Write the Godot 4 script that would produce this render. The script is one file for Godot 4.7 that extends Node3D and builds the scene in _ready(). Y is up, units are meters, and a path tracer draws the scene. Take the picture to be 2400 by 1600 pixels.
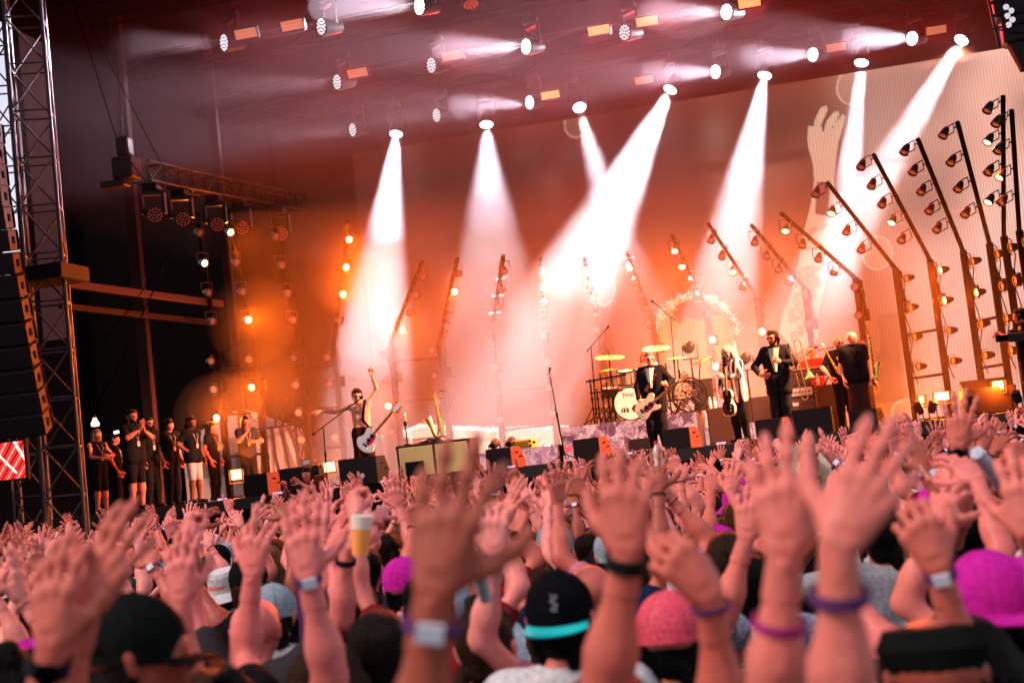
extends Node3D

# ---------------------------------------------------------------- mesh building
class MB:
	var v := PackedVector3Array()
	var n := PackedVector3Array()
	var t := PackedVector2Array()
	var ix := PackedInt32Array()

	func vert(p: Vector3, nn: Vector3, uv := Vector2.ZERO) -> int:
		v.append(p)
		n.append(nn)
		t.append(uv)
		return v.size() - 1

	func tri(a: int, b: int, c: int) -> void:
		var g := (v[b] - v[a]).cross(v[c] - v[a])
		if g.dot(n[a] + n[b] + n[c]) > 0.0:
			ix.append_array(PackedInt32Array([a, c, b]))
		else:
			ix.append_array(PackedInt32Array([a, b, c]))

	func quad(a: Vector3, b: Vector3, c: Vector3, d: Vector3, nn: Vector3, uv := Rect2(0, 0, 1, 1)) -> void:
		var i := vert(a, nn, uv.position + Vector2(0, uv.size.y))
		vert(b, nn, uv.end)
		vert(c, nn, uv.position + Vector2(uv.size.x, 0))
		vert(d, nn, uv.position)
		tri(i, i + 1, i + 2)
		tri(i, i + 2, i + 3)

	# a box with its edges chamfered by e
	func box(x: Transform3D, s: Vector3, e := 0.0) -> void:
		var h := s * 0.5
		var hh := [h.x, h.y, h.z]
		for ax in 3:
			for sg in [-1.0, 1.0]:
				var u := (ax + 1) % 3
				var w := (ax + 2) % 3
				var nn := Vector3.ZERO
				nn[ax] = sg
				var p := []
				for q in [[-1, -1], [1, -1], [1, 1], [-1, 1]]:
					var c := Vector3.ZERO
					c[ax] = sg * hh[ax]
					c[u] = q[0] * (hh[u] - e)
					c[w] = q[1] * (hh[w] - e)
					p.append(x * c)
				quad(p[0], p[1], p[2], p[3], (x.basis * nn).normalized())
		if e <= 0.0:
			return
		for ax in 3:
			var u := (ax + 1) % 3
			var w := (ax + 2) % 3
			for su in [-1.0, 1.0]:
				for sw in [-1.0, 1.0]:
					var p := []
					for k in [[-1.0, 0], [1.0, 0], [1.0, 1], [-1.0, 1]]:
						var c := Vector3.ZERO
						c[ax] = k[0] * (hh[ax] - e)
						c[u] = su * (hh[u] - (0.0 if k[1] == 0 else e))
						c[w] = sw * (hh[w] - (e if k[1] == 0 else 0.0))
						p.append(x * c)
					var nn := Vector3.ZERO
					nn[u] = su
					nn[w] = sw
					quad(p[0], p[1], p[2], p[3], (x.basis * nn).normalized())
		for sx in [-1.0, 1.0]:
			for sy in [-1.0, 1.0]:
				for sz in [-1.0, 1.0]:
					var nn := (x.basis * Vector3(sx, sy, sz)).normalized()
					var i := vert(x * Vector3(sx * h.x, sy * (h.y - e), sz * (h.z - e)), nn)
					vert(x * Vector3(sx * (h.x - e), sy * h.y, sz * (h.z - e)), nn)
					vert(x * Vector3(sx * (h.x - e), sy * (h.y - e), sz * h.z), nn)
					tri(i, i + 1, i + 2)

	func bx(c: Vector3, s: Vector3, e := 0.0) -> void:
		box(Transform3D(Basis(), c), s, e)

	# a square bar from a to b
	func bar(a: Vector3, b: Vector3, w: float, d := 0.0, e := 0.0) -> void:
		var y := (b - a).normalized()
		box(Transform3D(MB.along(y), (a + b) * 0.5), Vector3(w, a.distance_to(b), d if d > 0.0 else w), e)

	static func along(y: Vector3) -> Basis:
		var r := Vector3.FORWARD if absf(y.z) < 0.9 else Vector3.RIGHT
		var xx := y.cross(r).normalized()
		return Basis(xx, y, xx.cross(y))

	# a round tube through points, with a radius for each
	func path(p: Array, r: Array, seg := 8, caps := true) -> void:
		var first := v.size()
		var prev := Vector3.ZERO
		for i in p.size():
			var d: Vector3 = (p[mini(i + 1, p.size() - 1)] - p[maxi(i - 1, 0)]).normalized()
			var xx: Vector3
			if i == 0:
				xx = MB.along(d).x
			else:
				xx = (prev - d * prev.dot(d)).normalized()
			prev = xx
			var yy := d.cross(xx)
			for k in seg:
				var a := TAU * k / seg
				var nn := xx * cos(a) + yy * sin(a)
				vert(p[i] + nn * r[mini(i, r.size() - 1)], nn, Vector2(float(k) / seg, float(i) / maxi(1, p.size() - 1)))
		for i in p.size() - 1:
			for k in seg:
				var a := first + i * seg + k
				var b := first + i * seg + (k + 1) % seg
				tri(a, b, b + seg)
				tri(a, b + seg, a + seg)
		if caps:
			for e in [0, p.size() - 1]:
				var d: Vector3 = (p[0] - p[1] if e == 0 else p[e] - p[e - 1]).normalized()
				var c := vert(p[e], d)
				for k in seg:
					vert(v[first + e * seg + k], d)
				for k in seg:
					tri(c, c + 1 + k, c + 1 + (k + 1) % seg)

	func tube(a: Vector3, b: Vector3, r0: float, r1 := -1.0, seg := 8) -> void:
		path([a, b], [r0, r1 if r1 >= 0.0 else r0], seg)

	# a profile of (radius, height) turned round the y axis of x
	func lathe(x: Transform3D, pr: Array, seg := 16) -> void:
		for i in pr.size() - 1:
			var p0: Vector2 = pr[i]
			var p1: Vector2 = pr[i + 1]
			var dn := Vector2(p1.y - p0.y, p0.x - p1.x).normalized()
			var first := v.size()
			for k in seg + 1:
				var a := TAU * k / seg
				var o := Vector3(cos(a), 0, sin(a))
				var nn := (x.basis * (o * dn.x + Vector3(0, dn.y, 0))).normalized()
				vert(x * (o * p0.x + Vector3(0, p0.y, 0)), nn, Vector2(0.5 + 0.5 * o.x * p0.x, 0.5 + 0.5 * o.z * p0.x))
				vert(x * (o * p1.x + Vector3(0, p1.y, 0)), nn, Vector2(0.5 + 0.5 * o.x * p1.x, 0.5 + 0.5 * o.z * p1.x))
			for k in seg:
				var a := first + k * 2
				if p0.x > 0.0:
					tri(a, a + 1, a + 2)
				if p1.x > 0.0:
					tri(a + 1, a + 2, a + 3)

	# an outline in the xy plane of x, d thick along z
	func plate(x: Transform3D, o: PackedVector2Array, d: float) -> void:
		var f := Geometry2D.triangulate_polygon(o)
		for s in [-1.0, 1.0]:
			var i := v.size()
			for q in o:
				vert(x * Vector3(q.x, q.y, s * d * 0.5), (x.basis * Vector3(0, 0, s)).normalized(), q)
			for k in range(0, f.size(), 3):
				tri(i + f[k], i + f[k + 1], i + f[k + 2])
		var cw := Geometry2D.is_polygon_clockwise(o)
		for k in o.size():
			var a := o[k]
			var b := o[(k + 1) % o.size()]
			var q := (b - a).normalized()
			var nn := Vector3(q.y, -q.x, 0) * (-1.0 if cw else 1.0)
			quad(x * Vector3(a.x, a.y, d * 0.5), x * Vector3(b.x, b.y, d * 0.5), x * Vector3(b.x, b.y, -d * 0.5), x * Vector3(a.x, a.y, -d * 0.5), (x.basis * nn).normalized())

	func mesh() -> ArrayMesh:
		var a := []
		a.resize(Mesh.ARRAY_MAX)
		a[Mesh.ARRAY_VERTEX] = v
		a[Mesh.ARRAY_NORMAL] = n
		a[Mesh.ARRAY_TEX_UV] = t
		a[Mesh.ARRAY_INDEX] = ix
		var m := ArrayMesh.new()
		m.add_surface_from_arrays(Mesh.PRIMITIVE_TRIANGLES, a)
		return m


# a smooth union of tapered capsules, meshed with surface nets into an MB
class Field:
	static func add(mb: MB, bones: Array, h: float, soft: float) -> void:
		var k := 1.0 / soft
		var lo := Vector3.INF
		var hi := -Vector3.INF
		for b in bones:
			var r := maxf(b[2], b[3]) + 3.0 * h + soft
			lo = lo.min(b[0] - Vector3.ONE * r).min(b[1] - Vector3.ONE * r)
			hi = hi.max(b[0] + Vector3.ONE * r).max(b[1] + Vector3.ONE * r)
		var nx := int((hi.x - lo.x) / h) + 2
		var ny := int((hi.y - lo.y) / h) + 2
		var nz := int((hi.z - lo.z) / h) + 2
		var sy := nx
		var sz := nx * ny
		var f := PackedFloat32Array()
		f.resize(nx * ny * nz)
		var near := PackedByteArray()
		near.resize(nx * ny * nz)
		var cand := PackedInt32Array()
		var reach := soft * 3.5
		var close := 1.8 * h + soft
		for b in bones:
			var a: Vector3 = b[0]
			var ab: Vector3 = b[1] - a
			var l2 := maxf(ab.length_squared(), 1e-9)
			var r0: float = b[2]
			var dr: float = b[3] - r0
			var m := maxf(b[2], b[3]) + maxf(reach, close)
			var p0 := (a.min(b[1]) - Vector3.ONE * m - lo) / h
			var p1 := (a.max(b[1]) + Vector3.ONE * m - lo) / h
			for z in range(maxi(0, int(p0.z)), mini(nz - 1, int(p1.z) + 1)):
				for y in range(maxi(0, int(p0.y)), mini(ny - 1, int(p1.y) + 1)):
					var i := z * sz + y * sy + maxi(0, int(p0.x))
					for x in range(maxi(0, int(p0.x)), mini(nx - 1, int(p1.x) + 1)):
						var q := Vector3(lo.x + x * h, lo.y + y * h, lo.z + z * h) - a
						var u := clampf(q.dot(ab) / l2, 0.0, 1.0)
						var d := (q - ab * u).length() - r0 - dr * u
						if d < reach:
							f[i] += exp(minf(-k * d, 40.0))
						if d < close and d > -close and near[i] == 0:
							near[i] = 1
							cand.append(i)
						i += 1
		var at := PackedInt32Array()
		at.resize(nx * ny * nz)
		var off := [0, 1, sy, sy + 1, sz, sz + 1, sz + sy, sz + sy + 1]
		var edges := [0, 1, 2, 3, 4, 5, 6, 7, 0, 2, 1, 3, 4, 6, 5, 7, 0, 4, 1, 5, 2, 6, 3, 7]
		var first := mb.v.size()
		var g := PackedFloat32Array()
		g.resize(8)
		for i in cand:
			var inside := 0
			for c in 8:
				var s := f[i + off[c]]
				g[c] = s
				if s > 1.0:
					inside += 1
			if inside == 0 or inside == 8:
				continue
			for c in 8:
				g[c] = log(maxf(g[c], 1e-8))
			var sum := Vector3.ZERO
			var cnt := 0
			for e in range(0, 24, 2):
				var c0: int = edges[e]
				var c1: int = edges[e + 1]
				if (g[c0] > 0.0) != (g[c1] > 0.0):
					var u := g[c0] / (g[c0] - g[c1])
					var q0 := Vector3(c0 & 1, (c0 >> 1) & 1, c0 >> 2)
					var q1 := Vector3(c1 & 1, (c1 >> 1) & 1, c1 >> 2)
					sum += q0.lerp(q1, u)
					cnt += 1
			var x := i % nx
			var y := (i / nx) % ny
			var z := i / sz
			var p := lo + (Vector3(x, y, z) + sum / cnt) * h
			at[i] = mb.vert(p, Vector3.ZERO, Vector2(p.x + p.z, p.y)) + 1
		for i in cand:
			if at[i] == 0:
				continue
			var s := f[i] > 1.0
			# edges along x, y, z from this corner; the four cells round each
			for e in 3:
				var st: int = [1, sy, sz][e]
				if (f[i + st] > 1.0) == s:
					continue
				var u: int = [sy, sz, 1][e]
				var w: int = [sz, 1, sy][e]
				var a := at[i]
				var b := at[i - u]
				var c := at[i - u - w]
				var d := at[i - w]
				if a == 0 or b == 0 or c == 0 or d == 0:
					continue
				if s:
					mb.ix.append_array(PackedInt32Array([a - 1, c - 1, b - 1, a - 1, d - 1, c - 1]))
				else:
					mb.ix.append_array(PackedInt32Array([a - 1, b - 1, c - 1, a - 1, c - 1, d - 1]))
				# clockwise faces: the normal is the reverse of the right-handed one
				var q := (mb.v[b - 1] - mb.v[a - 1]).cross(mb.v[c - 1] - mb.v[a - 1]) + (mb.v[c - 1] - mb.v[a - 1]).cross(mb.v[d - 1] - mb.v[a - 1])
				q = q if s else -q
				mb.n[a - 1] += q
				mb.n[b - 1] += q
				mb.n[c - 1] += q
				mb.n[d - 1] += q
		for i in range(first, mb.v.size()):
			mb.n[i] = mb.n[i].normalized()


# ---------------------------------------------------------------- nodes, names, labels
var taken := {}
var M := {}
var rng := RandomNumberGenerator.new()


func numbered(called: String) -> String:
	var k: int = taken.get(called, -1) + 1
	taken[called] = k
	return called if k == 0 else "%s_%03d" % [called, k]


func obj(called: String, m, material: Material, parent: Node = self) -> MeshInstance3D:
	var o := MeshInstance3D.new()
	o.mesh = m.mesh() if m is MB else m
	o.material_override = material
	o.name = numbered(called) if parent == self else called
	parent.add_child(o, true)
	return o


func tag(o: Node, label: String, category: String, group := "") -> Node:
	o.set_meta("label", label)
	o.set_meta("category", category)
	if group:
		o.set_meta("group", group)
	return o


func thing(called: String, label: String, category: String, at_ := Vector3.ZERO, group := "", basis_ := Basis()) -> Node3D:
	var o := Node3D.new()
	o.name = numbered(called)
	add_child(o)
	o.transform = Transform3D(basis_, at_)
	tag(o, label, category, group)
	return o


func struct(called: String, m, material: Material, kind := "structure") -> MeshInstance3D:
	var o := obj(called, m, material)
	o.set_meta("kind", kind)
	return o


# base colours are given as linear values
func mat(key: String, r: float, g: float, b: float, rough := 0.7, metal := 0.0) -> StandardMaterial3D:
	if not M.has(key):
		var m := StandardMaterial3D.new()
		m.resource_name = key
		m.albedo_color = Color(r, g, b).linear_to_srgb()
		m.roughness = rough
		m.metallic = metal
		if metal == 0.0:
			m.metallic_specular = 0.05 if r + g + b < 0.02 else 0.18 if r + g + b < 0.3 else 0.35
		M[key] = m
	return M[key]


func lamp_mat(key: String, r: float, g: float, b: float, energy: float) -> StandardMaterial3D:
	var m := mat(key, 0.08, 0.06, 0.05, 0.4)
	m.emission_enabled = true
	m.emission = Color(r, g, b).linear_to_srgb()
	m.emission_energy_multiplier = energy
	return m


func noise_tex(seed_: int, freq: float, lo: Color, hi: Color, size := 256, oct := 4) -> NoiseTexture2D:
	var f := FastNoiseLite.new()
	f.seed = seed_
	f.frequency = freq
	f.fractal_octaves = oct
	var g := Gradient.new()
	g.set_color(0, lo)
	g.set_color(1, hi)
	var t := NoiseTexture2D.new()
	t.width = size
	t.height = size
	t.seamless = true
	t.noise = f
	t.color_ramp = g
	return t


# ---------------------------------------------------------------- where things stand
const DECK := 2.13
const EYE := 2.15
var cam_basis: Basis
var cam_at := Vector3(0, EYE, 0)


# the point seen at a place of the 2400 x 1600 photograph, d metres ahead of the camera
func at(px: float, py: float, d: float) -> Vector3:
	return cam_at + cam_basis * (Vector3((px - 1200.0) / 3333.0, (800.0 - py) / 3333.0, -1.0) * d)


func on_z(px: float, py: float, z: float) -> Vector3:
	var r := at(px, py, 1.0) - cam_at
	return cam_at + r * (z / r.z)


func on_y(px: float, d: float, y: float) -> Vector3:
	var a := at(px, 0, d)
	var b := at(px, 1600, d)
	return a.lerp(b, (a.y - y) / (a.y - b.y))


func deck(px: float, d: float) -> Vector3:
	return on_y(px, d, DECK)


func seen(p: Vector3) -> Vector3:
	var q := cam_basis.inverse() * (p - cam_at)
	return Vector3(1200.0 - 3333.0 * q.x / q.z, 800.0 + 3333.0 * q.y / q.z, -q.z)


func aim(dir: Vector3) -> Basis:
	return MB.along(dir.normalized())


func _ready() -> void:
	rng.seed = 7
	cam_basis = Basis.from_euler(Vector3(deg_to_rad(5.0), deg_to_rad(12.0), deg_to_rad(-6.4)))
	var cam := Camera3D.new()
	cam.name = "camera"
	add_child(cam)
	cam.transform = Transform3D(cam_basis, cam_at)
	var lens := CameraAttributesPhysical.new()
	lens.frustum_focal_length = 50.0
	lens.frustum_focus_distance = 17.0
	lens.frustum_near = 0.1
	lens.frustum_far = 900.0
	lens.exposure_aperture = 2.8
	lens.exposure_sensitivity = 100.0
	cam.attributes = lens
	cam.current = true
	var e := Environment.new()
	e.background_mode = Environment.BG_SKY
	var sky := Sky.new()
	var sm := ProceduralSkyMaterial.new()
	sm.sky_top_color = Color(0.72, 0.74, 0.82)
	sm.sky_horizon_color = Color(0.90, 0.88, 0.92)
	sm.sky_curve = 0.2
	sm.ground_bottom_color = Color(0.10, 0.08, 0.08)
	sm.ground_horizon_color = Color(0.35, 0.32, 0.33)
	sm.sun_angle_max = 0.0
	sky.sky_material = sm
	e.sky = sky
	e.background_energy_multiplier = SKY
	e.tonemap_mode = Environment.TONE_MAPPER_LINEAR
	e.tonemap_exposure = 2.15
	e.volumetric_fog_enabled = true
	e.volumetric_fog_density = 0.0
	e.sdfgi_enabled = true
	e.ssao_enabled = true
	e.ssil_enabled = true
	var we := WorldEnvironment.new()
	we.name = "environment"
	we.environment = e
	add_child(we)
	var sun := DirectionalLight3D.new()
	sun.name = "sun"
	sun.light_energy = SUN
	sun.light_color = Color(1.0, 0.88, 0.82)
	sun.light_angular_distance = 14.0
	sun.shadow_enabled = true
	sun.sky_mode = DirectionalLight3D.SKY_MODE_LIGHT_ONLY
	add_child(sun)
	sun.look_at_from_position(Vector3(-9, 11, 7), Vector3.ZERO)
	air()
	stage_house()
	roof_rig()
	ladders()
	left_wing()
	band_gear()
	band()
	crew()
	crowd()
	grow_all()
	# give every label once
	var used := {}
	for c in get_children():
		if c.has_meta("label"):
			var l: String = c.get_meta("label")
			if used.has(l) and not c.has_meta("group"):
				print("same label: ", l)
			used[l] = true


const SKY := 0.62
const SUN := 0.5


# ---------------------------------------------------------------- haze and smoke
func mist(called: String, p: Vector3, s: Vector3, density: float, tint := Color(0.97, 0.86, 0.85), shape := RenderingServer.FOG_VOLUME_SHAPE_ELLIPSOID, b := Basis()) -> void:
	var f := FogVolume.new()
	f.name = numbered(called)
	f.shape = shape
	f.size = s
	var m := FogMaterial.new()
	m.albedo = tint
	m.density = density
	f.material = m
	f.set_meta("kind", "stuff")
	add_child(f)
	f.transform = Transform3D(b, p)


func air() -> void:
	mist("stage_haze", Vector3(-3.0, 5.05, -31.5), Vector3(17.0, 5.8, 8.9), 0.015, Color(0.97, 0.84, 0.78), RenderingServer.FOG_VOLUME_SHAPE_BOX)
	mist("stage_haze", Vector3(-3.6, 9.65, -34.75), Vector3(18.4, 3.3, 2.6), 0.030, Color(0.97, 0.86, 0.86), RenderingServer.FOG_VOLUME_SHAPE_BOX)
	mist("stage_haze", Vector3(-5.0, 10.3, -28.6), Vector3(20.2, 4.4, 9.6), 0.008, Color(0.97, 0.78, 0.80), RenderingServer.FOG_VOLUME_SHAPE_BOX)
	# banks of smoke under the beams: photograph place, distance, size, density
	for s in [
		[885, 640, 33.0, 4.6, 5.0, 0.012], [880, 720, 33.2, 2.6, 2.8, 0.018],
		[1110, 720, 34.0, 4.8, 5.2, 0.008],
		[1420, 510, 33.2, 4.6, 4.2, 0.014],
		[1720, 520, 33.2, 4.0, 4.6, 0.010], [2030, 520, 32.5, 5.0, 4.4, 0.010],
	]:
		mist("smoke_bank", at(s[0], s[1], s[2]), Vector3(s[3], s[4], s[3] * 0.7), s[5], Color(0.97, 0.88, 0.86), RenderingServer.FOG_VOLUME_SHAPE_ELLIPSOID, Basis.from_euler(Vector3(0, 0, rng.randf_range(-0.5, 0.5))))


# ---------------------------------------------------------------- the stage house
func fill_poly(im: Image, p: PackedVector2Array, c: Color) -> void:
	var y0 := INF
	var y1 := -INF
	for q in p:
		y0 = minf(y0, q.y)
		y1 = maxf(y1, q.y)
	for y in range(maxi(0, int(y0)), mini(im.get_height(), int(y1) + 1)):
		var xs := []
		for i in p.size():
			var a := p[i]
			var b := p[(i + 1) % p.size()]
			if (a.y <= y) != (b.y <= y):
				xs.append(a.x + (y - a.y) / (b.y - a.y) * (b.x - a.x))
		xs.sort()
		for i in range(0, xs.size() - 1, 2):
			im.fill_rect(Rect2i(int(xs[i]), y, maxi(1, int(xs[i + 1]) - int(xs[i])), 1), c)


func stroke(im: Image, p: PackedVector2Array, w: float, c: Color, closed := false) -> void:
	for i in p.size() - (0 if closed else 1):
		var a := p[i]
		var b := p[(i + 1) % p.size()]
		var s := (b - a).normalized().orthogonal() * w * 0.5
		fill_poly(im, PackedVector2Array([a + s, b + s, b - s, a - s]), c)
		im.fill_rect(Rect2i(int(a.x - w * 0.4), int(a.y - w * 0.4), maxi(1, int(w * 0.8)), maxi(1, int(w * 0.8))), c)


func soften(im: Image, by: float) -> void:
	var w := im.get_width()
	var h := im.get_height()
	im.resize(int(w / by), int(h / by), Image.INTERPOLATE_BILINEAR)
	im.resize(w, h, Image.INTERPOLATE_CUBIC)


const WALL_X0 := -11.43
const WALL_X1 := 5.95
const WALL_Y0 := 2.2
const WALL_Y1 := 10.93
const WALL_Z := -36.0


# what the big screen shows: a raised tattooed arm, the back of a head and an arm lying along the bottom
func screen_print() -> ImageTexture:
	var W := 1400
	var H := 704
	var base := Image.create(28, 14, false, Image.FORMAT_RGBA8)
	var nz := FastNoiseLite.new()
	nz.seed = 3
	nz.frequency = 0.16
	for y in 14:
		for x in 28:
			var u := x / 27.0
			var v := y / 13.0
			var c := Color(0.26, 0.10, 0.08).lerp(Color(0.70, 0.36, 0.24), smoothstep(0.3, 0.75, u)).lerp(Color(0.95, 0.71, 0.63), smoothstep(0.66, 0.86, u))
			c = c.darkened(0.35 * (1.0 - v) * (1.0 - smoothstep(0.75, 1.0, u)))
			c = c.lerp(Color(0.95, 0.44, 0.13), smoothstep(0.5, 1.0, v) * smoothstep(0.3, 0.45, u) * (1.0 - smoothstep(0.72, 0.85, u)) * 0.9)
			var n := nz.get_noise_2d(x * 2.0, y) * 0.35
			base.set_pixel(x, y, c.lightened(n) if n > 0.0 else c.darkened(-n))
	base.resize(W, H, Image.INTERPOLATE_CUBIC)
	var px := func(l: Array) -> PackedVector2Array:
		var o := PackedVector2Array()
		for i in range(0, l.size(), 2):
			var p := on_z(l[i], l[i + 1], WALL_Z)
			o.append(Vector2((p.x - WALL_X0) / (WALL_X1 - WALL_X0) * W, (WALL_Y1 - p.y) / (WALL_Y1 - WALL_Y0) * H))
		return o
	var layer := func() -> Image:
		return Image.create(W, H, false, Image.FORMAT_RGBA8)
	var lay := func(im: Image, blur: float) -> void:
		if blur > 1.0:
			soften(im, blur)
		base.blend_rect(im, Rect2i(0, 0, W, H), Vector2i.ZERO)
	# a long soft dark bar behind the arm and dark folds of cloth
	var im: Image = layer.call()
	fill_poly(im, px.call([1480, 405, 1890, 352, 1890, 372, 1480, 428]), Color(0.30, 0.12, 0.08, 0.7))
	fill_poly(im, px.call([1340, 640, 1400, 640, 1420, 1000, 1345, 1000]), Color(0.45, 0.14, 0.02, 0.5))
	fill_poly(im, px.call([2070, 740, 2110, 740, 2120, 940, 2060, 940]), Color(0.55, 0.28, 0.18, 0.4))
	lay.call(im, 14.0)
	# pale bubbles
	for c in [[1415, 672, 27, 44], [1996, 205, 34, 40], [2057, 592, 36, 40], [1350, 292, 27, 30], [1905, 1000, 40, 46], [2130, 965, 40, 30]]:
		var ring := []
		for k in 28:
			ring.append_array([c[0] + c[2] * cos(TAU * k / 28), c[1] + c[3] * sin(TAU * k / 28)])
		im = layer.call()
		fill_poly(im, px.call(ring), Color(1, 0.85, 0.7, 0.20))
		stroke(im, px.call(ring), 5.0, Color(1, 0.9, 0.8, 0.5), true)
		lay.call(im, 3.0)
	# the raised arm
	var arm: PackedVector2Array = px.call([1895, 295, 1906, 296, 1908, 303, 1911, 281, 1925, 252, 1937, 247, 1941, 254, 1936, 268, 1925, 291, 1930, 314, 1939, 283, 1956, 262, 1967, 260, 1968, 268, 1952, 298, 1950, 316, 1958, 291, 1975, 268, 1983, 270, 1982, 283, 1967, 329, 1961, 367, 1956, 421, 1960, 497, 1950, 580, 1940, 643, 1919, 730, 1916, 800, 1867, 826, 1828, 776, 1838, 730, 1853, 695, 1867, 646, 1875, 597, 1883, 555, 1902, 478, 1910, 421, 1906, 383, 1894, 333])
	im = layer.call()
	fill_poly(im, arm, Color(0.98, 0.78, 0.66, 0.75))
	lay.call(im, 2.0)
	im = layer.call()
	fill_poly(im, px.call([1916, 425, 1945, 428, 1942, 505, 1912, 500]), Color(0.40, 0.18, 0.14, 0.75))
	var r := RandomNumberGenerator.new()
	r.seed = 5
	for k in 26:
		var y := r.randf_range(520, 800)
		var x := lerpf(1925, 1870, (y - 500) / 300.0) + r.randf_range(-24, 24)
		var a := r.randf() * TAU
		var o := []
		for j in 9:
			var q := a + j * 0.5
			o.append_array([x + (6 + j * 1.6) * cos(q), y + (6 + j * 1.8) * sin(q)])
		stroke(im, px.call(o), r.randf_range(3, 8), Color(0.66, 0.34, 0.24, 0.55))
	lay.call(im, 2.0)
	im = layer.call()
	stroke(im, arm, 2.2, Color(1, 0.95, 0.88, 0.7), true)
	lay.call(im, 1.6)
	# the back of a head with a bright rim
	im = layer.call()
	var head := [1538, 830, 1535, 770, 1546, 730, 1575, 700, 1620, 690, 1665, 700, 1700, 735, 1718, 775, 1722, 800, 1735, 840, 1740, 900, 1560, 900]
	fill_poly(im, px.call(head), Color(0.96, 0.55, 0.22, 0.65))
	fill_poly(im, px.call([1578, 738, 1585, 712, 1620, 704, 1660, 710, 1690, 738, 1660, 735, 1640, 750, 1612, 742, 1595, 760]), Color(0.32, 0.08, 0.03, 0.85))
	lay.call(im, 3.0)
	im = layer.call()
	for k in 260:
		var u := r.randf()
		var a := lerpf(PI * 1.02, TAU * 0.985, u)
		var c := Vector2(1630 + 98 * cos(a), 790 + 98 * sin(a)) + Vector2(r.randf_range(-7, 7), r.randf_range(-7, 7))
		var d := Vector2(r.randf_range(-16, 16), r.randf_range(-12, 12))
		stroke(im, px.call([c.x, c.y, c.x + d.x, c.y + d.y]), r.randf_range(1, 2.6), Color(1, 0.93, 0.86, 0.8))
	stroke(im, px.call([1722, 800, 1728, 830, 1737, 860, 1742, 900]), 5, Color(1, 0.92, 0.8, 0.8))
	lay.call(im, 1.3)
	# the arm along the bottom
	im = layer.call()
	fill_poly(im, px.call([940, 1022, 948, 1008, 985, 995, 1150, 1005, 1330, 1000, 1345, 1080, 1120, 1085, 985, 1060, 1000, 1035, 960, 1028]), Color(1.0, 0.86, 0.74, 0.85))
	lay.call(im, 2.0)
	im = layer.call()
	for k in 20:
		var x := r.randf_range(1090, 1260)
		var y := r.randf_range(1018, 1060)
		var o := []
		for j in 6:
			o.append_array([x + r.randf_range(-14, 14), y + r.randf_range(-12, 12)])
		stroke(im, px.call(o), r.randf_range(2, 9), Color(0.55, 0.40, 0.32, 0.5))
	lay.call(im, 2.0)
	im = layer.call()
	stroke(im, px.call([945, 1012, 985, 996, 1060, 1001, 1150, 1006, 1240, 1002, 1335, 1000]), 9, Color(1, 0.97, 0.95, 1))
	for k in 150:
		var x := r.randf_range(980, 1330)
		stroke(im, px.call([x, 1003, x + 8, 1003 - r.randf_range(2, 9)]), 1.4, Color(1, 0.97, 0.95, 0.8))
	lay.call(im, 1.4)
	# the fine upright rows of diodes
	var rows := Image.create(W, H, false, Image.FORMAT_RGBA8)
	for x in range(0, W, 6):
		rows.fill_rect(Rect2i(x, 0, 3, H), Color(0.12, 0.03, 0.02, 0.14))
	base.blend_rect(rows, Rect2i(0, 0, W, H), Vector2i.ZERO)
	return ImageTexture.create_from_image(base)


func truss(called: String, label: String, category: String, a: Vector3, b: Vector3, up: Vector3, w: float, h: float, bay: float, m: Material, chord := 0.03, web := 0.016, group := "") -> Node3D:
	var t := thing(called, label, category, a, group)
	var l := b - a
	var u := l.normalized()
	var s := u.cross(up).normalized()
	up = s.cross(u).normalized()
	var cs := []
	for q in [[-1, -1], [1, -1], [1, 1], [-1, 1]]:
		cs.append(s * (w * 0.5 * q[0]) + up * (h * 0.5 * q[1]))
	for c in cs:
		var mb := MB.new()
		mb.tube(c, c + l, chord, chord, 8)
		obj("chord", mb, m, t)
	var n := maxi(2, int(round(l.length() / bay)))
	for f in 4:
		var c0: Vector3 = cs[f]
		var c1: Vector3 = cs[(f + 1) % 4]
		for i in n:
			var p0 := u * (l.length() * i / n)
			var p1 := u * (l.length() * (i + 1) / n)
			var mb := MB.new()
			if i % 2 == 0:
				mb.tube(c0 + p0, c1 + p1, web, web, 6)
			else:
				mb.tube(c1 + p0, c0 + p1, web, web, 6)
			obj("diagonal", mb, m, t)
			if i > 0:
				mb = MB.new()
				mb.tube(c0 + p0, c1 + p0, web, web, 6)
				obj("strut", mb, m, t)
	return t


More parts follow.
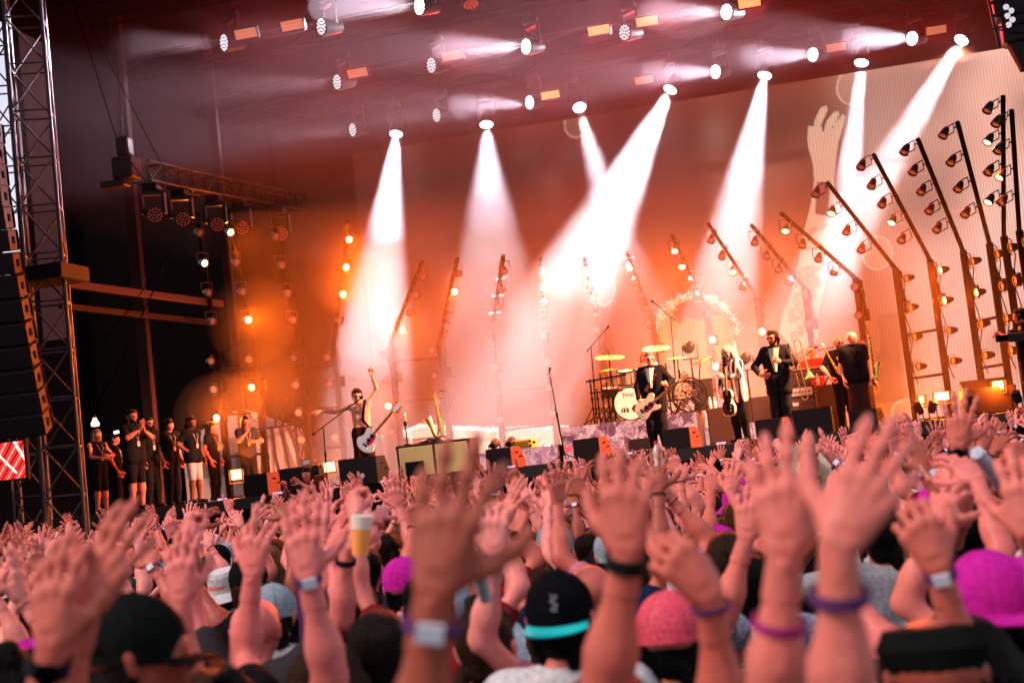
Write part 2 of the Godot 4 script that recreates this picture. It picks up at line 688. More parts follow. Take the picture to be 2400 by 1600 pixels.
func stage_house() -> void:
	var mb := MB.new()
	var ground := mat("trampled_grass", 0.06, 0.055, 0.03, 0.95)
	ground.albedo_texture = noise_tex(4, 0.02, Color(0.55, 0.6, 0.4), Color(1, 0.9, 0.7), 512)
	ground.uv1_triplanar = true
	ground.uv1_scale = Vector3(0.4, 0.4, 0.4)
	mb.quad(Vector3(-300, 0, 300), Vector3(300, 0, 300), Vector3(300, 0, -300), Vector3(-300, 0, -300), Vector3.UP)
	struct("ground", mb, ground)
	var black := mat("black_paint", 0.012, 0.010, 0.010, 0.6)
	mb = MB.new()
	mb.bx(Vector3(-5.5, DECK - 0.1, -31.0), Vector3(31, 0.2, 15.0))
	var dm := mat("stage_deck", 0.03, 0.022, 0.02, 0.55)
	struct("stage_floor", mb, dm)
	mb = MB.new()
	mb.bx(Vector3(-5.5, (DECK - 0.21) * 0.5, -23.7), Vector3(31, DECK - 0.21, 0.1))
	tag(obj("stage_skirt", mb, mat("skirt_cloth", 0.006, 0.005, 0.006, 0.95)), "black cloth skirt hanging along the front of the stage", "stage skirt")
	mb = MB.new()
	mb.bx(Vector3(-3.5, 12.9, -28.4), Vector3(25.0, 0.3, 20.0))
	struct("stage_roof", mb, mat("roof_cloth", 0.006, 0.002, 0.003, 0.95))
	# side and back cloths
	var drape := mat("black_drape", 0.004, 0.0025, 0.0025, 0.98)
	for d in [[Vector3(-22.2, 0, -37.6), Vector3(7.8, 0, -37.6), "black backcloth hung across the rear from the dark wing to behind the screen"], [Vector3(7.6, 0, -24.5), Vector3(7.6, 0, -37.6), "black side cloth closing the wing beside the tallest light ladders"], [Vector3(-18.6, 0, -29.4), Vector3(-18.6, 0, -14.0), "black side cloth outside the left tower shading the wing"]]:
		mb = MB.new()
		var a: Vector3 = d[0]
		var b: Vector3 = d[1]
		var u := (b - a).normalized()
		var s := u.cross(Vector3.UP)
		var n := int(a.distance_to(b) / 0.12)
		var last := Vector3.ZERO
		var tall := 12.7 if a.x > 0.0 else 18.0
		for i in n + 1:
			var p := a + u * (a.distance_to(b) * i / n) + s * (0.07 * sin(i * 1.3) + 0.05 * sin(i * 0.37))
			if i > 0:
				mb.quad(last, p, p + Vector3.UP * tall, last + Vector3.UP * tall, -s)
				mb.quad(last + s * 0.02, p + s * 0.02, p + s * 0.02 + Vector3.UP * tall, last + s * 0.02 + Vector3.UP * tall, s)
			last = p
		tag(obj("stage_drape", mb, drape), d[2], "drape")
	# the big screen
	var wall := thing("video_wall", "huge video wall showing a raised tattooed arm behind the band", "video screen", Vector3((WALL_X0 + WALL_X1) / 2, WALL_Y0, WALL_Z))
	var hw := (WALL_X1 - WALL_X0) / 2
	var hh := WALL_Y1 - WALL_Y0
	mb = MB.new()
	mb.quad(Vector3(-hw, 0, 0), Vector3(hw, 0, 0), Vector3(hw, hh, 0), Vector3(-hw, hh, 0), Vector3.BACK)
	var sm := mat("screen_face", 0.02, 0.02, 0.02, 0.5)
	sm.emission_enabled = true
	sm.emission_texture = screen_print()
	sm.emission_energy_multiplier = SCREEN
	obj("screen", mb, sm, wall)
	mb = MB.new()
	mb.bx(Vector3(0, hh / 2, -0.12), Vector3(hw * 2 + 0.06, hh + 0.06, 0.2))
	obj("cabinet_frame", mb, black, wall)
	var al := AreaLight3D.new()
	al.name = "screen_glow"
	al.area_size = Vector2(hw * 2, hh)
	al.light_color = Color(1.0, 0.6, 0.42)
	al.light_energy = 6.0
	al.area_range = 40.0
	al.shadow_enabled = true
	wall.add_child(al)
	al.position = Vector3(0, hh / 2, 0.05)
	al.rotation.y = PI


const SCREEN := 0.58


# ---------------------------------------------------------------- the roof rig
func moving_light(label: String, p: Vector3, dir: Vector3, half: float, energy: float, r: float, group: String, glow := 10.0, tint := Color(0.93, 0.93, 1.0)) -> void:
	var t := thing("moving_light", label, "stage light", p, group)
	var m := mat("fixture_black", 0.015, 0.013, 0.014, 0.4)
	dir = dir.normalized()
	var b := aim(dir)
	var mb := MB.new()
	mb.lathe(Transform3D(b, Vector3.ZERO), [Vector2(0, -r * 2.6), Vector2(r * 0.7, -r * 2.4), Vector2(r * 0.95, -r * 1.2), Vector2(r * 1.12, 0), Vector2(r * 1.12, r * 0.12), Vector2(r * 0.98, r * 0.12), Vector2(r * 0.98, 0.01), Vector2(0, 0.01)], 18)
	obj("head", mb, m, t)
	mb = MB.new()
	var side := dir.cross(Vector3.UP).normalized()
	for s in [-1.0, 1.0]:
		mb.bar(side * s * r * 1.35 - dir * r, side * s * r * 1.35 - dir * r + Vector3.UP * r * 2.6, 0.06, 0.1)
	mb.bar(-side * r * 1.4 - dir * r + Vector3.UP * r * 2.6, side * r * 1.4 - dir * r + Vector3.UP * r * 2.6, 0.08, 0.12)
	obj("yoke", mb, m, t)
	mb = MB.new()
	mb.bx(-dir * r + Vector3.UP * (r * 2.6 + 0.12), Vector3(0.3, 0.16, 0.26), 0.02)
	mb.tube(-dir * r + Vector3.UP * (r * 2.6 + 0.2), -dir * r + Vector3.UP * (r * 2.6 + 0.36), 0.025)
	obj("base", mb, m, t)
	mb = MB.new()
	for q in 19:
		var o := Vector2.ZERO
		if q > 0:
			o = Vector2.from_angle(TAU * (q - 1) / 6.0) * r * 0.42 if q < 7 else Vector2.from_angle(TAU * (q - 7) / 12.0 + 0.26) * r * 0.79
		mb.lathe(Transform3D(b, b.x * o.x + b.z * o.y + dir * 0.02), [Vector2(r * 0.165, 0), Vector2(r * 0.13, 0.015), Vector2(0, 0.02)], 8)
	obj("lens", mb, lamp_mat("white_lens_%d" % int(glow), 0.92, 0.94, 1.0, glow) if glow > 0.0 else mat("dull_cells", 0.30, 0.10, 0.07, 0.25), t)
	if energy > 0.0:
		var s := SpotLight3D.new()
		s.name = "beam"
		s.light_energy = energy
		s.light_color = tint
		s.light_size = r * 0.7
		s.spot_angle = half
		s.spot_angle_attenuation = 0.45
		s.spot_range = 40.0
		s.spot_attenuation = 2.0
		s.shadow_enabled = true
		t.add_child(s)
		s.transform = Transform3D(Basis.looking_at(dir, Vector3.RIGHT), dir * 0.06)


const BEAM := 1650.0
const SIDE := 120.0


func roof_rig() -> void:
	var tm := mat("truss_dark", 0.010, 0.006, 0.006, 0.7)
	for z in [-34.6, -32.9, -29.1, -25.3]:
		var nm: String = {-34.6: "black roof truss over the row of long white beams", -32.9: "black roof truss carrying the second row of white lights", -29.1: "black roof truss in the middle of the roof", -25.3: "black roof truss nearest the front edge of the stage"}[z]
		var t := thing("roof_truss", nm, "truss", Vector3(-3.5, 12.0, z))
		for c in [[-0.22, -0.22], [0.22, -0.22], [0.22, 0.22], [-0.22, 0.22]]:
			var mb := MB.new()
			mb.tube(Vector3(-11, c[0], c[1]), Vector3(11, c[0], c[1]), 0.03)
			obj("chord", mb, tm, t)
		for i in 22:
			for f in 2:
				var mb := MB.new()
				var x := -11.0 + i
				var s := 0.22 if i % 2 == 0 else -0.22
				if f == 0:
					mb.tube(Vector3(x, -s, 0.22), Vector3(x + 1, s, 0.22), 0.016, -1, 6)
				else:
					mb.tube(Vector3(x, -0.22, s), Vector3(x + 1, -0.22, -s), 0.016, -1, 6)
				obj("diagonal", mb, tm, t)
	# the long beams down from the back of the roof
	var k := 0
	var ord := ["first", "second", "third", "fourth", "fifth", "sixth", "seventh"]
	for r in [[928, 312, 893, 640, 10.0, 1.2], [1140, 290, 1152, 600, 14.0, 0.3], [1358, 250, 1408, 430, 7.0, 0.5], [1572, 208, 1395, 570, 11.0, 1.4], [1793, 175, 1718, 560, 9.0, 1.2], [2020, 145, 1975, 570, 5.5, 1.5], [2255, 92, 2060, 420, 6.0, 1.8]]:
		var p := on_z(r[0], r[1], -34.6)
		var q := at(r[2], r[3], seen(p).z - 1.6)
		moving_light("stage light throwing the %s of the seven long white beams counted from the singer's side" % ord[k], p, q - p, r[4], BEAM * r[5], 0.17, "lights with long white beams", 14.0)
		k += 1
	# the lights that sweep sideways
	for r in [
		[828, 304, -33.4, 0.8, "small white stage light lowest at the left end of the roof"], [1025, 270, -33.4, 0.5, "half hidden white stage light above the second long beam"],
		[1243, 240, -33.4, 2.2, "white stage light sweeping sideways left of the amber louvre panel"], [1679, 168, -33.4, 2.4, "bright white stage light between the fourth and fifth long beams"],
		[1907, 128, -33.4, 2.2, "bright white stage light between the fifth and sixth long beams"], [2140, 90, -33.4, 3.4, "brightest white stage light beside the seventh long beam"],
		[792, 192, -29.1, 1.0, "white stage light with a soft flat beam in mid roof left"], [1013, 153, -29.1, 0.0, "stage light showing only its cells without a beam"],
		[1235, 109, -29.1, 2.6, "white stage light with a broad glowing beam in mid roof"], [1466, 76, -29.1, 0.4, "dim stage light between two amber louvre panels"], [1705, 28, -29.1, 1.8, "white stage light near the top right of the roof"],
		[527, 100, -25.3, 1.6, "round white stage light nearest the dark wing"], [755, 62, -25.3, 0.9, "white stage light high in front of the second louvre panel"], [985, 14, -25.3, 2.4, "white stage light topmost at the roof's front edge"],
	]:
		var p := on_z(r[0], r[1], r[2])
		var d := Vector3(-0.66, -0.10, 0.74)
		if r[3] > 1.7:
			mist("lamp_haze", p + d * 1.15, Vector3(1.1, 2.5, 1.1), 0.022, Color(0.97, 0.90, 0.92), RenderingServer.FOG_VOLUME_SHAPE_ELLIPSOID, aim(d))
		moving_light(r[4], p, d, 9.0, SIDE * r[3], 0.17, "lights sweeping sideways", 3.0 if r[3] > 1.7 else 0.45)
	# amber louvre panels
	var am := lamp_mat("amber_panel", 1.0, 0.34, 0.12, 0.75)
	var dim := lamp_mat("dim_amber_panel", 1.0, 0.34, 0.16, 0.22)
	var fm := mat("fixture_black", 0, 0, 0)
	var places := [[838, 170, -28.7, 0], [1060, 130, -28.7, 0], [1290, 222, -33.2, 1], [1510, 187, -33.2, 0], [1960, 110, -33.2, 0], [2195, 70, -33.2, 0], [576, 78, -25.0, 0], [685, 58, -25.0, 0], [1404, 70, -28.7, 1], [1517, 49, -28.7, 1], [1757, 6, -28.7, 1]]
	var said := ["faint amber louvre panel above the first long beam", "faint amber louvre panel behind a broad white beam", "amber louvre panel right of the second long beam", "faint amber louvre panel above the fourth long beam", "faint amber louvre panel above the sixth long beam", "faint amber louvre panel left of the seventh long beam", "faint amber louvre panel beside the round white light", "faint amber louvre panel crossed by a thin white beam", "bright amber louvre panel left of the dim stage light", "bright amber louvre panel right of the dim stage light", "amber louvre panel cut by the top of the view"]
	for i in places.size():
		var r: Array = places[i]
		var p := on_z(r[0], r[1], r[2])
		var t := thing("louvre_panel", said[i], "light panel", p, "amber louvre panels in the roof")
		var bs := Basis.from_euler(Vector3(0.5, 0, 0))
		t.basis = bs
		var mb := MB.new()
		for s in [-1.0, 1.0]:
			mb.bx(Vector3(s * 0.24, 0, 0), Vector3(0.03, 0.22, 0.08))
			mb.bx(Vector3(0, s * 0.11, 0), Vector3(0.45, 0.03, 0.08))
		mb.bx(Vector3(0, 0, -0.05), Vector3(0.5, 0.24, 0.02))
		obj("frame", mb, fm, t)
		for q in 3:
			mb = MB.new()
			mb.bx(Vector3(0, -0.062 + q * 0.062, 0.01), Vector3(0.44, 0.054, 0.03), 0.006)
			obj("slat", mb, am if r[3] == 1 else dim, t)
		var al := AreaLight3D.new()
		al.name = "panel_light"
		al.area_size = Vector2(0.44, 0.18)
		al.light_color = Color(1.0, 0.20, 0.24)
		al.light_energy = WASH * (1.6 if r[3] == 1 else 1.0)
		al.area_range = 40.0
		al.shadow_enabled = true
		t.add_child(al)
		al.position = Vector3(0, 0, 0.06)
		al.rotation.y = PI


const WASH := 6.0


# ---------------------------------------------------------------- the light ladders
var lamp_meshes := {}


func par_lamp(label: String, p: Vector3, dir: Vector3, hang: Vector3, lit: bool, group: String, halo := false) -> void:
	if halo:
		mist("lamp_haze", p + dir * 0.2, Vector3.ONE * 2.0, 0.022, Color(0.97, 0.90, 0.88))
	var t := thing("par_lamp", label, "par lamp", p, group, aim(dir).scaled(Vector3.ONE * 0.82))
	var m := mat("par_can", 0.03, 0.018, 0.015, 0.4, 0.3)
	if not lamp_meshes.has("can"):
		var mb := MB.new()
		mb.lathe(Transform3D(), [Vector2(0, -0.2), Vector2(0.05, -0.19), Vector2(0.075, -0.13), Vector2(0.098, -0.02), Vector2(0.108, 0.05), Vector2(0.112, 0.05), Vector2(0.112, 0.07), Vector2(0.092, 0.07), Vector2(0.088, 0.03), Vector2(0, 0.03)], 16)
		lamp_meshes.can = mb.mesh()
		mb = MB.new()
		mb.lathe(Transform3D(), [Vector2(0.086, 0.035), Vector2(0.06, 0.05), Vector2(0, 0.055)], 16)
		lamp_meshes.lens = mb.mesh()
	obj("can", lamp_meshes.can, m, t)
	obj("lens", lamp_meshes.lens, lamp_mat("amber_lens", 1.0, 0.50, 0.14, 9.0) if lit else mat("dull_lens", 0.22, 0.14, 0.12, 0.5), t)
	var inv := t.transform.affine_inverse()
	var mb := MB.new()
	var side := dir.cross(hang).normalized()
	var h := hang.normalized()
	var e := p + hang
	for s in [-1.0, 1.0]:
		mb.bar(inv * (p + side * s * 0.125 - dir * 0.03), inv * (p + side * s * 0.125 - dir * 0.03 + h * 0.2), 0.025, 0.012)
	mb.bar(inv * (p - side * 0.13 - dir * 0.03 + h * 0.2), inv * (p + side * 0.13 - dir * 0.03 + h * 0.2), 0.025, 0.012)
	mb.bar(inv * (p - dir * 0.03 + h * 0.2), inv * e, 0.03)
	obj("yoke", mb, m, t)
	if lit:
		var s := SpotLight3D.new()
		s.name = "glow"
		s.light_energy = PAR * (1.5 if halo else 1.0) * (0.5 if p.x > 1.0 else 1.0)
		s.light_color = Color(1.0, 0.43, 0.08)
		s.light_size = 0.07
		s.spot_angle = 80.0
		s.spot_angle_attenuation = 0.6
		s.spot_range = 20.0
		s.spot_attenuation = 2.0
		s.shadow_enabled = true
		t.add_child(s)
		s.transform = Transform3D(Basis.looking_at(Vector3.UP, Vector3.RIGHT), Vector3(0, 0.085, 0))


const PAR := 11.5

const HALO := 4
const LIT := [793, 650, 600, 795, 612, 920, 547, 980, 812, 537, 782, 707, 920, 783, 937, 962, 1058, 662, 1268, 605, 1653, 770, 1660, 828, 1780, 875, 1840, 517, 1268, 650, 1372, 608, 1487, 635, 1600, 590, 1615, 612, 1740, 632, 1525, 790, 1763, 757, 1985, 485, 2065, 558, 2195, 615, 2300, 480, 2330, 325, 2340, 390, 2248, 660, 2258, 720, 540, 530, 470, 585]


func ladders() -> void:
	var m := mat("ladder_steel", 0.009, 0.005, 0.004, 0.75)
	# foot across, distance, arm tip across and down, distance of the tip, lamps on the arm
	var posts := [
		[540, 31.0, 462, 500, 29.0, 4], [630, 31.6, 533, 500, 29.6, 4], [735, 32.4, 640, 512, 30.4, 4], [815, 33.2, 815, 520, 31.4, 4],
		[948, 34.0, 990, 612, 32.4, 4], [1064, 34.4, 1072, 605, 32.8, 4], [1186, 34.6, 1180, 598, 33.0, 4], [1312, 34.6, 1268, 602, 33.0, 4],
		[1440, 34.4, 1370, 603, 32.8, 4], [1566, 34.0, 1470, 592, 32.4, 4], [1694, 33.4, 1575, 550, 31.6, 4], [1815, 32.6, 1660, 524, 30.8, 4],
		[1930, 31.8, 1762, 528, 29.8, 4], [2052, 31.0, 1832, 500, 29.0, 4], [2148, 30.0, 1940, 428, 28.0, 4], [2232, 29.2, 2048, 362, 27.2, 5],
		[2312, 28.2, 2152, 326, 26.2, 5], [2376, 27.4, 2245, 286, 25.6, 4], [2412, 26.6, 2352, 225, 25.0, 4], [2450, 26.0, 2372, 258, 24.6, 4]]
	var said := ["in the wing by the crew", "behind the singer's outstretched arm", "behind the singer's raised hand", "behind the lone microphone stand", "behind the drum kit's cymbals", "behind the floor fan", "behind the keyboard player", "right of the bald musician", "behind the control desk", "at the far right edge"]
	var lamps := []
	for pair in 10:
		var feet := []
		var tops := []
		var t := thing("light_ladder", "tall steel light ladder with bent arms %s" % said[pair], "light ladder", deck(posts[pair * 2][0], posts[pair * 2][1]), "bent light ladders round the stage")
		var o := t.position
		for j in 2:
			var r: Array = posts[pair * 2 + j]
			var f := deck(r[0], r[1])
			var top := f + Vector3.UP * 3.3
			var tip := at(r[2], r[3], r[4])
			feet.append(f)
			tops.append(top)
			var mb := MB.new()
			mb.bar(f - o, top - o, 0.13, 0.13, 0.01)
			mb.bar(f - o + Vector3(0, 0.02, 0), f - o + Vector3(0, 0.05, 0), 0.42, 0.42)
			obj("post", mb, m, t)
			mb = MB.new()
			var back := (top - tip).normalized() * 0.45
			mb.bar(top + back * 0.6 - o, tip - o, 0.075)
			obj("arm", mb, m, t)
			mb = MB.new()
			mb.bar(top - o, top + back * 0.6 - o + Vector3.DOWN * 0.3, 0.06)
			mb.bar(top + back * 0.6 - o + Vector3.DOWN * 0.3, top + back * 0.6 - o, 0.06)
			mb.bar(top - o + Vector3.DOWN * 0.04, top - o + (tip - top) * 0.12, 0.07)
			obj("hinge", mb, m, t)
			mb = MB.new()
			var c := [top - o]
			for q in 9:
				c.append(top - o + Vector3(0.1 + 0.05 * sin(q * 1.7), -0.3 * q - 0.1, 0.08 + 0.05 * cos(q * 2.3)))
			mb.path(c, [0.012], 5)
			obj("cable", mb, mat("cable_black", 0.01, 0.008, 0.008, 0.6), t)
			# an actuator hung under the knee
			mb = MB.new()
			mb.tube(top - o + back * 0.5 + Vector3.DOWN * 0.3, f - o + Vector3.UP * 2.5 + Vector3(0.12, 0, 0), 0.04)
			mb.bx(f - o + Vector3(0.14, 2.45, 0.02), Vector3(0.12, 0.25, 0.12), 0.01)
			obj("actuator", mb, m, t)
			var mid := Vector3(-3.0, DECK + 1.2, -26.0)
			var face := (mid - f).normalized()
			var across := face.cross(Vector3.UP).normalized()
			for k in r[5]:
				var u: float = 0.97 - k * 0.86 / r[5]
				var q := top.lerp(tip, u)
				var dn := Vector3.DOWN * 0.3
				var dir := (mid + Vector3(0, 0, 4) - q).normalized() * 0.8 + Vector3.DOWN * 0.5
				if pair < 3:
					dir = (Vector3(-2, 3, -20) - q).normalized()
				if pair >= 7:
					dn = Vector3(-0.28, -0.12, 0.05)
				lamps.append_array(lamp_on("arm", said[pair], j, k, q + dn, dir.normalized(), -dn))
			for k in 4:
				var q := f.lerp(top, 0.92 - k * 0.19)
				var sd := across * (0.3 if pair >= 7 else 0.24) * (1.0 if f.x < -2.75 else -1.0)
				if pair >= 3 and pair < 7:
					sd = across * 0.1 * (1.0 if f.x < -2.75 else -1.0) + face * 0.22
				var dir := (Vector3(-2.0, DECK + 2.0, -20.0) - q).normalized()
				if pair >= 7:
					dir = (Vector3(-9.0, DECK + 1.5, -24.0) - q).normalized()
				lamps.append_array(lamp_on("post", said[pair], j, k, q + sd, dir, -sd))
		for u in [0.28, 0.56, 0.86]:
			var mb := MB.new()
			mb.bar(feet[0].lerp(tops[0], u) - o, feet[1].lerp(tops[1], u) - o, 0.055)
			if u > 0.8 and pair > 2:
				continue
			obj("rung", mb, m, t)
	for i in range(0, LIT.size(), 2):
		var best = null
		for l in lamps:
			if not l[5] and (best == null or l[0].distance_to(Vector2(LIT[i], LIT[i + 1])) < best[0].distance_to(Vector2(LIT[i], LIT[i + 1]))):
				best = l
		if best[0].distance_to(Vector2(LIT[i], LIT[i + 1])) < 60.0:
			best[5] = true
			best.append(i < HALO * 2)
	for l in lamps:
		par_lamp("%s par lamp, %s" % ["lit amber" if l[5] else "unlit", l[1]], l[2], l[3], l[4], l[5], "par lamps on the light ladders", l.size() > 6 and l[6])


func lamp_on(where: String, ladder: String, j: int, k: int, p: Vector3, dir: Vector3, hang_: Vector3) -> Array:
	var s := seen(p)
	if s.x < -40 or s.x > 2440 or s.y < -40:
		return []
	var ord := ["top", "second", "third", "fourth", "fifth"]
	return [[Vector2(s.x, s.y), "%s on the %s %s, ladder %s" % [ord[k], ["left", "right"][j], where, ladder], p, dir, hang_, false]]


# ---------------------------------------------------------------- bodies
var shapes := {}


# a mesh grown from capsules; meshes of the same key are shared and all are grown at the end
func grown(called: String, key: String, parts: Array, material: Material, parent: Node) -> MeshInstance3D:
	if not shapes.has(key):
		shapes[key] = {"mb": MB.new(), "parts": parts, "users": []}
	var o := MeshInstance3D.new()
	o.material_override = material
	o.name = called
	parent.add_child(o, true)
	shapes[key].users.append(o)
	return o


func grow_all() -> void:
	var keys := shapes.keys()
	var work := func(i: int) -> void:
		var s: Dictionary = shapes[keys[i]]
		for p in s.parts:
			Field.add(s.mb, p[0], p[1], p[2])
	var id := WorkerThreadPool.add_group_task(work, keys.size(), -1, true)
	WorkerThreadPool.wait_for_group_task_completion(id)
	for k in keys:
		var m: ArrayMesh = shapes[k].mb.mesh()
		for o in shapes[k].users:
			o.mesh = m


# capsules of a hand: w wrist, f the way the fingers point, u the way the back of the hand faces, side +1 right or -1 left
func hand_bones(w: Vector3, f: Vector3, u: Vector3, side: float, curl: Array, spread: float, s := 1.0) -> Array:
	f = f.normalized()
	u = (u - f * u.dot(f)).normalized()
	var l := -f.cross(u) * side
	var o := []
	var knuckle := []
	for i in 4:
		var k: Vector3 = w + (f * [0.090, 0.096, 0.090, 0.080][i] + l * [0.031, 0.010, -0.012, -0.032][i] + u * [0.0, 0.003, 0.002, -0.003][i]) * s
		knuckle.append(k)
		o.append([w + (l * [0.016, 0.006, -0.006, -0.016][i] + f * 0.012) * s, k, 0.0145 * s, 0.0115 * s])
	o.append([w + (f * 0.02 + l * 0.022 - u * 0.008) * s, w + (f * 0.055 + l * 0.034 - u * 0.010) * s, 0.017 * s, 0.014 * s])
	o.append([w + (f * 0.02 - l * 0.018 - u * 0.006) * s, w + (f * 0.065 - l * 0.030 - u * 0.006) * s, 0.015 * s, 0.012 * s])
	for i in 4:
		var d := f.rotated(u, side * deg_to_rad([9.0, 1.0, -7.0, -17.0][i] * spread))
		var ax := d.cross(u).normalized()
		var p: Vector3 = knuckle[i]
		var seg: Array = [[0.048, 0.030, 0.023], [0.053, 0.034, 0.024], [0.049, 0.032, 0.024], [0.038, 0.024, 0.021]][i]
		var r: float = [0.0086, 0.0089, 0.0084, 0.0073][i]
		for j in 3:
			d = d.rotated(ax, -deg_to_rad([62.0, 85.0, 55.0][j]) * curl[i + 1])
			var q: Vector3 = p + d * seg[j] * s
			o.append([p, q, r * s, r * 0.90 * s])
			if j < 2:
				o.append([q + u * 0.0006 * s, q + d * 0.001, r * 0.97 * s, r * 0.97 * s])
			p = q
			r *= 0.90
		o.append([w + (f * 0.03 + l * [0.010, 0.004, -0.004, -0.010][i] + u * 0.0125) * s, knuckle[i] + u * 0.0055 * s, 0.0045 * s, 0.0045 * s])
		o.append([knuckle[i] + u * 0.004 * s, knuckle[i] + (u * 0.004 + f * 0.004) * s, 0.0092 * s, 0.0085 * s])
	var c: float = curl[0]
	var td := (f * (0.55 + 0.3 * c) + l * (0.95 - 0.6 * c) * (0.6 + 0.4 * spread) - u * (0.30 + 0.5 * c)).normalized()
	var tp := w + (f * 0.022 + l * 0.024 - u * 0.010) * s
	var tr := 0.0150
	for j in 3:
		var q: Vector3 = tp + td * [0.044, 0.035, 0.028][j] * s
		o.append([tp, q, tr * s, tr * 0.86 * s])
		tp = q
		tr *= 0.86
		td = (td + f * (0.32 - 0.2 * c) - l * 0.55 * c).normalized()
	return o


func elbow(sh: Vector3, w: Vector3, hint: Vector3, l1 := 0.29, l2 := 0.265) -> Vector3:
	var d := w - sh
	var l := minf(d.length(), (l1 + l2) * 0.998)
	d = d.normalized()
	var a := (l1 * l1 - l2 * l2 + l * l) / (2.0 * l)
	var hgt := sqrt(maxf(l1 * l1 - a * a, 0.0))
	return sh + d * a + (hint - d * hint.dot(d)).normalized() * hgt


func shifted(b: Array, by: float) -> Array:
	return b.map(func(q): return [q[0], q[1], q[2] + by, q[3] + by])


# the joints of a standing figure that faces -z, 1.75 m tall; "up" moves the trunk, "turn" leans it round the hips
func figure(p: Dictionary) -> Dictionary:
	var up: Vector3 = p.get("up", Vector3.ZERO)
	var turn: Basis = p.get("turn", Basis())
	var hip := Vector3(0, 0.94, 0) + up
	var tw := func(v: Vector3) -> Vector3:
		return hip + turn * (v + up - hip)
	var g: float = p.get("girth", 1.0)
	var f := {"head": tw.call(p.get("head", Vector3(0, 1.635, -0.015))), "head_basis": turn * p.get("look", Basis())}
	var torso := []
	for s in [-1.0, 1.0]:
		torso.append([tw.call(Vector3(s * 0.075 * g, 1.0, 0)), tw.call(Vector3(s * 0.085 * g, 1.33, -0.005)), 0.100 * g, 0.108 * g])
		torso.append([tw.call(Vector3(s * 0.07, 1.38, 0.0)), tw.call(Vector3(s * 0.155, 1.415, 0.0)), 0.07, 0.06])
		torso.append([tw.call(Vector3(0, 1.465, 0.01)), tw.call(Vector3(s * 0.13, 1.43, 0.01)), 0.05, 0.05])
		torso.append([hip + Vector3(s * 0.07 * g, -0.02, 0), tw.call(Vector3(s * 0.075 * g, 1.02, 0)), 0.112 * g, 0.10 * g])
	torso.append([tw.call(Vector3(-0.06, 1.2, -0.01)), tw.call(Vector3(0.06, 1.2, -0.01)), 0.10 * g, 0.10 * g])
	f.torso = torso
	f.neck = [[tw.call(Vector3(0, 1.44, 0.012)), f.head + f.head_basis * Vector3(0, -0.06, 0.012), 0.058, 0.054]]
	f.sh = []
	f.el = []
	f.wr = []
	f.arms = [[], []]
	f.hands = [[], []]
	f.at = []
	for i in 2:
		var s: float = -1.0 if i == 0 else 1.0
		var a: Dictionary = p.arms[i]
		var w: Vector3 = a.w
		var sh: Vector3 = tw.call(Vector3(s * 0.175, 1.425, 0.0))
		if w.y > sh.y + 0.15:
			sh += Vector3(-s * 0.012, 0.045, 0)
		var e: Vector3 = a.e if a.has("e") else elbow(sh, w, a.get("hint", Vector3(s, -0.4, 0.25)))
		if not a.has("e"):
			w = e + (w - e).normalized() * 0.265
		if a.get("pull", false):
			sh = e + (sh - e).normalized() * 0.3
		var thick: float = p.get("thick", 1.0) * 0.86
		f.sh.append(sh)
		f.el.append(e)
		f.wr.append(w)
		f.arms[i] = [[tw.call(Vector3(s * 0.12, 1.41, 0)), sh, 0.06, 0.058], [sh, e, 0.055 * thick, 0.041 * thick], [e, e.lerp(w, 0.3), 0.041 * thick, 0.045 * thick], [e.lerp(w, 0.3), e.lerp(w, 0.96), 0.045 * thick, 0.027 * thick]]
		var fw: Vector3 = a.get("f", (w - e).normalized())
		f.hands[i] = hand_bones(w, fw, a.get("u", Vector3(0, 0, 1)), s, a.get("curl", [0.15, 0.12, 0.08, 0.12, 0.18]), a.get("spread", 1.0), a.get("size", 1.0))
		var lat := fw.cross(a.get("u", Vector3(0, 0, 1))).normalized() * 0.010 * thick
		f.hands[i].append([e.lerp(w, 0.72) + lat * 0.6, w + lat, 0.030 * thick, 0.020 * thick])
		f.hands[i].append([e.lerp(w, 0.72) - lat * 0.6, w - lat, 0.030 * thick, 0.020 * thick])
	var legs: Array = p.get("legs", [[Vector3(-0.095, 0.5, -0.02), Vector3(-0.11, 0.08, 0.02)], [Vector3(0.095, 0.5, -0.02), Vector3(0.11, 0.08, 0.02)]])
	f.legs = []
	f.feet = []
	for i in 2:
		var s: float = -1.0 if i == 0 else 1.0
		var h0 := hip + Vector3(s * 0.085, -0.03, 0)
		f.legs.append([h0, legs[i][0], 0.092, 0.062])
		f.legs.append([legs[i][0], legs[i][0].lerp(legs[i][1], 0.3), 0.06, 0.061])
		f.legs.append([legs[i][0].lerp(legs[i][1], 0.3), legs[i][1], 0.061, 0.042])
		var fd: Vector3 = Vector3(s * 0.25, 0, -1).normalized() if legs[i].size() < 3 else legs[i][2]
		f.feet.append([legs[i][1] + Vector3(0, -0.03, 0) - fd * 0.05, legs[i][1] + Vector3(0, -0.045, 0) + fd * 0.15, 0.045, 0.034])
	return f


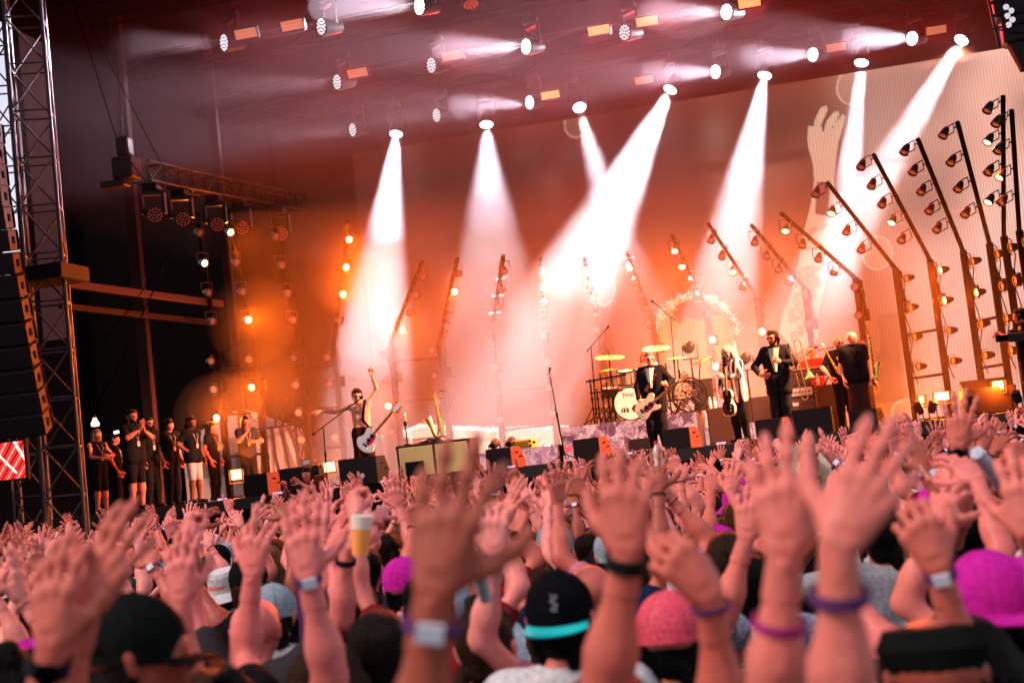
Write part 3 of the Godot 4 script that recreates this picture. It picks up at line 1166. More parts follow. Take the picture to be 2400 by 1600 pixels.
func head_bones(hc: Vector3, hb: Basis) -> Array:
	var o := []
	for b in [[0, 0.032, 0.030, 0, 0.036, -0.028, 0.082, 0.080], [0, -0.015, -0.045, 0, -0.068, -0.058, 0.056, 0.036], [-0.036, -0.045, -0.02, 0, -0.082, -0.066, 0.034, 0.022], [0.036, -0.045, -0.02, 0, -0.082, -0.066, 0.034, 0.022],
		[0, 0.004, -0.098, 0, -0.026, -0.117, 0.010, 0.0135], [-0.034, 0.020, -0.090, 0.034, 0.020, -0.090, 0.014, 0.014], [-0.016, -0.056, -0.098, 0.016, -0.056, -0.098, 0.0075, 0.0075], [-0.05, -0.012, -0.068, -0.036, -0.03, -0.078, 0.018, 0.018], [0.05, -0.012, -0.068, 0.036, -0.03, -0.078, 0.018, 0.018],
		[-0.082, 0.012, 0.012, -0.084, -0.022, 0.006, 0.017, 0.011], [0.082, 0.012, 0.012, 0.084, -0.022, 0.006, 0.017, 0.011]]:
		o.append([hc + hb * Vector3(b[0], b[1], b[2]), hc + hb * Vector3(b[3], b[4], b[5]), b[6], b[7]])
	return o


const HAIR := {
	"under_hat": [[0, -0.01, 0.040, 0, -0.055, 0.052, 0.064, 0.050], [-0.06, -0.01, 0.02, -0.066, -0.05, 0.02, 0.032, 0.022], [0.06, -0.01, 0.02, 0.066, -0.05, 0.02, 0.032, 0.022]],
	"short": [[0, 0.048, 0.034, 0, 0.056, -0.030, 0.088, 0.080], [0, 0.0, 0.045, 0, -0.05, 0.055, 0.070, 0.052], [-0.05, 0.03, 0.0, -0.06, 0.0, 0.02, 0.045, 0.035], [0.05, 0.03, 0.0, 0.06, 0.0, 0.02, 0.045, 0.035]],
	"quiff": [[0, 0.050, 0.034, 0, 0.066, -0.030, 0.087, 0.076], [0.02, 0.095, -0.05, -0.05, 0.085, -0.06, 0.034, 0.028], [0, 0.0, 0.045, 0, -0.05, 0.055, 0.070, 0.050], [-0.05, 0.03, 0.0, -0.062, 0.0, 0.01, 0.045, 0.032], [0.05, 0.03, 0.0, 0.062, 0.0, 0.01, 0.045, 0.032]],
	"long": [[0, 0.045, 0.034, 0, 0.052, -0.026, 0.092, 0.084], [-0.03, 0.0, 0.05, -0.05, -0.24, 0.085, 0.078, 0.05], [0.03, 0.0, 0.05, 0.05, -0.24, 0.085, 0.078, 0.05], [0, 0.0, 0.06, 0, -0.28, 0.10, 0.07, 0.05], [-0.075, 0.02, 0.0, -0.095, -0.22, 0.01, 0.04, 0.028], [0.075, 0.02, 0.0, 0.095, -0.22, 0.01, 0.04, 0.028]],
	"mane": [[0, 0.050, 0.034, 0, 0.056, -0.026, 0.098, 0.090], [-0.05, 0.0, 0.05, -0.10, -0.28, 0.06, 0.085, 0.07], [0.05, 0.0, 0.05, 0.10, -0.28, 0.06, 0.085, 0.07], [0, 0.0, 0.06, 0, -0.30, 0.10, 0.08, 0.07], [-0.085, 0.02, -0.01, -0.12, -0.28, -0.05, 0.045, 0.05], [0.085, 0.02, -0.01, 0.12, -0.28, -0.05, 0.045, 0.05]],
	"bun": [[0, 0.046, 0.034, 0, 0.052, -0.028, 0.088, 0.081], [0, 0.0, 0.045, 0, -0.04, 0.05, 0.074, 0.058], [0, 0.125, 0.05, 0, 0.145, 0.055, 0.042, 0.036]],
	"ponytail": [[0, 0.046, 0.034, 0, 0.052, -0.028, 0.088, 0.081], [0, 0.0, 0.045, 0, -0.04, 0.05, 0.074, 0.056], [0, 0.04, 0.115, 0, -0.05, 0.16, 0.036, 0.04], [0, -0.05, 0.16, 0, -0.24, 0.13, 0.04, 0.018]],
	"curly": [[0, 0.055, 0.034, 0, 0.062, -0.028, 0.098, 0.09], [-0.07, 0.05, 0.03, -0.07, -0.03, 0.04, 0.05, 0.045], [0.07, 0.05, 0.03, 0.07, -0.03, 0.04, 0.05, 0.045], [0, 0.02, 0.09, 0, -0.06, 0.07, 0.06, 0.05], [0.03, 0.13, 0.0, -0.04, 0.13, 0.03, 0.045, 0.04]],
	"fringe": [[0, 0.050, 0.034, 0, 0.060, -0.030, 0.092, 0.084], [0, 0.0, 0.045, 0, -0.06, 0.055, 0.076, 0.056], [-0.05, 0.062, -0.075, 0.05, 0.055, -0.078, 0.03, 0.03], [-0.072, 0.02, -0.02, -0.08, -0.05, 0.0, 0.034, 0.026], [0.072, 0.02, -0.02, 0.08, -0.05, 0.0, 0.034, 0.026]],
	"beard": [[0, -0.075, -0.062, 0, -0.095, -0.066, 0.038, 0.03], [-0.05, -0.045, -0.035, -0.02, -0.085, -0.062, 0.026, 0.026], [0.05, -0.045, -0.035, 0.02, -0.085, -0.062, 0.026, 0.026], [-0.02, -0.042, -0.10, 0.02, -0.042, -0.10, 0.009, 0.009]],
	"long_beard": [[0, -0.075, -0.062, 0, -0.22, -0.09, 0.048, 0.025], [-0.05, -0.045, -0.035, -0.02, -0.15, -0.07, 0.03, 0.03], [0.05, -0.045, -0.035, 0.02, -0.15, -0.07, 0.03, 0.03], [-0.025, -0.042, -0.10, 0.025, -0.042, -0.10, 0.011, 0.011]],
}


func hair(kind: String, material: Material, parent: Node, hc: Vector3, hb: Basis) -> MeshInstance3D:
	var b := []
	for q in HAIR[kind]:
		b.append([Vector3(q[0], q[1], q[2]), Vector3(q[3], q[4], q[5]), q[6], q[7]])
	# locks that break the outline
	var r := RandomNumberGenerator.new()
	r.seed = hash(kind)
	var locks := 80 if kind in ["curly", "mane", "long", "quiff", "fringe"] else 50
	if kind.contains("beard"):
		locks = 10
	for i in locks:
		var q: Array = b[r.randi() % b.size()]
		var c: Vector3 = q[0].lerp(q[1], r.randf())
		var d := Vector3(r.randf_range(-1, 1), r.randf_range(-0.5, 1), r.randf_range(-0.6, 1)).normalized()
		var s: Vector3 = c + d * (q[2] * 0.93)
		var t := (Vector3(r.randf_range(-0.3, 0.3), -1.0, r.randf_range(-0.2, 0.5)) - d * 0.1).normalized()
		if kind == "curly":
			t = Vector3(r.randf_range(-1, 1), r.randf_range(-1, 1), r.randf_range(-1, 1)).normalized() * 0.4
		var lr := r.randf_range(0.008, 0.016)
		b.append([s, s + t * r.randf_range(0.04, 0.08), lr, lr * 0.5])
	var o := grown("beard" if kind.contains("beard") else "hair", "hair_" + kind, [[b, 0.0075, 0.006]], material, parent)
	o.transform = Transform3D(hb, hc)
	return o


# head wear, built once round a head at the origin that faces -z
func headwear(kind: String, material: Material, parent: Node, hc: Vector3, hb: Basis, second: Material = null) -> void:
	var h := Node3D.new()
	h.name = {"cap": "cap", "bucket": "bucket_hat", "straw": "straw_hat", "flat": "flat_cap"}[kind]
	parent.add_child(h, true)
	h.transform = Transform3D(hb, hc + hb * Vector3(0, 0.035, 0.002))
	var x := Transform3D(Basis().scaled(Vector3(1.0, 1, 1.2)), Vector3(0, 0, 0.004))
	if not lamp_meshes.has(kind):
		var mb := MB.new()
		var mb2 := MB.new()
		if kind == "cap":
			var pr := []
			for i in 9:
				pr.append(Vector2(0.098 * cos(i * PI / 16.0), 0.104 * sin(i * PI / 16.0)))
			pr[8] = Vector2(0, 0.104)
			pr.push_front(Vector2(0.096, -0.04))
			mb.lathe(x, pr, 24)
			mb.lathe(Transform3D(Basis(), Vector3(0, 0.103, 0)), [Vector2(0.009, 0), Vector2(0.006, 0.006), Vector2(0, 0.008)], 8)
			for i in 6:
				var c := []
				for j in 9:
					var a := j * PI / 16.0
					c.append(x * (Vector3(cos(i * PI / 3) * cos(a) * 0.0985, sin(a) * 0.1045, sin(i * PI / 3) * cos(a) * 0.0985)))
				mb.path(c, [0.0016], 5, false)
			var n := 14
			for i in n:
				var a0 := PI + PI * (0.12 + 0.76 * i / n)
				var a1 := PI + PI * (0.12 + 0.76 * (i + 1) / n)
				var pts := []
				for a in [a0, a1]:
					var ee := sin(-a)
					pts.append(x * Vector3(0.094 * cos(a), -0.028, 0.094 * sin(a)))
					pts.append(x * Vector3(0.098 * cos(a), -0.045 + 0.012 * ee, 0.094 * sin(a) - 0.075 * pow(ee, 0.6)))
				mb2.quad(pts[0], pts[1], pts[3], pts[2], Vector3.UP)
				var dn := Vector3(0, -0.004, 0)
				mb2.quad(pts[0] + dn, pts[1] + dn, pts[3] + dn, pts[2] + dn, Vector3.DOWN)
				mb2.quad(pts[1], pts[1] + dn, pts[3] + dn, pts[3], Vector3.FORWARD)
		elif kind == "bucket":
			mb.lathe(x, [Vector2(0.098, -0.03), Vector2(0.088, 0.065), Vector2(0.075, 0.088), Vector2(0, 0.094)], 24)
			mb2.lathe(x, [Vector2(0.098, -0.028), Vector2(0.15, -0.07), Vector2(0.148, -0.074), Vector2(0.095, -0.032)], 24)
		elif kind == "straw":
			mb.lathe(x, [Vector2(0.092, -0.02), Vector2(0.086, 0.05), Vector2(0.07, 0.08), Vector2(0, 0.085)], 28)
			mb2.lathe(x, [Vector2(0.092, -0.018), Vector2(0.15, -0.03), Vector2(0.185, -0.012), Vector2(0.184, -0.017), Vector2(0.15, -0.036), Vector2(0.09, -0.024)], 32)
		else:
			mb.lathe(x, [Vector2(0.09, -0.015), Vector2(0.108, 0.03), Vector2(0.09, 0.066), Vector2(0, 0.074)], 20)
			mb2.bx(Vector3(0, -0.01, -0.115), Vector3(0.13, 0.014, 0.07), 0.006)
		lamp_meshes[kind] = mb.mesh()
		lamp_meshes[kind + "2"] = mb2.mesh()
	obj("crown", lamp_meshes[kind], material, h)
	obj("brim", lamp_meshes[kind + "2"], second if second else material, h)


func band_on(called: String, e: Vector3, w: Vector3, u: float, r: float, wide: float, material: Material, parent: Node, face: Vector3 = Vector3.ZERO, face_mat: Material = null, round_face := false) -> void:
	var c := e.lerp(w, u)
	var b := aim(w - e)
	var mb := MB.new()
	mb.lathe(Transform3D(b, c), [Vector2(r, -wide / 2), Vector2(r + 0.003, -wide / 2), Vector2(r + 0.0035, 0), Vector2(r + 0.003, wide / 2), Vector2(r, wide / 2)], 18)
	var o := obj(called, mb, material, parent)
	if face_mat:
		mb = MB.new()
		var z := (face - b.y * face.dot(b.y)).normalized()
		var fb := Basis(b.y.cross(z), b.y, z)
		var p := c + z * (r + 0.004)
		if round_face:
			mb.lathe(Transform3D(Basis(fb.x, fb.z, -fb.y), p), [Vector2(0.020, 0), Vector2(0.019, 0.008), Vector2(0.015, 0.009), Vector2(0, 0.009)], 16)
		else:
			mb.box(Transform3D(fb, p), Vector3(0.034, 0.026, 0.005), 0.001)
		obj("watch_face" if round_face else "tag", mb, face_mat, o)


func glasses(material: Material, parent: Node, hc: Vector3, hb: Basis) -> void:
	var mb := MB.new()
	var x := Transform3D(hb, hc)
	for s in [-1.0, 1.0]:
		mb.box(x * Transform3D(Basis(), Vector3(s * 0.032, 0.0, -0.112)), Vector3(0.05, 0.034, 0.008), 0.003)
		mb.bar(x * Vector3(s * 0.056, 0.008, -0.108), x * Vector3(s * 0.086, 0.006, 0.01), 0.006)
	mb.bar(x * Vector3(-0.01, 0.006, -0.114), x * Vector3(0.01, 0.006, -0.114), 0.006)
	obj("sunglasses", mb, material, parent)


func eyes(parent: Node, hc: Vector3, hb: Basis, brow: Material) -> void:
	var x := Transform3D(hb, hc)
	for s in [-1.0, 1.0]:
		var mb := MB.new()
		mb.lathe(x * Transform3D(aim(Vector3(s * 0.15, 0, -1)).scaled(Vector3(1.5, 1, 0.9)), Vector3(s * 0.031, -0.002, -0.099)), [Vector2(0.009, 0), Vector2(0.006, 0.004), Vector2(0, 0.005)], 10)
		var e := obj("eye", mb, mat("eye_white", 0.55, 0.42, 0.38, 0.3), parent)
		mb = MB.new()
		mb.lathe(x * Transform3D(aim(Vector3(s * 0.05, 0, -1)), Vector3(s * 0.031, -0.002, -0.1025)), [Vector2(0.0055, 0), Vector2(0.004, 0.003), Vector2(0, 0.003)], 10)
		obj("iris", mb, mat("iris_dark", 0.02, 0.01, 0.008, 0.2), e)
		mb = MB.new()
		mb.path([x * Vector3(s * 0.012, 0.021, -0.107), x * Vector3(s * 0.032, 0.026, -0.106), x * Vector3(s * 0.052, 0.018, -0.092)], [0.0045], 6)
		obj("eyebrow", mb, brow, parent)
	var lip := MB.new()
	lip.path([x * Vector3(-0.022, -0.057, -0.100), x * Vector3(0, -0.055, -0.108), x * Vector3(0.022, -0.057, -0.100)], [0.004, 0.0055, 0.004], 6)
	obj("mouth", lip, mat("lips", 0.35, 0.08, 0.06, 0.5), parent)


# the skin, shirt, trousers and shoes of one figure, as children of a root
func dress(t: Node3D, key: String, p: Dictionary, skin: Material, shirt: Material, trousers: Material, fine := 1.0) -> Dictionary:
	var f := figure(p)
	var body: Array = f.torso + f.neck + f.arms[0] + f.arms[1]
	if p.has("bare_legs"):
		body = body + f.legs
	var parts := [[body, 0.017 * fine, 0.016], [head_bones(f.head, f.head_basis) + f.neck, 0.0085 * fine, 0.010]]
	for i in 2:
		parts.append([f.hands[i], p.get("hand_cell", 0.0046), 0.0036])
	f.body = grown("body", key + "_body", parts, skin, t)
	if shirt:
		var extra: float = p.get("loose", 0.014)
		var b := shifted(f.torso, extra)
		if p.get("hem", 0.0) > 0.0:
			for s in [-1.0, 1.0]:
				b.append([Vector3(s * 0.075, 0.96, 0), Vector3(s * 0.085, 0.95 - p.hem, 0.0), 0.125, 0.13])
		for i in 2:
			var sl: float = p.get("sleeve", 0.5)
			if sl <= 0.0:
				continue
			b.append([f.sh[i], f.sh[i].lerp(f.el[i], minf(sl, 1.0)), 0.066 + extra * 0.3, 0.060 if sl < 1.0 else 0.054])
			b.append([f.sh[i].lerp(f.sh[1 - i], 0.16), f.sh[i], 0.066, 0.068])
			if sl > 1.0:
				b.append([f.el[i], f.el[i].lerp(f.wr[i], sl - 1.0), 0.056, 0.044])
		f.shirt = grown("jacket" if p.get("sleeve", 0.5) > 1.0 else "shirt", key + "_shirt", [[b, 0.016 * fine, 0.018]], shirt, t)
	if trousers:
		var lg: Array = shifted(f.legs, p.get("leg_loose", 0.014))
		if p.has("bare_legs"):
			lg = [lg[0], lg[3]]
		for s in [-1.0, 1.0]:
			var hp: Vector3 = Vector3(s * 0.07, 0.93, 0) + p.get("up", Vector3.ZERO)
			lg.append([hp, hp + Vector3(0, 0.06, 0), 0.122, 0.112])
		grown("shorts" if p.has("bare_legs") else "trousers", key + "_trousers", [[lg, 0.018 * fine, 0.016]], trousers, t)
	grown("shoe", key + "_shoe", [[[f.feet[0]], 0.014, 0.01]], mat("shoe_black", 0.015, 0.013, 0.013, 0.5), t)
	grown("shoe", key + "_shoe2", [[[f.feet[1]], 0.014, 0.01]], mat("shoe_black", 0.015, 0.013, 0.013, 0.5), t)
	return f


func skin_mat(key: String, r: float, g: float, b: float) -> StandardMaterial3D:
	if not M.has(key):
		var m := mat(key, r, g, b, 0.48)
		if not M.has("skin_noise"):
			M["skin_noise"] = noise_tex(11, 0.03, Color(0.93, 0.86, 0.85), Color(1, 1, 1), 256, 5)
		m.albedo_texture = M["skin_noise"]
		m.uv1_triplanar = true
		m.uv1_scale = Vector3(5, 5, 5)
	return M[key]


func cloth_mat(key: String, r: float, g: float, b: float) -> StandardMaterial3D:
	if not M.has(key):
		var m := mat(key, r, g, b, 0.9)
		m.metallic_specular = 0.08
		if not M.has("cloth_noise"):
			M["cloth_noise"] = noise_tex(12, 0.05, Color(0.72, 0.72, 0.72), Color(1, 1, 1), 256, 5)
		m.albedo_texture = M["cloth_noise"]
		m.uv1_triplanar = true
		m.uv1_scale = Vector3(3, 3, 3)
	return M[key]


func hair_mat(key: String, r: float, g: float, b: float) -> StandardMaterial3D:
	if not M.has(key):
		var m := mat(key, r, g, b, 0.55)
		m.metallic_specular = 0.2
		if not M.has("hair_noise"):
			M["hair_noise"] = noise_tex(13, 0.06, Color(0.15, 0.13, 0.11), Color(1, 1, 1), 256, 3)
		m.albedo_texture = M["hair_noise"]
		m.uv1_triplanar = true
		m.uv1_scale = Vector3(9, 1.2, 9)
		if not M.has("hair_relief"):
			var t := noise_tex(14, 0.07, Color(0, 0, 0), Color(1, 1, 1), 256, 3)
			M["hair_relief"] = t
		m.heightmap_enabled = true
		m.heightmap_texture = M["hair_relief"]
		m.heightmap_scale = 1.6
	return M[key]


# ---------------------------------------------------------------- the crowd
var skins := []
var shirts := []
var hairs := []


func palette() -> void:
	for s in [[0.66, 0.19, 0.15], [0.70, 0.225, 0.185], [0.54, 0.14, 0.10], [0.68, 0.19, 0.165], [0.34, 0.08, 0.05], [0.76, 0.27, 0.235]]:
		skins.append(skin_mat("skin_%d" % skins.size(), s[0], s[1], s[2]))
	for s in [["black", 0.012, 0.010, 0.012], ["white", 0.72, 0.72, 0.75], ["charcoal", 0.04, 0.035, 0.04], ["navy", 0.015, 0.02, 0.06], ["pale grey", 0.35, 0.35, 0.38], ["pink", 0.62, 0.20, 0.28], ["dark red", 0.20, 0.015, 0.02], ["black", 0.015, 0.012, 0.012], ["black", 0.010, 0.010, 0.013], ["black", 0.014, 0.012, 0.012], ["charcoal", 0.03, 0.025, 0.03], ["light blue", 0.30, 0.42, 0.55], ["dark green", 0.02, 0.06, 0.045], ["purple", 0.10, 0.03, 0.12]]:
		shirts.append([s[0], cloth_mat("cloth_%d" % shirts.size(), s[1], s[2], s[3])])
	for s in [["black", 0.012, 0.008, 0.007], ["dark brown", 0.03, 0.015, 0.009], ["brown", 0.09, 0.04, 0.02], ["auburn", 0.16, 0.05, 0.02], ["blond", 0.42, 0.24, 0.10], ["black", 0.01, 0.008, 0.008]]:
		hairs.append([s[0], hair_mat("hair_%d" % hairs.size(), s[1], s[2], s[3])])


# poses of the crowd: wrist places and hand directions of the left and the right arm
func crowd_pose(i: int) -> Dictionary:
	var r := RandomNumberGenerator.new()
	r.seed = 100 + i
	var arms := []
	for k in 2:
		var s := -1.0 if k == 0 else 1.0
		var a := {}
		var up := r.randf_range(1.86, 2.0)
		var out := r.randf_range(0.16, 0.34)
		var fwd := r.randf_range(-0.30, 0.0)
		a.spread = r.randf_range(0.8, 1.7)
		a.curl = [r.randf_range(0, 0.2), r.randf_range(0.0, 0.2), r.randf_range(0.0, 0.16), r.randf_range(0.02, 0.2), r.randf_range(0.02, 0.26)]
		var f := Vector3(s * r.randf_range(-0.5, 0.55), 1, r.randf_range(-0.7, 0.15))
		var u := Vector3(r.randf_range(-1.1, 1.1), 0.1, 1)
		if r.randf() < 0.3:
			a.curl = [r.randf_range(0.2, 0.5), r.randf_range(0.2, 0.5), r.randf_range(0.2, 0.5), r.randf_range(0.25, 0.55), r.randf_range(0.3, 0.6)]
		match i % 6:
			1:  # clapping overhead
				out = 0.075
				up = 1.90
				fwd = -0.24
				u = Vector3(s, 0, 0.35)
				f = Vector3(-s * 0.1, 1, -0.25)
				a.curl = [0.25, 0.1, 0.08, 0.1, 0.14]
				a.spread = 0.35
			2:  # one arm high, the other bent at the side
				if k == i / 6 % 2:
					up = 1.62
					out = 0.24
					fwd = -0.26
			3:  # palms turned back
				u = Vector3(r.randf_range(-0.5, 0.5), 0.1, -1)
			4:  # a fist or a pointing hand
				if k == i / 6 % 2:
					a.curl = [0.9, 0.05 if i > 6 else 1.0, 1.0, 1.0, 1.0]
					a.spread = 0.4
			5:  # hands hanging from the wrist
				f = Vector3(-s * 0.5, 0.7, -0.7)
				u = Vector3(0, 1, 0.6)
				a.curl = [0.3, 0.3, 0.25, 0.3, 0.35]
		a.w = Vector3(s * out, up, fwd)
		a.f = f
		a.u = u
		a.hint = Vector3(s * 1.0, -0.35, r.randf_range(-0.5, 0.3))
		arms.append(a)
	return {"arms": arms, "thick": r.randf_range(0.76, 1.0), "girth": r.randf_range(0.9, 1.05), "sleeve": 0.0 if i % 7 == 3 else r.randf_range(0.35, 0.6), "look": Basis.from_euler(Vector3(r.randf_range(0.0, 0.15), r.randf_range(-0.4, 0.4), 0))}


const POSES := 20
const DOING := ["hands spread", "clapping overhead", "one arm up", "palms raised", "fist raised", "hands drooping"]


func fan(i: int, place: Vector3, tall: float, yaw: float, look: Dictionary) -> Node3D:
	var t := thing("person", "", "person", place, "crowd before the stage", Basis.from_euler(Vector3(0, yaw, 0)).scaled(Vector3.ONE * tall))
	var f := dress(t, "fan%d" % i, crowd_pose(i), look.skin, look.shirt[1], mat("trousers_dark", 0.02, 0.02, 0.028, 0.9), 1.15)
	var hb: Basis = f.head_basis
	match look.top:
		"cap", "bucket", "straw":
			hair("under_hat", look.hair[1], t, f.head, hb)
			headwear(look.top, look.hat, t, f.head, hb * Basis.from_euler(Vector3(-0.12, look.brim, 0)))
		"bald":
			pass
		_:
			hair(look.top, look.hair[1], t, f.head, hb)
	for k in 2:
		var q: int = look.bands[k]
		var u: Vector3 = -f.head_basis.z if q == 9 else Vector3(0, 0.2, 1)
		match q:
			1:
				band_on("wristband", f.el[k], f.wr[k], 0.93, 0.031, 0.014, mat("band_purple", 0.10, 0.03, 0.12, 0.7), t, u, mat("band_tag", 0.62, 0.66, 0.75, 0.5))
			2:
				band_on("watch", f.el[k], f.wr[k], 0.90, 0.032, 0.018, mat("strap_black", 0.01, 0.01, 0.012, 0.5), t, u, mat("watch_glass", 0.01, 0.015, 0.03, 0.1), true)
			3:
				band_on("bracelet", f.el[k], f.wr[k], 0.92, 0.031, 0.007, mat("strap_black", 0.01, 0.01, 0.012, 0.5), t)
			4:
				band_on("wristband", f.el[k], f.wr[k], 0.94, 0.031, 0.012, mat("band_white", 0.7, 0.7, 0.74, 0.6), t)
	return t


# a near person whose arms are placed one by one: wrist and fingertip given by where they stand before the stage
func near_fan(label: String, tall: float, body: Vector3, arms: Array, look: Dictionary, head = null) -> Node3D:
	var root := Vector3(body.x, 0, body.z)
	var t := thing("person", label, "person", root, "crowd before the stage")
	var p := {"arms": [], "thick": look.get("thick", 1.0), "hand_cell": 0.0036, "sleeve": look.get("sleeve", 0.4), "look": look.get("look", Basis())}
	p.up = Vector3(0, tall, 0)
	for k in 2:
		var s := -1.0 if k == 0 else 1.0
		var a = arms[k]
		if a == null:
			p.arms.append({"w": Vector3(s * 0.3, 1.0, -0.1), "hint": Vector3(s, -0.5, 0.5)})
			continue
		var q: Dictionary = a.duplicate()
		var w: Vector3 = q.wrist - root
		q.w = w
		q.f = q.tip - q.wrist
		if q.has("elbow"):
			q.e = q.elbow - root
			q.pull = true
		p.arms.append(q)
	var f := dress(t, "near%d" % shapes.size(), p, look.skin, look.shirt, mat("trousers_dark", 0.02, 0.02, 0.028, 0.9))
	if look.has("hat"):
		hair("under_hat", look.hair, t, f.head, f.head_basis)
		headwear(look.hat, look.hat_mat, t, f.head, f.head_basis * Basis.from_euler(Vector3(look.get("tilt", -0.1), look.get("brim", 0.0), 0)), look.get("hat_mat2"))
	elif look.has("hair_kind"):
		hair(look.hair_kind, look.hair, t, f.head, f.head_basis)
	for k in 2:
		if arms[k] == null or not arms[k].has("band"):
			continue
		var b: Array = arms[k].band
		band_on(b[0], f.el[k], f.wr[k], b[1], b[2], b[3], b[4], t, cam_at - (root + f.wr[k]), b[5] if b.size() > 5 else null, b.size() > 6)
	t.set_meta("figure", true)
	return t


func arm(wx: float, wy: float, tx: float, ty: float, d: float, opt := {}) -> Dictionary:
	var a := {"wrist": at(wx, wy, d), "tip": at(tx, ty, d + opt.get("away", 0.02)), "u": Vector3(0, 0.1, 1) * (1.0 if opt.get("back", true) else -1.0) + opt.get("roll", Vector3.ZERO)}
	if opt.has("ex"):
		a.elbow = at(opt.ex, opt.ey, d + opt.get("ed", 0.05))
		var l: Vector3 = a.elbow - a.wrist
		a.elbow = a.wrist + l.normalized() * 0.265
	for k in ["curl", "spread", "band", "size", "hint"]:
		if opt.has(k):
			a[k] = opt[k]
	return a


func crowd() -> void:
	palette()
	var purple := mat("band_purple", 0.10, 0.03, 0.12, 0.7)
	var tagm := mat("band_tag", 0.62, 0.66, 0.75, 0.5)
	var strap := mat("strap_black", 0.01, 0.01, 0.012, 0.5)
	var dark: Material = shirts[0][1]
	var brown: Material = hairs[1][1]
	var half := [0.25, 0.35, 0.3, 0.35, 0.4]
	var taken_spots := []
	# the people nearest to the camera
	var near := []
	near.append(near_fan("person with two blurred raised hands and a black watch at the bottom left corner", -0.06, on_y(105, 2.75, 1.7), [
		arm(120, 1510, 125, 1290, 2.45, {"ex": 70, "ey": 1800, "curl": [0.3, 0.3, 0.2, 0.25, 0.3], "spread": 0.6, "band": ["watch", 0.86, 0.036, 0.03, strap, mat("watch_glass", 0.01, 0.015, 0.03, 0.1), true]}),
		arm(205, 1425, 300, 1215, 2.5, {"ex": 120, "ey": 1690, "curl": [0.0, 0.15, 0.1, 0.12, 0.2], "spread": 0.7})], {"skin": skins[2], "shirt": dark, "hair_kind": "short", "hair": brown}))
	near.append(near_fan("person in a black cap turned right with brim seen from behind", 0.20, on_y(318, 3.0, 1.7), [null, null], {"skin": skins[4], "shirt": dark, "hat": "cap", "hat_mat": cloth_mat("cap_black", 0.008, 0.010, 0.009), "hair": brown, "look": Basis.from_euler(Vector3(0, -1.05, 0))}))
	near.append(near_fan("person raising a pale arm with a wristband tag left of the beer cup", -0.02, on_y(760, 3.7, 1.7), [
		arm(722, 1352, 700, 1195, 3.4, {"ex": 775, "ey": 1590, "curl": [0.1, 0.12, 0.1, 0.15, 0.2], "spread": 1.1, "band": ["wristband", 0.98, 0.031, 0.018, purple, tagm]}),
		null], {"skin": skins[3], "shirt": shirts[1][1], "hair_kind": "long", "hair": hairs[2][1]}))
	near.append(near_fan("person with the largest dark hand raised and a purple wristband, centre front", -0.1, on_y(1030, 2.1, 1.7), [
		arm(1020, 1385, 1080, 1075, 1.8, {"ex": 965, "ey": 1850, "curl": [0.1, 0.25, 0.1, 0.08, 0.2], "spread": 1.2, "band": ["wristband", 0.84, 0.034, 0.016, purple, tagm]}),
		null], {"skin": skin_mat("skin_brown", 0.34, 0.085, 0.05), "shirt": cloth_mat("cloth_purple_dark", 0.05, 0.02, 0.06), "hair_kind": "short", "hair": hairs[0][1]}))
	near.append(near_fan("person raising a half closed hand with a black bracelet before the drum riser", 0.0, on_y(1420, 2.55, 1.7), [null,
		arm(1470, 1290, 1462, 1105, 2.4, {"ex": 1425, "ey": 1580, "curl": [0.35, 0.3, 0.35, 0.45, 0.5], "spread": 0.9, "band": ["bracelet", 0.92, 0.032, 0.024, strap]})], {"skin": skins[2], "shirt": dark, "hair_kind": "short", "hair": hairs[0][1]}))
	near.append(near_fan("person with two big blurred hands and purple wristbands, right of centre front", -0.02, on_y(1905, 2.2, 1.7), [
		arm(1840, 1290, 1830, 1095, 2.2, {"ex": 1815, "ey": 1620, "curl": [0.2, 0.2, 0.15, 0.2, 0.25], "spread": 1.0, "band": ["wristband", 0.55, 0.040, 0.014, mat("band_magenta", 0.35, 0.02, 0.16, 0.6)]}),
		arm(1965, 1275, 2075, 1065, 1.95, {"ex": 1975, "ey": 1700, "curl": [0.1, 0.15, 0.12, 0.18, 0.2], "spread": 0.9, "band": ["wristband", 0.72, 0.038, 0.017, purple]})], {"skin": skins[0], "shirt": shirts[1][1], "hair_kind": "short", "hair": brown}))
	near.append(near_fan("person bending a hand forward over a white wristband tag near the magenta cap", -0.04, on_y(2270, 3.0, 1.7), [
		arm(2200, 1330, 2130, 1190, 2.9, {"ex": 2265, "ey": 1570, "curl": [0.3, 0.65, 0.7, 0.75, 0.8], "spread": 0.8, "band": ["wristband", 0.95, 0.031, 0.018, purple, tagm]}),
		null], {"skin": skins[2], "shirt": dark, "hair_kind": "long", "hair": hairs[0][1]}))
	near.append(near_fan("person in a magenta cap and green shirt at the right edge", 0.05, on_y(2325, 3.4, 1.7), [null,
		arm(2400, 1230, 2385, 1105, 3.0, {"curl": half, "spread": 0.7})], {"skin": skins[0], "shirt": shirts[12][1], "hat": "cap", "hat_mat": cloth_mat("cap_magenta", 0.60, 0.02, 0.36), "brim": PI, "hair": hairs[0][1], "look": Basis.from_euler(Vector3(0, 0.35, 0))}))
	near.append(near_fan("person in a black cap with a turquoise back panel in front of the drum riser", 0.07, on_y(1312, 4.0, 1.7), [null, null], {"skin": skins[0], "shirt": shirts[1][1], "hat": "cap", "hat_mat": cloth_mat("cap_black2", 0.006, 0.006, 0.008), "hat_mat2": mat("turquoise", 0.01, 0.5, 0.5, 0.6), "brim": PI, "hair": hairs[0][1]}))
	near.append(near_fan("person with a dark crop and bare ears in front of the white cabinet", 0.03, on_y(885, 3.9, 1.7), [null, null], {"skin": skins[2], "shirt": dark, "hair_kind": "short", "hair": brown, "look": Basis.from_euler(Vector3(0, 0.2, 0))}))
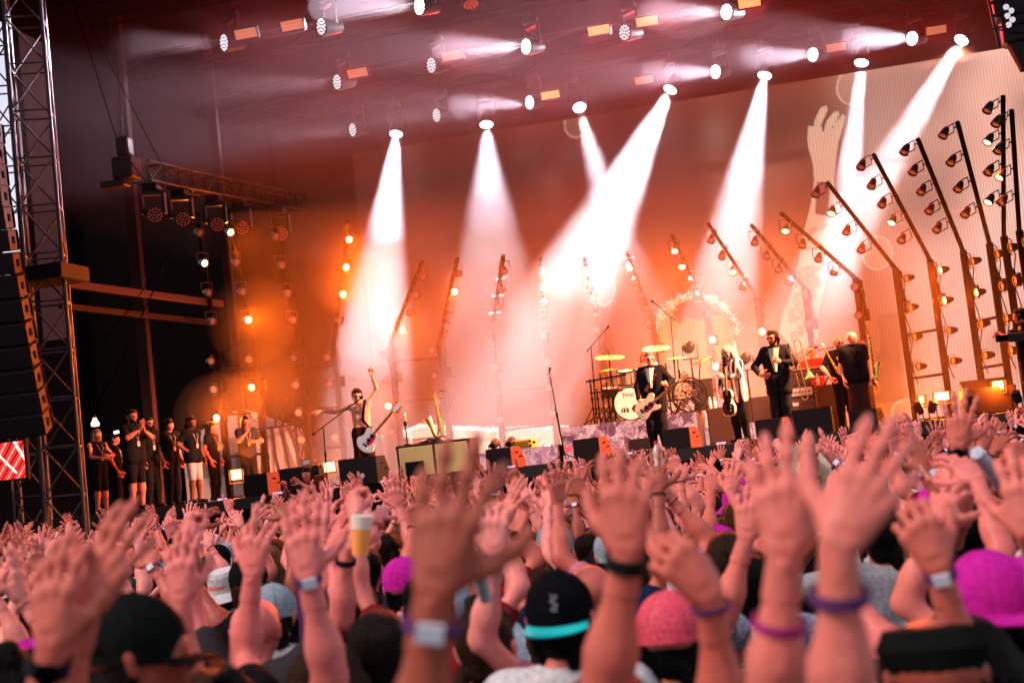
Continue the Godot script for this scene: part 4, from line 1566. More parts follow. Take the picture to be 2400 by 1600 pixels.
	near.append(near_fan("person with long brown hair low between the two tall forearms", -0.10, on_y(905, 3.1, 1.7), [null, null], {"skin": skins[0], "shirt": dark, "hair_kind": "long", "hair": hairs[2][1]}))
	near.append(near_fan("person with dark hair lowest at the bottom edge left of centre", -0.02, on_y(560, 2.7, 1.7), [null, null], {"skin": skins[0], "shirt": dark, "hair_kind": "curly", "hair": hairs[0][1]}))
	near.append(near_fan("person with auburn long hair beside the tall pale forearm", -0.02, on_y(480, 3.4, 1.7), [null,
		arm(592, 1345, 600, 1225, 4.1, {"ex": 572, "ey": 1560, "curl": [0.3, 0.5, 0.15, 0.5, 0.2], "spread": 1.2})], {"skin": skins[3], "shirt": dark, "hair_kind": "long", "hair": hairs[3][1]}))
	near.append(near_fan("person with straight black hair between two forearms at the bottom", -0.06, on_y(690, 3.2, 1.7), [null, null], {"skin": skins[0], "shirt": dark, "hair_kind": "long", "hair": hairs[0][1]}))
	near.append(near_fan("person whose dark blurred head fills the bottom edge at the middle", -0.03, on_y(1330, 2.35, 1.7), [null, null], {"skin": skins[4], "shirt": dark, "hair_kind": "short", "hair": hairs[0][1]}))
	near.append(near_fan("person in a black flat topped hat at the bottom right", 0.02, on_y(2190, 2.7, 1.7), [null, null], {"skin": skins[4], "shirt": dark, "hat": "flat", "hat_mat": cloth_mat("cap_black", 0, 0, 0), "hair": hairs[0][1]}))
	near.append(near_fan("person with a bowed clasped hand and a thin band, right of the glitter cap", -0.05, on_y(1700, 2.7, 1.7), [
		arm(1665, 1400, 1575, 1290, 2.55, {"ex": 1700, "ey": 1690, "curl": [0.6, 0.7, 0.75, 0.8, 0.8], "spread": 0.4, "roll": Vector3(0, 0.8, 0), "band": ["bracelet", 0.94, 0.033, 0.010, purple]}), null], {"skin": skins[2], "shirt": dark, "hair_kind": "long", "hair": hairs[0][1]}))
	near.append(near_fan("person in a glittery pink cap worn backwards and a white shirt", -0.02, on_y(1565, 4.0, 1.7), [null, null], {"skin": skins[2], "shirt": shirts[1][1], "hat": "cap", "hat_mat": glitter(), "brim": 0.0, "hair": hairs[0][1]}))
	near.append(near_fan("person raising a slim pale arm with a wristband tag beside the largest hand", -0.03, on_y(1130, 4.3, 1.7), [null,
		arm(1165, 1300, 1150, 1190, 4.1, {"ex": 1128, "ey": 1500, "curl": [0.2, 0.5, 0.55, 0.5, 0.5], "spread": 0.7, "band": ["wristband", 0.97, 0.030, 0.016, purple, tagm]})], {"skin": skins[5], "shirt": shirts[5][1], "hair_kind": "bun", "hair": hairs[2][1], "thick": 0.9}))
	near.append(near_fan("person with blurred fingers raised between the black cap and the tall forearm", -0.05, on_y(450, 4.1, 1.7), [
		arm(425, 1405, 420, 1275, 3.8, {"ex": 440, "ey": 1640, "curl": [0.5, 0.25, 0.2, 0.22, 0.3], "spread": 0.8}), null], {"skin": skins[3], "shirt": dark, "hair_kind": "short", "hair": brown}))
	near.append(near_fan("person in a blue and white swirl shirt behind a bent forearm", -0.02, on_y(1760, 5.0, 1.7), [
		arm(1750, 1260, 1760, 1160, 4.4, {"ex": 1690, "ey": 1470, "curl": half, "spread": 0.6}),
		arm(1820, 1300, 1790, 1210, 4.6, {"ex": 1830, "ey": 1480, "curl": half, "band": ["wristband", 0.9, 0.031, 0.016, purple, tagm]})], {"skin": skins[0], "shirt": swirl(), "hair_kind": "short", "hair": hairs[0][1]}))
	near.append(near_fan("person in a broad pale straw hat below the keyboard amplifiers", 0.27, on_y(1905, 8.5, 1.7), [null, null], {"skin": skins[0], "shirt": shirts[1][1], "hat": "straw", "tilt": 0.95, "hat_mat": cloth_mat("straw", 0.55, 0.45, 0.32), "hair": hairs[1][1]}))
	near.append(near_fan("person stretching one long arm with a dark watch up before the tall ladders", 0.05, on_y(2290, 5.3, 1.7), [
		arm(2245, 1045, 2255, 935, 5.0, {"ex": 2250, "ey": 1210, "curl": [0.1, 0.1, 0.08, 0.1, 0.15], "spread": 1.5, "band": ["watch", 0.93, 0.032, 0.022, strap, mat("watch_glass", 0, 0, 0), true]}), null], {"skin": skins[2], "shirt": dark, "hair_kind": "short", "hair": hairs[0][1]}))
	near.append(near_fan("person in a pale blue cap under the tall pale forearm", 0.0, on_y(635, 6.0, 1.7), [null, null], {"skin": skins[0], "shirt": shirts[4][1], "hat": "cap", "hat_mat": cloth_mat("cap_blue", 0.30, 0.38, 0.45), "hair": hairs[1][1]}))
	near.append(near_fan("person lifting a plastic cup of beer in the left hand", 0.0, on_y(820, 5.6, 1.7), [
		arm(812, 1285, 850, 1215, 5.0, {"ex": 800, "ey": 1460, "curl": [0.5, 0.55, 0.55, 0.55, 0.55], "spread": 0.4, "roll": Vector3(-0.5, 0, 0), "band": ["watch", 0.82, 0.034, 0.02, strap]}), null], {"skin": skins[3], "shirt": dark, "hair_kind": "curly", "hair": hairs[0][1]}))
	for c in [["person in a magenta cap and black shirt below the guitarist in stripes", 1685, 6.6, 0.0, 0], ["person in a magenta cap and white shirt before the right floor floods", 2190, 7.6, 0.02, 1], ["person in a magenta cap and dark shirt near the left edge", 62, 4.8, -0.02, 2]]:
		near.append(near_fan(c[0], c[3], on_y(c[1], c[2], 1.7), [null, null], {"skin": skins[c[4]], "shirt": shirts[c[4]][1], "hat": "cap", "hat_mat": cloth_mat("cap_magenta", 0, 0, 0), "hat_mat2": dark, "brim": PI, "hair": hairs[0][1]}))
	# things held up over the heads
	for c in [["rolled white paper tube held up beside the largest hand", 1108, 1290, 1128, 1365, 3.6, 0.018], ["pale blue tube held slanting up at the right before the tallest ladders", 2290, 1060, 2352, 1140, 4.2, 0.02]]:
		var p0 := at(c[1], c[2], c[5])
		var p1 := at(c[3], c[4], c[5] + 0.15)
		var tb := MB.new()
		tb.path([Vector3.ZERO, (p1 - p0) * 0.5 + Vector3(0, 0.004, 0), (p1 - p0) * 1.5], [c[6], c[6] * 1.05, c[6]], 14)
		var to := obj("paper_tube", tb, cloth_mat("paper_pale", 0.55, 0.60, 0.70))
		to.position = p0
		tag(to, c[0], "tube")
	bottle("clear bottle with a red cap held up in the far rows below the bassist", at(1547, 1112, 9.2))
	# small marks sewn on the backs of two black caps
	var mb := MB.new()
	var cc := []
	for j in 12:
		cc.append(Vector3(0.011 * sin(j * 1.15), 0.022 - 0.004 * j, 0.0))
	mb.path(cc, [0.0022], 5)
	mb.tube(Vector3(-0.008, 0.026, 0), Vector3(0.006, -0.024, 0), 0.0018, -1, 5)
	var mk := obj("sewn_mark", mb, mat("mark_grey", 0.20, 0.20, 0.24, 0.7))
	mk.reparent(near[8])
	mk.transform = Transform3D(Basis.from_euler(Vector3(-0.25, 0.12, 0)), Vector3(0.012, 1.635 + 0.07 + 0.062, 0.110))
	mb = MB.new()
	mb.bx(Vector3.ZERO, Vector3(0.034, 0.014, 0.004), 0.002)
	mk = obj("sewn_mark", mb, mat("mark_pale", 0.5, 0.5, 0.56, 0.7))
	mk.reparent(near[1])
	mk.transform = Transform3D(Basis.from_euler(Vector3(-0.2, -0.35, 0)), Vector3(-0.045, 1.635 + 0.20 + 0.052, 0.100))
	for n in near:
		taken_spots.append(Vector2(n.position.x, n.position.z))
	beer_cup(at(846, 1250, 4.98))
	phone(at(602, 1206, 9.0))
	# everyone else, row by row from the front
	var marks := ["the line array", "the crew", "the wing flood", "the singer", "the cream cabinet", "the saxophone", "the drum riser", "the bassist", "the striped jacket", "the trombonist", "the bald musician", "the tallest ladders"]
	var edge := [120, 420, 640, 850, 1010, 1190, 1420, 1600, 1760, 1930, 2130, 9999]
	var said := []
	var r := RandomNumberGenerator.new()
	r.seed = 21
	var d := 3.9
	var count := 0
	var hats := [["magenta", cloth_mat("cap_magenta", 0, 0, 0)], ["black", cloth_mat("cap_black", 0, 0, 0)], ["white", cloth_mat("cap_white", 0.7, 0.7, 0.72)], ["pale blue", cloth_mat("cap_blue", 0, 0, 0)]]
	var tops := ["short", "short", "long", "bun", "ponytail", "curly", "short", "long", "cap", "cap", "bucket", "bald", "fringe"]
	while d < 17.5:
		var step := clampf(0.5 + d * 0.014, 0.5, 0.8)
		var wide := 2400.0 * d / 3333.0
		var n := int((wide + 0.9) / step)
		for k in n:
			var px := 1200.0 + ((k + r.randf_range(0.15, 0.85)) / n - 0.5) * (wide + 0.9) / d * 3333.0
			var dd := d + r.randf_range(-0.25, 0.25)
			var p := on_y(px, dd, 1.75) * Vector3(1, 0, 1)
			var free := p.z > -22.3
			for q in taken_spots:
				if q.distance_to(Vector2(p.x, p.z)) < 0.40:
					free = false
			if not free or r.randf() < 0.06:
				continue
			taken_spots.append(Vector2(p.x, p.z))
			var i := r.randi() % POSES
			var top: String = tops[r.randi() % tops.size()]
			var hat: Array = hats[r.randi() % hats.size()]
			var look := {"skin": skins[r.randi() % skins.size()], "shirt": shirts[r.randi() % shirts.size()], "hair": hairs[r.randi() % hairs.size()], "top": top, "hat": hat[1], "brim": PI if r.randf() < 0.4 else 0.0, "bands": [[0, 0, 1, 2, 3, 4][r.randi() % 6], [0, 0, 0, 1, 3, 1][r.randi() % 6]]}
			var t := fan(i, p, r.randf_range(0.95, 1.04), r.randf_range(-0.35, 0.35) + 0.1, look)
			var m := 0
			while px > edge[m]:
				m += 1
			var on: String = {"cap": "%s cap" % hat[0], "bucket": "%s hat" % hat[0], "bald": "shaved head"}.get(top, "%s %s" % [look.hair[0], {"short": "crop", "long": "long hair", "bun": "bun", "ponytail": "ponytail", "curly": "curls", "fringe": "fringe"}.get(top, "hair")])
			var row: String = "close by" if d < 6.2 else "mid crowd" if d < 9.5 else "far rows"
			said.append(["%s shirt, %s, %s, %s below %s" % [look.shirt[0], on, DOING[i % 6], row, marks[m]], px, t])
			count += 1
		d += clampf(0.56 + d * 0.02, 0.6, 0.9)
	said.sort_custom(func(a, b): return a[1] < b[1])
	var many := {}
	for q in said:
		many[q[0]] = many.get(q[0], []) + [q[2]]
	for l in many:
		var n: int = many[l].size()
		for k in n:
			many[l][k].set_meta("label", l if n == 1 else l.replace(" below ", ", %s below " % (["left one", "right one"][k] if n == 2 else ["leftmost", "middle one", "rightmost", "fourth"][mini(k, 3)])))
	print("crowd ", count)


func glitter() -> StandardMaterial3D:
	var m := mat("glitter_pink", 1, 1, 1, 0.6)
	m.albedo_texture = noise_tex(31, 0.12, Color(0.55, 0.05, 0.22), Color(1.0, 0.45, 0.45), 256, 3)
	m.uv1_triplanar = true
	m.uv1_scale = Vector3(3, 3, 3)
	return m


func swirl() -> StandardMaterial3D:
	var m := mat("swirl_cloth", 1, 1, 1, 0.85)
	var f := FastNoiseLite.new()
	f.seed = 8
	f.frequency = 0.018
	f.domain_warp_enabled = true
	f.domain_warp_amplitude = 40.0
	var g := Gradient.new()
	g.interpolation_mode = Gradient.GRADIENT_INTERPOLATE_CONSTANT
	g.offsets = PackedFloat32Array([0, 0.3, 0.4, 0.5, 0.6, 0.7])
	g.colors = PackedColorArray([Color(0.02, 0.15, 0.28), Color(0.8, 0.85, 0.9), Color(0.05, 0.28, 0.42), Color(0.75, 0.85, 0.9), Color(0.02, 0.10, 0.2), Color(0.8, 0.85, 0.9)])
	var t := NoiseTexture2D.new()
	t.width = 256
	t.height = 256
	t.seamless = true
	t.noise = f
	t.color_ramp = g
	m.albedo_texture = t
	m.uv1_triplanar = true
	m.uv1_scale = Vector3(2.2, 2.2, 2.2)
	return m


func beer_cup(p: Vector3) -> void:
	var t := thing("beer_cup", "clear plastic cup of amber beer held up in a raised hand", "cup", p, "", Basis.from_euler(Vector3(0, 0, -0.16)))
	var mb := MB.new()
	mb.lathe(Transform3D(), [Vector2(0, -0.075), Vector2(0.030, -0.075), Vector2(0.043, 0.075), Vector2(0.046, 0.078), Vector2(0.043, 0.08)], 24)
	var g := mat("clear_plastic", 0.9, 0.9, 0.9, 0.1)
	g.transparency = BaseMaterial3D.TRANSPARENCY_ALPHA
	g.albedo_color.a = 0.08
	obj("cup", mb, g, t)
	mb = MB.new()
	mb.lathe(Transform3D(), [Vector2(0, -0.073), Vector2(0.0285, -0.073), Vector2(0.036, 0.015), Vector2(0, 0.015)], 20)
	obj("beer", mb, mat("beer", 0.9, 0.30, 0.01, 0.2), t)
	mb = MB.new()
	mb.lathe(Transform3D(), [Vector2(0.036, 0.016), Vector2(0.040, 0.062), Vector2(0, 0.066)], 20)
	obj("foam", mb, mat("foam", 0.75, 0.62, 0.5, 0.9), t)


func phone(p: Vector3) -> void:
	var t := thing("phone", "black phone held upright filming above the crowd", "phone", p, "", Basis.from_euler(Vector3(0, 0.2, -0.05)))
	var mb := MB.new()
	mb.bx(Vector3.ZERO, Vector3(0.075, 0.155, 0.009), 0.004)
	obj("case", mb, mat("phone_black", 0.008, 0.008, 0.01, 0.3), t)
	mb = MB.new()
	mb.bx(Vector3(0, 0, 0.005), Vector3(0.068, 0.146, 0.002))
	obj("screen", mb, lamp_mat("phone_screen", 0.5, 0.16, 0.10, 0.25), t)


# ---------------------------------------------------------------- the left wing
func wire(label: String, a: Vector3, b: Vector3, r: float, category := "wire") -> void:
	var mb := MB.new()
	mb.tube(Vector3.ZERO, b - a, r, -1, 6)
	var o := obj("steel_wire", mb, mat("wire_steel", 0.08, 0.05, 0.05, 0.4, 0.6))
	o.position = a
	tag(o, label, category)


func left_wing() -> void:
	var steel := mat("tower_steel", 0.028, 0.015, 0.019, 0.55, 0.1)
	var dark := mat("truss_dark", 0, 0, 0)
	# the lattice tower in front of the white sky
	var c := at(108, 640, 24.6)
	c.y = 0.0
	truss("lattice_tower", "tall grey lattice tower at far left in front of the white sky", "tower", c, c + Vector3.UP * 15.0, Vector3(0.45, 0, 1), 0.62, 0.62, 0.85, steel, 0.035, 0.018)
	var c2 := at(30, 640, 30.5)
	c2.y = 0.0
	truss("lattice_tower", "darker lattice tower half hidden behind the first one", "tower", c2, c2 + Vector3.UP * 15.0, Vector3(0.3, 0, 1), 0.6, 0.6, 0.9, steel, 0.04, 0.02)
	var mb := MB.new()
	mb.bx(Vector3.ZERO, Vector3(0.95, 0.26, 0.95), 0.01)
	var o := obj("tower_collar", mb, dark)
	o.position = at(118, 645, 24.6)
	tag(o, "square steel sleeve round the lattice tower at mid height", "sleeve")
	# wing cloths
	mb = MB.new()
	mb.bx(Vector3.ZERO, Vector3(9.0, 6.7, 0.1))
	o = obj("wing_cloth", mb, mat("black_drape", 0, 0, 0))
	o.position = Vector3(-23.0, 3.35, -33.2)
	tag(o, "black cloth wall closing the lower left wing behind the towers", "cloth wall")
	mb = MB.new()
	mb.bx(Vector3.ZERO, Vector3(0.9, 16.0, 0.06))
	o = obj("wing_cloth", mb, mat("brown_cloth", 0.06, 0.025, 0.025, 0.9))
	o.position = on_z(112, 600, -37.2) * Vector3(1, 0, 1) + Vector3(0.1, 8.7, 0)
	tag(o, "brownish upright strip of cloth beside the white sky", "cloth")
	# the loudspeaker array
	var la := thing("line_array", "long curved hanging line array of black loudspeakers at far left", "loudspeaker", at(20, 420, 23.0))
	var edge := [[-2, 310], [2, 360], [8, 410], [14, 460], [22, 510], [32, 562], [43, 615], [54, 668], [64, 722], [73, 776], [83, 829], [93, 882], [104, 933], [113, 984]]
	var box := mat("speaker_box", 0.018, 0.008, 0.008, 0.7)
	var grille := mat("speaker_grille", 0.012, 0.008, 0.009, 0.7)
	for i in edge.size():
		var p := at(edge[i][0], edge[i][1], 23.0) - la.position
		var b := Basis.from_euler(Vector3(0.06 + 0.025 * i, 0.22, 0.0))
		var x := Transform3D(b, p + b * Vector3(-0.62, 0, 0.0))
		mb = MB.new()
		mb.box(x, Vector3(1.24, 0.345, 0.5), 0.015)
		var cab := obj("cabinet", mb, box, la)
		mb = MB.new()
		mb.box(x * Transform3D(Basis(), Vector3(0, 0, 0.255)), Vector3(1.18, 0.31, 0.02), 0.004)
		obj("grille", mb, grille, cab)
		mb = MB.new()
		mb.box(x * Transform3D(Basis(), Vector3(0.625, 0.0, 0.05)), Vector3(0.02, 0.12, 0.1), 0.004)
		mb.box(x * Transform3D(Basis(), Vector3(0.625, 0.0, -0.17)), Vector3(0.03, 0.3, 0.05), 0.004)
		obj("handle", mb, mat("wire_steel", 0, 0, 0), cab)
	# the side screen
	var ss := thing("side_screen", "small red lit screen with white diagonal bars at lower left edge", "video screen", at(0, 1082, 24.0))
	mb = MB.new()
	mb.quad(Vector3(-1.6, -0.31, 0), Vector3(0.45, -0.31, 0), Vector3(0.45, 0.31, 0), Vector3(-1.6, 0.31, 0), Vector3.BACK)
	var im := Image.create(256, 80, false, Image.FORMAT_RGBA8)
	im.fill(Color(0.93, 0.16, 0.13))
	for k in 9:
		fill_poly(im, PackedVector2Array([Vector2(150 + k * 12, 80), Vector2(154 + k * 12, 80), Vector2(205 + k * 14, 0), Vector2(200 + k * 14, 0)]), Color(0.85, 0.55, 0.5) if k % 2 else Color(0.35, 0.02, 0.02))
	fill_poly(im, PackedVector2Array([Vector2(190, 20), Vector2(194, 17), Vector2(238, 66), Vector2(234, 70)]), Color(1, 0.8, 0.75))
	fill_poly(im, PackedVector2Array([Vector2(232, 0), Vector2(240, 0), Vector2(256, 30), Vector2(256, 44)]), Color(1, 0.8, 0.75))
	var sm := mat("side_screen_face", 0.02, 0.02, 0.02, 0.4)
	sm.emission_enabled = true
	sm.emission_texture = ImageTexture.create_from_image(im)
	sm.emission_energy_multiplier = 0.9
	obj("screen", mb, sm, ss)
	mb = MB.new()
	mb.bx(Vector3(-0.575, 0, -0.06), Vector3(2.12, 0.68, 0.1), 0.005)
	obj("cabinet_frame", mb, mat("black_paint", 0, 0, 0), ss)
	mb = MB.new()
	mb.bx(Vector3.ZERO, Vector3(4.0, 1.6, 0.4), 0.01)
	o = obj("screen_base", mb, mat("skirt_cloth", 0, 0, 0))
	o.position = Vector3(ss.position.x - 1.4, 0.8, ss.position.z - 0.1)
	tag(o, "black block carrying the small red screen at far left", "plinth")
	# masts
	for d in [[322, 640, 30.0, 0.24, "thick brown steel mast rising through the dark wing"], [531, 600, 32.0, 0.18, "thinner brown steel mast between wing and stage"]]:
		mb = MB.new()
		mb.bar(Vector3(0, 0, 0), Vector3(0, 10.55, 0), d[3], d[3] * 0.8, 0.01)
		for k in 12:
			mb.bx(Vector3(0, 0.6 + k * 0.85, 0), Vector3(d[3] * 1.08, 0.03, d[3] * 0.88))
		o = obj("steel_mast", mb, mat("mast_steel", 0.03, 0.012, 0.011, 0.7))
		var p := at(d[0], d[1], d[2])
		o.position = Vector3(p.x, DECK, p.z)
		tag(o, d[4], "mast")
	# the truss with five dark moving lights
	var a := at(330, 402, 26.0)
	var b2 := at(700, 478, 33.0)
	truss("lighting_truss", "small black truss slanting across the dark wing with five unlit lights", "truss", a, b2, Vector3.UP, 0.34, 0.36, 0.55, dark, 0.024, 0.014)
	var u := (b2 - a).normalized()
	var nm := ["nearest the mast", "second from the mast", "in the middle", "fourth from the mast", "at the far end"]
	for k in 5:
		var p: Vector3 = a + (b2 - a) * [0.05, 0.2, 0.4, 0.56, 0.84][k] + Vector3(0, -0.78, 0)
		moving_light("unlit moving light hung under the slanting wing truss, %s" % nm[k], p, Vector3(0.5, -0.35, 0.85), 5.0, 0.0, 0.15, "unlit lights under the wing truss", 0.0)
	mb = MB.new()
	mb.bx(Vector3(0, 0, 0), Vector3(0.42, 0.42, 0.42), 0.03)
	mb.bx(Vector3(0, 0.42, 0), Vector3(0.26, 0.36, 0.26), 0.04)
	mb.tube(Vector3(0, 0.5, 0), Vector3(0, 3.9, 0), 0.012)
	mb.bx(Vector3(-0.2, -0.3, 0.1), Vector3(0.5, 0.12, 0.3), 0.02)
	o = obj("chain_hoist", mb, mat("fixture_black", 0, 0, 0))
	o.position = at(295, 395, 27.0)
	tag(o, "black chain hoist at the left end of the slanting truss", "hoist")
	# long steel beams
	for d in [[150, 664, 27.0, 520, 712, 31.0, 0.14, "pale lit steel beam running back into the wing"], [140, 716, 27.0, 505, 757, 31.5, 0.11, "lower brown steel beam running back into the wing"]]:
		mb = MB.new()
		var p0 := at(d[0], d[1], d[2])
		mb.bar(Vector3.ZERO, at(d[3], d[4], d[5]) - p0, d[6], 0.1, 0.008)
		o = obj("steel_beam", mb, mat("beam_steel", 0.08, 0.035, 0.03, 0.6) if d[6] > 0.12 else mat("mast_steel", 0, 0, 0))
		o.position = p0
		tag(o, d[7], "beam")
	wire("thin guy wire from the roof down to the chain hoist", at(165, -20, 27.0), at(283, 360, 27.0), 0.01)
	wire("thin guy wire crossing the thick mast high up", at(200, 40, 28.0), at(375, 380, 28.0), 0.01)
	wire("thin guy wire slanting down past the pale beam", at(400, 590, 27.5), at(200, 860, 26.0), 0.011)
	# guy wire with chain and turnbuckle
	var gw := thing("guy_wire", "guy wire ending in chain links and a turnbuckle by the tower", "guy wire", at(300, 810, 25.6))
	mb = MB.new()
	mb.tube(Vector3.ZERO, at(395, 600, 27.0) - gw.position, 0.012, -1, 6)
	obj("wire", mb, mat("wire_steel", 0, 0, 0), gw)
	var e := at(268, 880, 25.3) - gw.position
	for k in 7:
		var l0 := e * (k / 7.0)
		var l1 := e * ((k + 1) / 7.0)
		var mid := (l0 + l1) / 2.0
		var ax := e.normalized()
		var sd := ax.cross(Vector3.BACK if k % 2 else Vector3.RIGHT).normalized() * 0.03
		mb = MB.new()
		mb.path([l0, mid + sd, l1, mid - sd, l0], [0.010], 6, false)
		obj("chain_link", mb, mat("wire_steel", 0, 0, 0), gw)
	mb = MB.new()
	var e2 := at(200, 985, 25.0) - gw.position
	mb.path([e, e.lerp(e2, 0.1), e.lerp(e2, 0.12), e.lerp(e2, 0.6), e.lerp(e2, 0.62), e2], [0.012, 0.012, 0.03, 0.03, 0.012, 0.012], 8)
	obj("turnbuckle", mb, mat("wire_steel", 0, 0, 0), gw)
	# backstage tent and its cloth
	var tn := thing("white_tent", "pale tent standing backstage behind the ladders left of the singer", "tent", deck(585, 35.5))
	mb = MB.new()
	mb.bx(Vector3(0, 0.75, 0), Vector3(2.6, 1.5, 1.6))
	obj("tent_wall", mb, cloth_mat("tent_cloth", 0.55, 0.42, 0.40), tn)
	mb = MB.new()
	var top := Vector3(0, 2.25, 0)
	var q := [Vector3(-1.38, 1.49, 0.85), Vector3(1.38, 1.49, 0.85), Vector3(1.38, 1.49, -0.85), Vector3(-1.38, 1.49, -0.85)]
	for k in 4:
		var p0: Vector3 = q[k]
		var p1: Vector3 = q[(k + 1) % 4]
		var nn := (p1 - p0).cross(top - p0).normalized()
		var i := mb.vert(p0, nn)
		mb.vert(p1, nn)
		mb.vert(top, nn)
		mb.tri(i, i + 1, i + 2)
		mb.quad(p0, p1, p1 + Vector3.DOWN * 0.14, p0 + Vector3.DOWN * 0.14, Vector3(nn.x, 0, nn.z).normalized())
	obj("tent_roof", mb, cloth_mat("tent_cloth", 0, 0, 0), tn)
	for k in 4:
		mb = MB.new()
		mb.bx(Vector3(-0.9 + 0.6 * k, 0.85, 0.81), Vector3(0.45, 0.5, 0.02))
		obj("window", mb, cloth_mat("tent_window", 0.30, 0.20, 0.19), tn)
	var cl := thing("hung_cloth", "crumpled white cloth hung behind the third light ladder post", "cloth", deck(648, 33.8))
	mb = MB.new()
	for k in 12:
		for j in 8:
			var f := func(ii: float, jj: float) -> Vector3:
				return Vector3(-0.4 + 0.075 * ii * (1.0 + 0.05 * jj), 1.55 - 0.19 * jj, 0.06 * sin(ii * 1.9 + jj * 0.7))
			mb.quad(f.call(k, j), f.call(k + 1, j), f.call(k + 1, j + 1), f.call(k, j + 1), Vector3(cos(k * 1.9), 0.1, 1).normalized())
	obj("sheet", mb, cloth_mat("tent_cloth", 0, 0, 0), cl)
	mb = MB.new()
	mb.tube(Vector3(-0.5, 1.58, 0), Vector3(0.6, 1.58, 0), 0.02)
	obj("rail", mb, dark, cl)
	var g := deck(693, 34.6)
	truss("backstage_frame", "dark lattice frame standing beside the pale tent", "frame", g, g + Vector3.UP * 2.4, Vector3.BACK, 0.5, 0.5, 0.55, dark, 0.03, 0.018)
	# work lights
	var wl := thing("work_lamp", "small greenish work lamp glowing above the woman at the tower", "lamp", at(222, 990, 28.0))
	mb = MB.new()
	mb.lathe(Transform3D(), [Vector2(0.02, 0.16), Vector2(0.035, 0.08), Vector2(0.05, 0.05)], 12)
	obj("socket", mb, mat("fixture_black", 0, 0, 0), wl)
	mb = MB.new()
	mb.lathe(Transform3D(), [Vector2(0.03, 0.10), Vector2(0.055, 0.03), Vector2(0.085, -0.02), Vector2(0.07, -0.07), Vector2(0, -0.08)], 14)
	obj("bulb", mb, lamp_mat("work_bulb", 1.0, 0.95, 0.7, 1.4), wl)
	wl = thing("tube_lamp", "short white tube lamp glowing beside the tall man in black", "lamp", at(280, 1012, 28.3))
	mb = MB.new()
	mb.tube(Vector3(-0.12, 0, 0), Vector3(0.12, 0.02, 0), 0.028)
	obj("tube", mb, lamp_mat("work_tube", 1.0, 0.92, 0.9, 1.6), wl)
	mb = MB.new()
	mb.bx(Vector3(0, 0.05, -0.02), Vector3(0.3, 0.03, 0.06), 0.005)
	obj("holder", mb, mat("fixture_black", 0, 0, 0), wl)
	# the big black fixture hanging at the top right corner, and a scanner at the top edge
	var hf := thing("hanging_fixture", "big black fixture with glinting lenses hanging in the top right corner", "stage light", at(2362, 60, 23.5))
	mb = MB.new()
	mb.bx(Vector3(0.05, 0.55, 0), Vector3(0.5, 0.9, 0.5), 0.03)
	mb.bx(Vector3(0.1, -0.1, 0), Vector3(0.42, 0.5, 0.42), 0.05)
	mb.tube(Vector3(0.1, -0.3, 0), Vector3(0.2, -0.78, 0.05), 0.17, 0.12, 14)
	obj("body", mb, mat("fixture_black", 0, 0, 0), hf)
	mb = MB.new()
	for k in 3:
		mb.bar(Vector3(-0.28, 0.35 - 0.22 * k, 0.26), Vector3(0.32, 0.42 - 0.22 * k, 0.26), 0.03)
		mb.bar(Vector3(-0.28, 0.35 - 0.22 * k, 0.26), Vector3(0.32, 0.2 - 0.22 * k, 0.26), 0.02)
	mb.bar(Vector3(-0.28, 0.5, 0.26), Vector3(-0.2, -0.4, 0.2), 0.035)
	obj("cage", mb, mat("fixture_black", 0, 0, 0), hf)
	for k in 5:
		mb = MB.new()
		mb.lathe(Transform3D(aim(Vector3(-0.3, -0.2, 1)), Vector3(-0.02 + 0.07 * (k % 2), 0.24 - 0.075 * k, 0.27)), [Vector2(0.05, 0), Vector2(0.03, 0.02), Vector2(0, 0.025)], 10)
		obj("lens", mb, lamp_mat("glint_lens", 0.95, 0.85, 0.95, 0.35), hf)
	var fs := SpotLight3D.new()
	fs.name = "front_light"
	fs.light_energy = FRONT
	fs.light_color = Color(1.0, 0.66, 0.48)
	fs.light_size = 0.15
	fs.spot_angle = 26.0
	fs.spot_angle_attenuation = 0.4
	fs.spot_range = 40.0
	fs.spot_attenuation = 2.0
	fs.shadow_enabled = true
	hf.add_child(fs)
	fs.transform = Transform3D(Basis.looking_at(Vector3(-3.6, DECK + 0.9, -26.0) - hf.position), Vector3(-0.5, -0.2, -0.35))
	moving_light("black unlit scanner peeking in at the top edge of the roof", at(1103, 8, 28.0), Vector3(0.2, -1, 0.3), 5.0, 0.0, 0.16, "unlit scanners", 0.0)


# ---------------------------------------------------------------- stage crew
func stander(label: String, px: float, d: float, yaw: float, tall: float, p: Dictionary, skin: Material, shirt: Material, trousers: Material, hair_kind: String, hair_m: Material, group := "", fine := 1.0, y := DECK) -> Array:
	var pos := on_y(px, d, y)
	var t := thing("person", label, "person", pos, group, Basis.from_euler(Vector3(0, yaw, 0)).scaled(Vector3.ONE * tall))
	p.hand_cell = p.get("hand_cell", 0.0055)
	var f := dress(t, "stander%d" % shapes.size(), p, skin, shirt, trousers, fine)
	if hair_kind:
		hair(hair_kind, hair_m, t, f.head, f.head_basis)
	eyes(t, f.head, f.head_basis, hair_m)
	if group.begins_with("crew"):
		var mb := MB.new()
		mb.path([Vector3(-0.06, 1.46, -0.06), Vector3(-0.05, 1.36, -0.135), Vector3(0, 1.2, -0.15), Vector3(0.05, 1.36, -0.135), Vector3(0.06, 1.46, -0.06)], [0.006], 5)
		mb.bx(Vector3(0, 1.15, -0.15), Vector3(0.06, 0.09, 0.006), 0.002)
		obj("lanyard", mb, mat("pass_card", 0.35, 0.28, 0.28, 0.5), t)
	return [t, f]


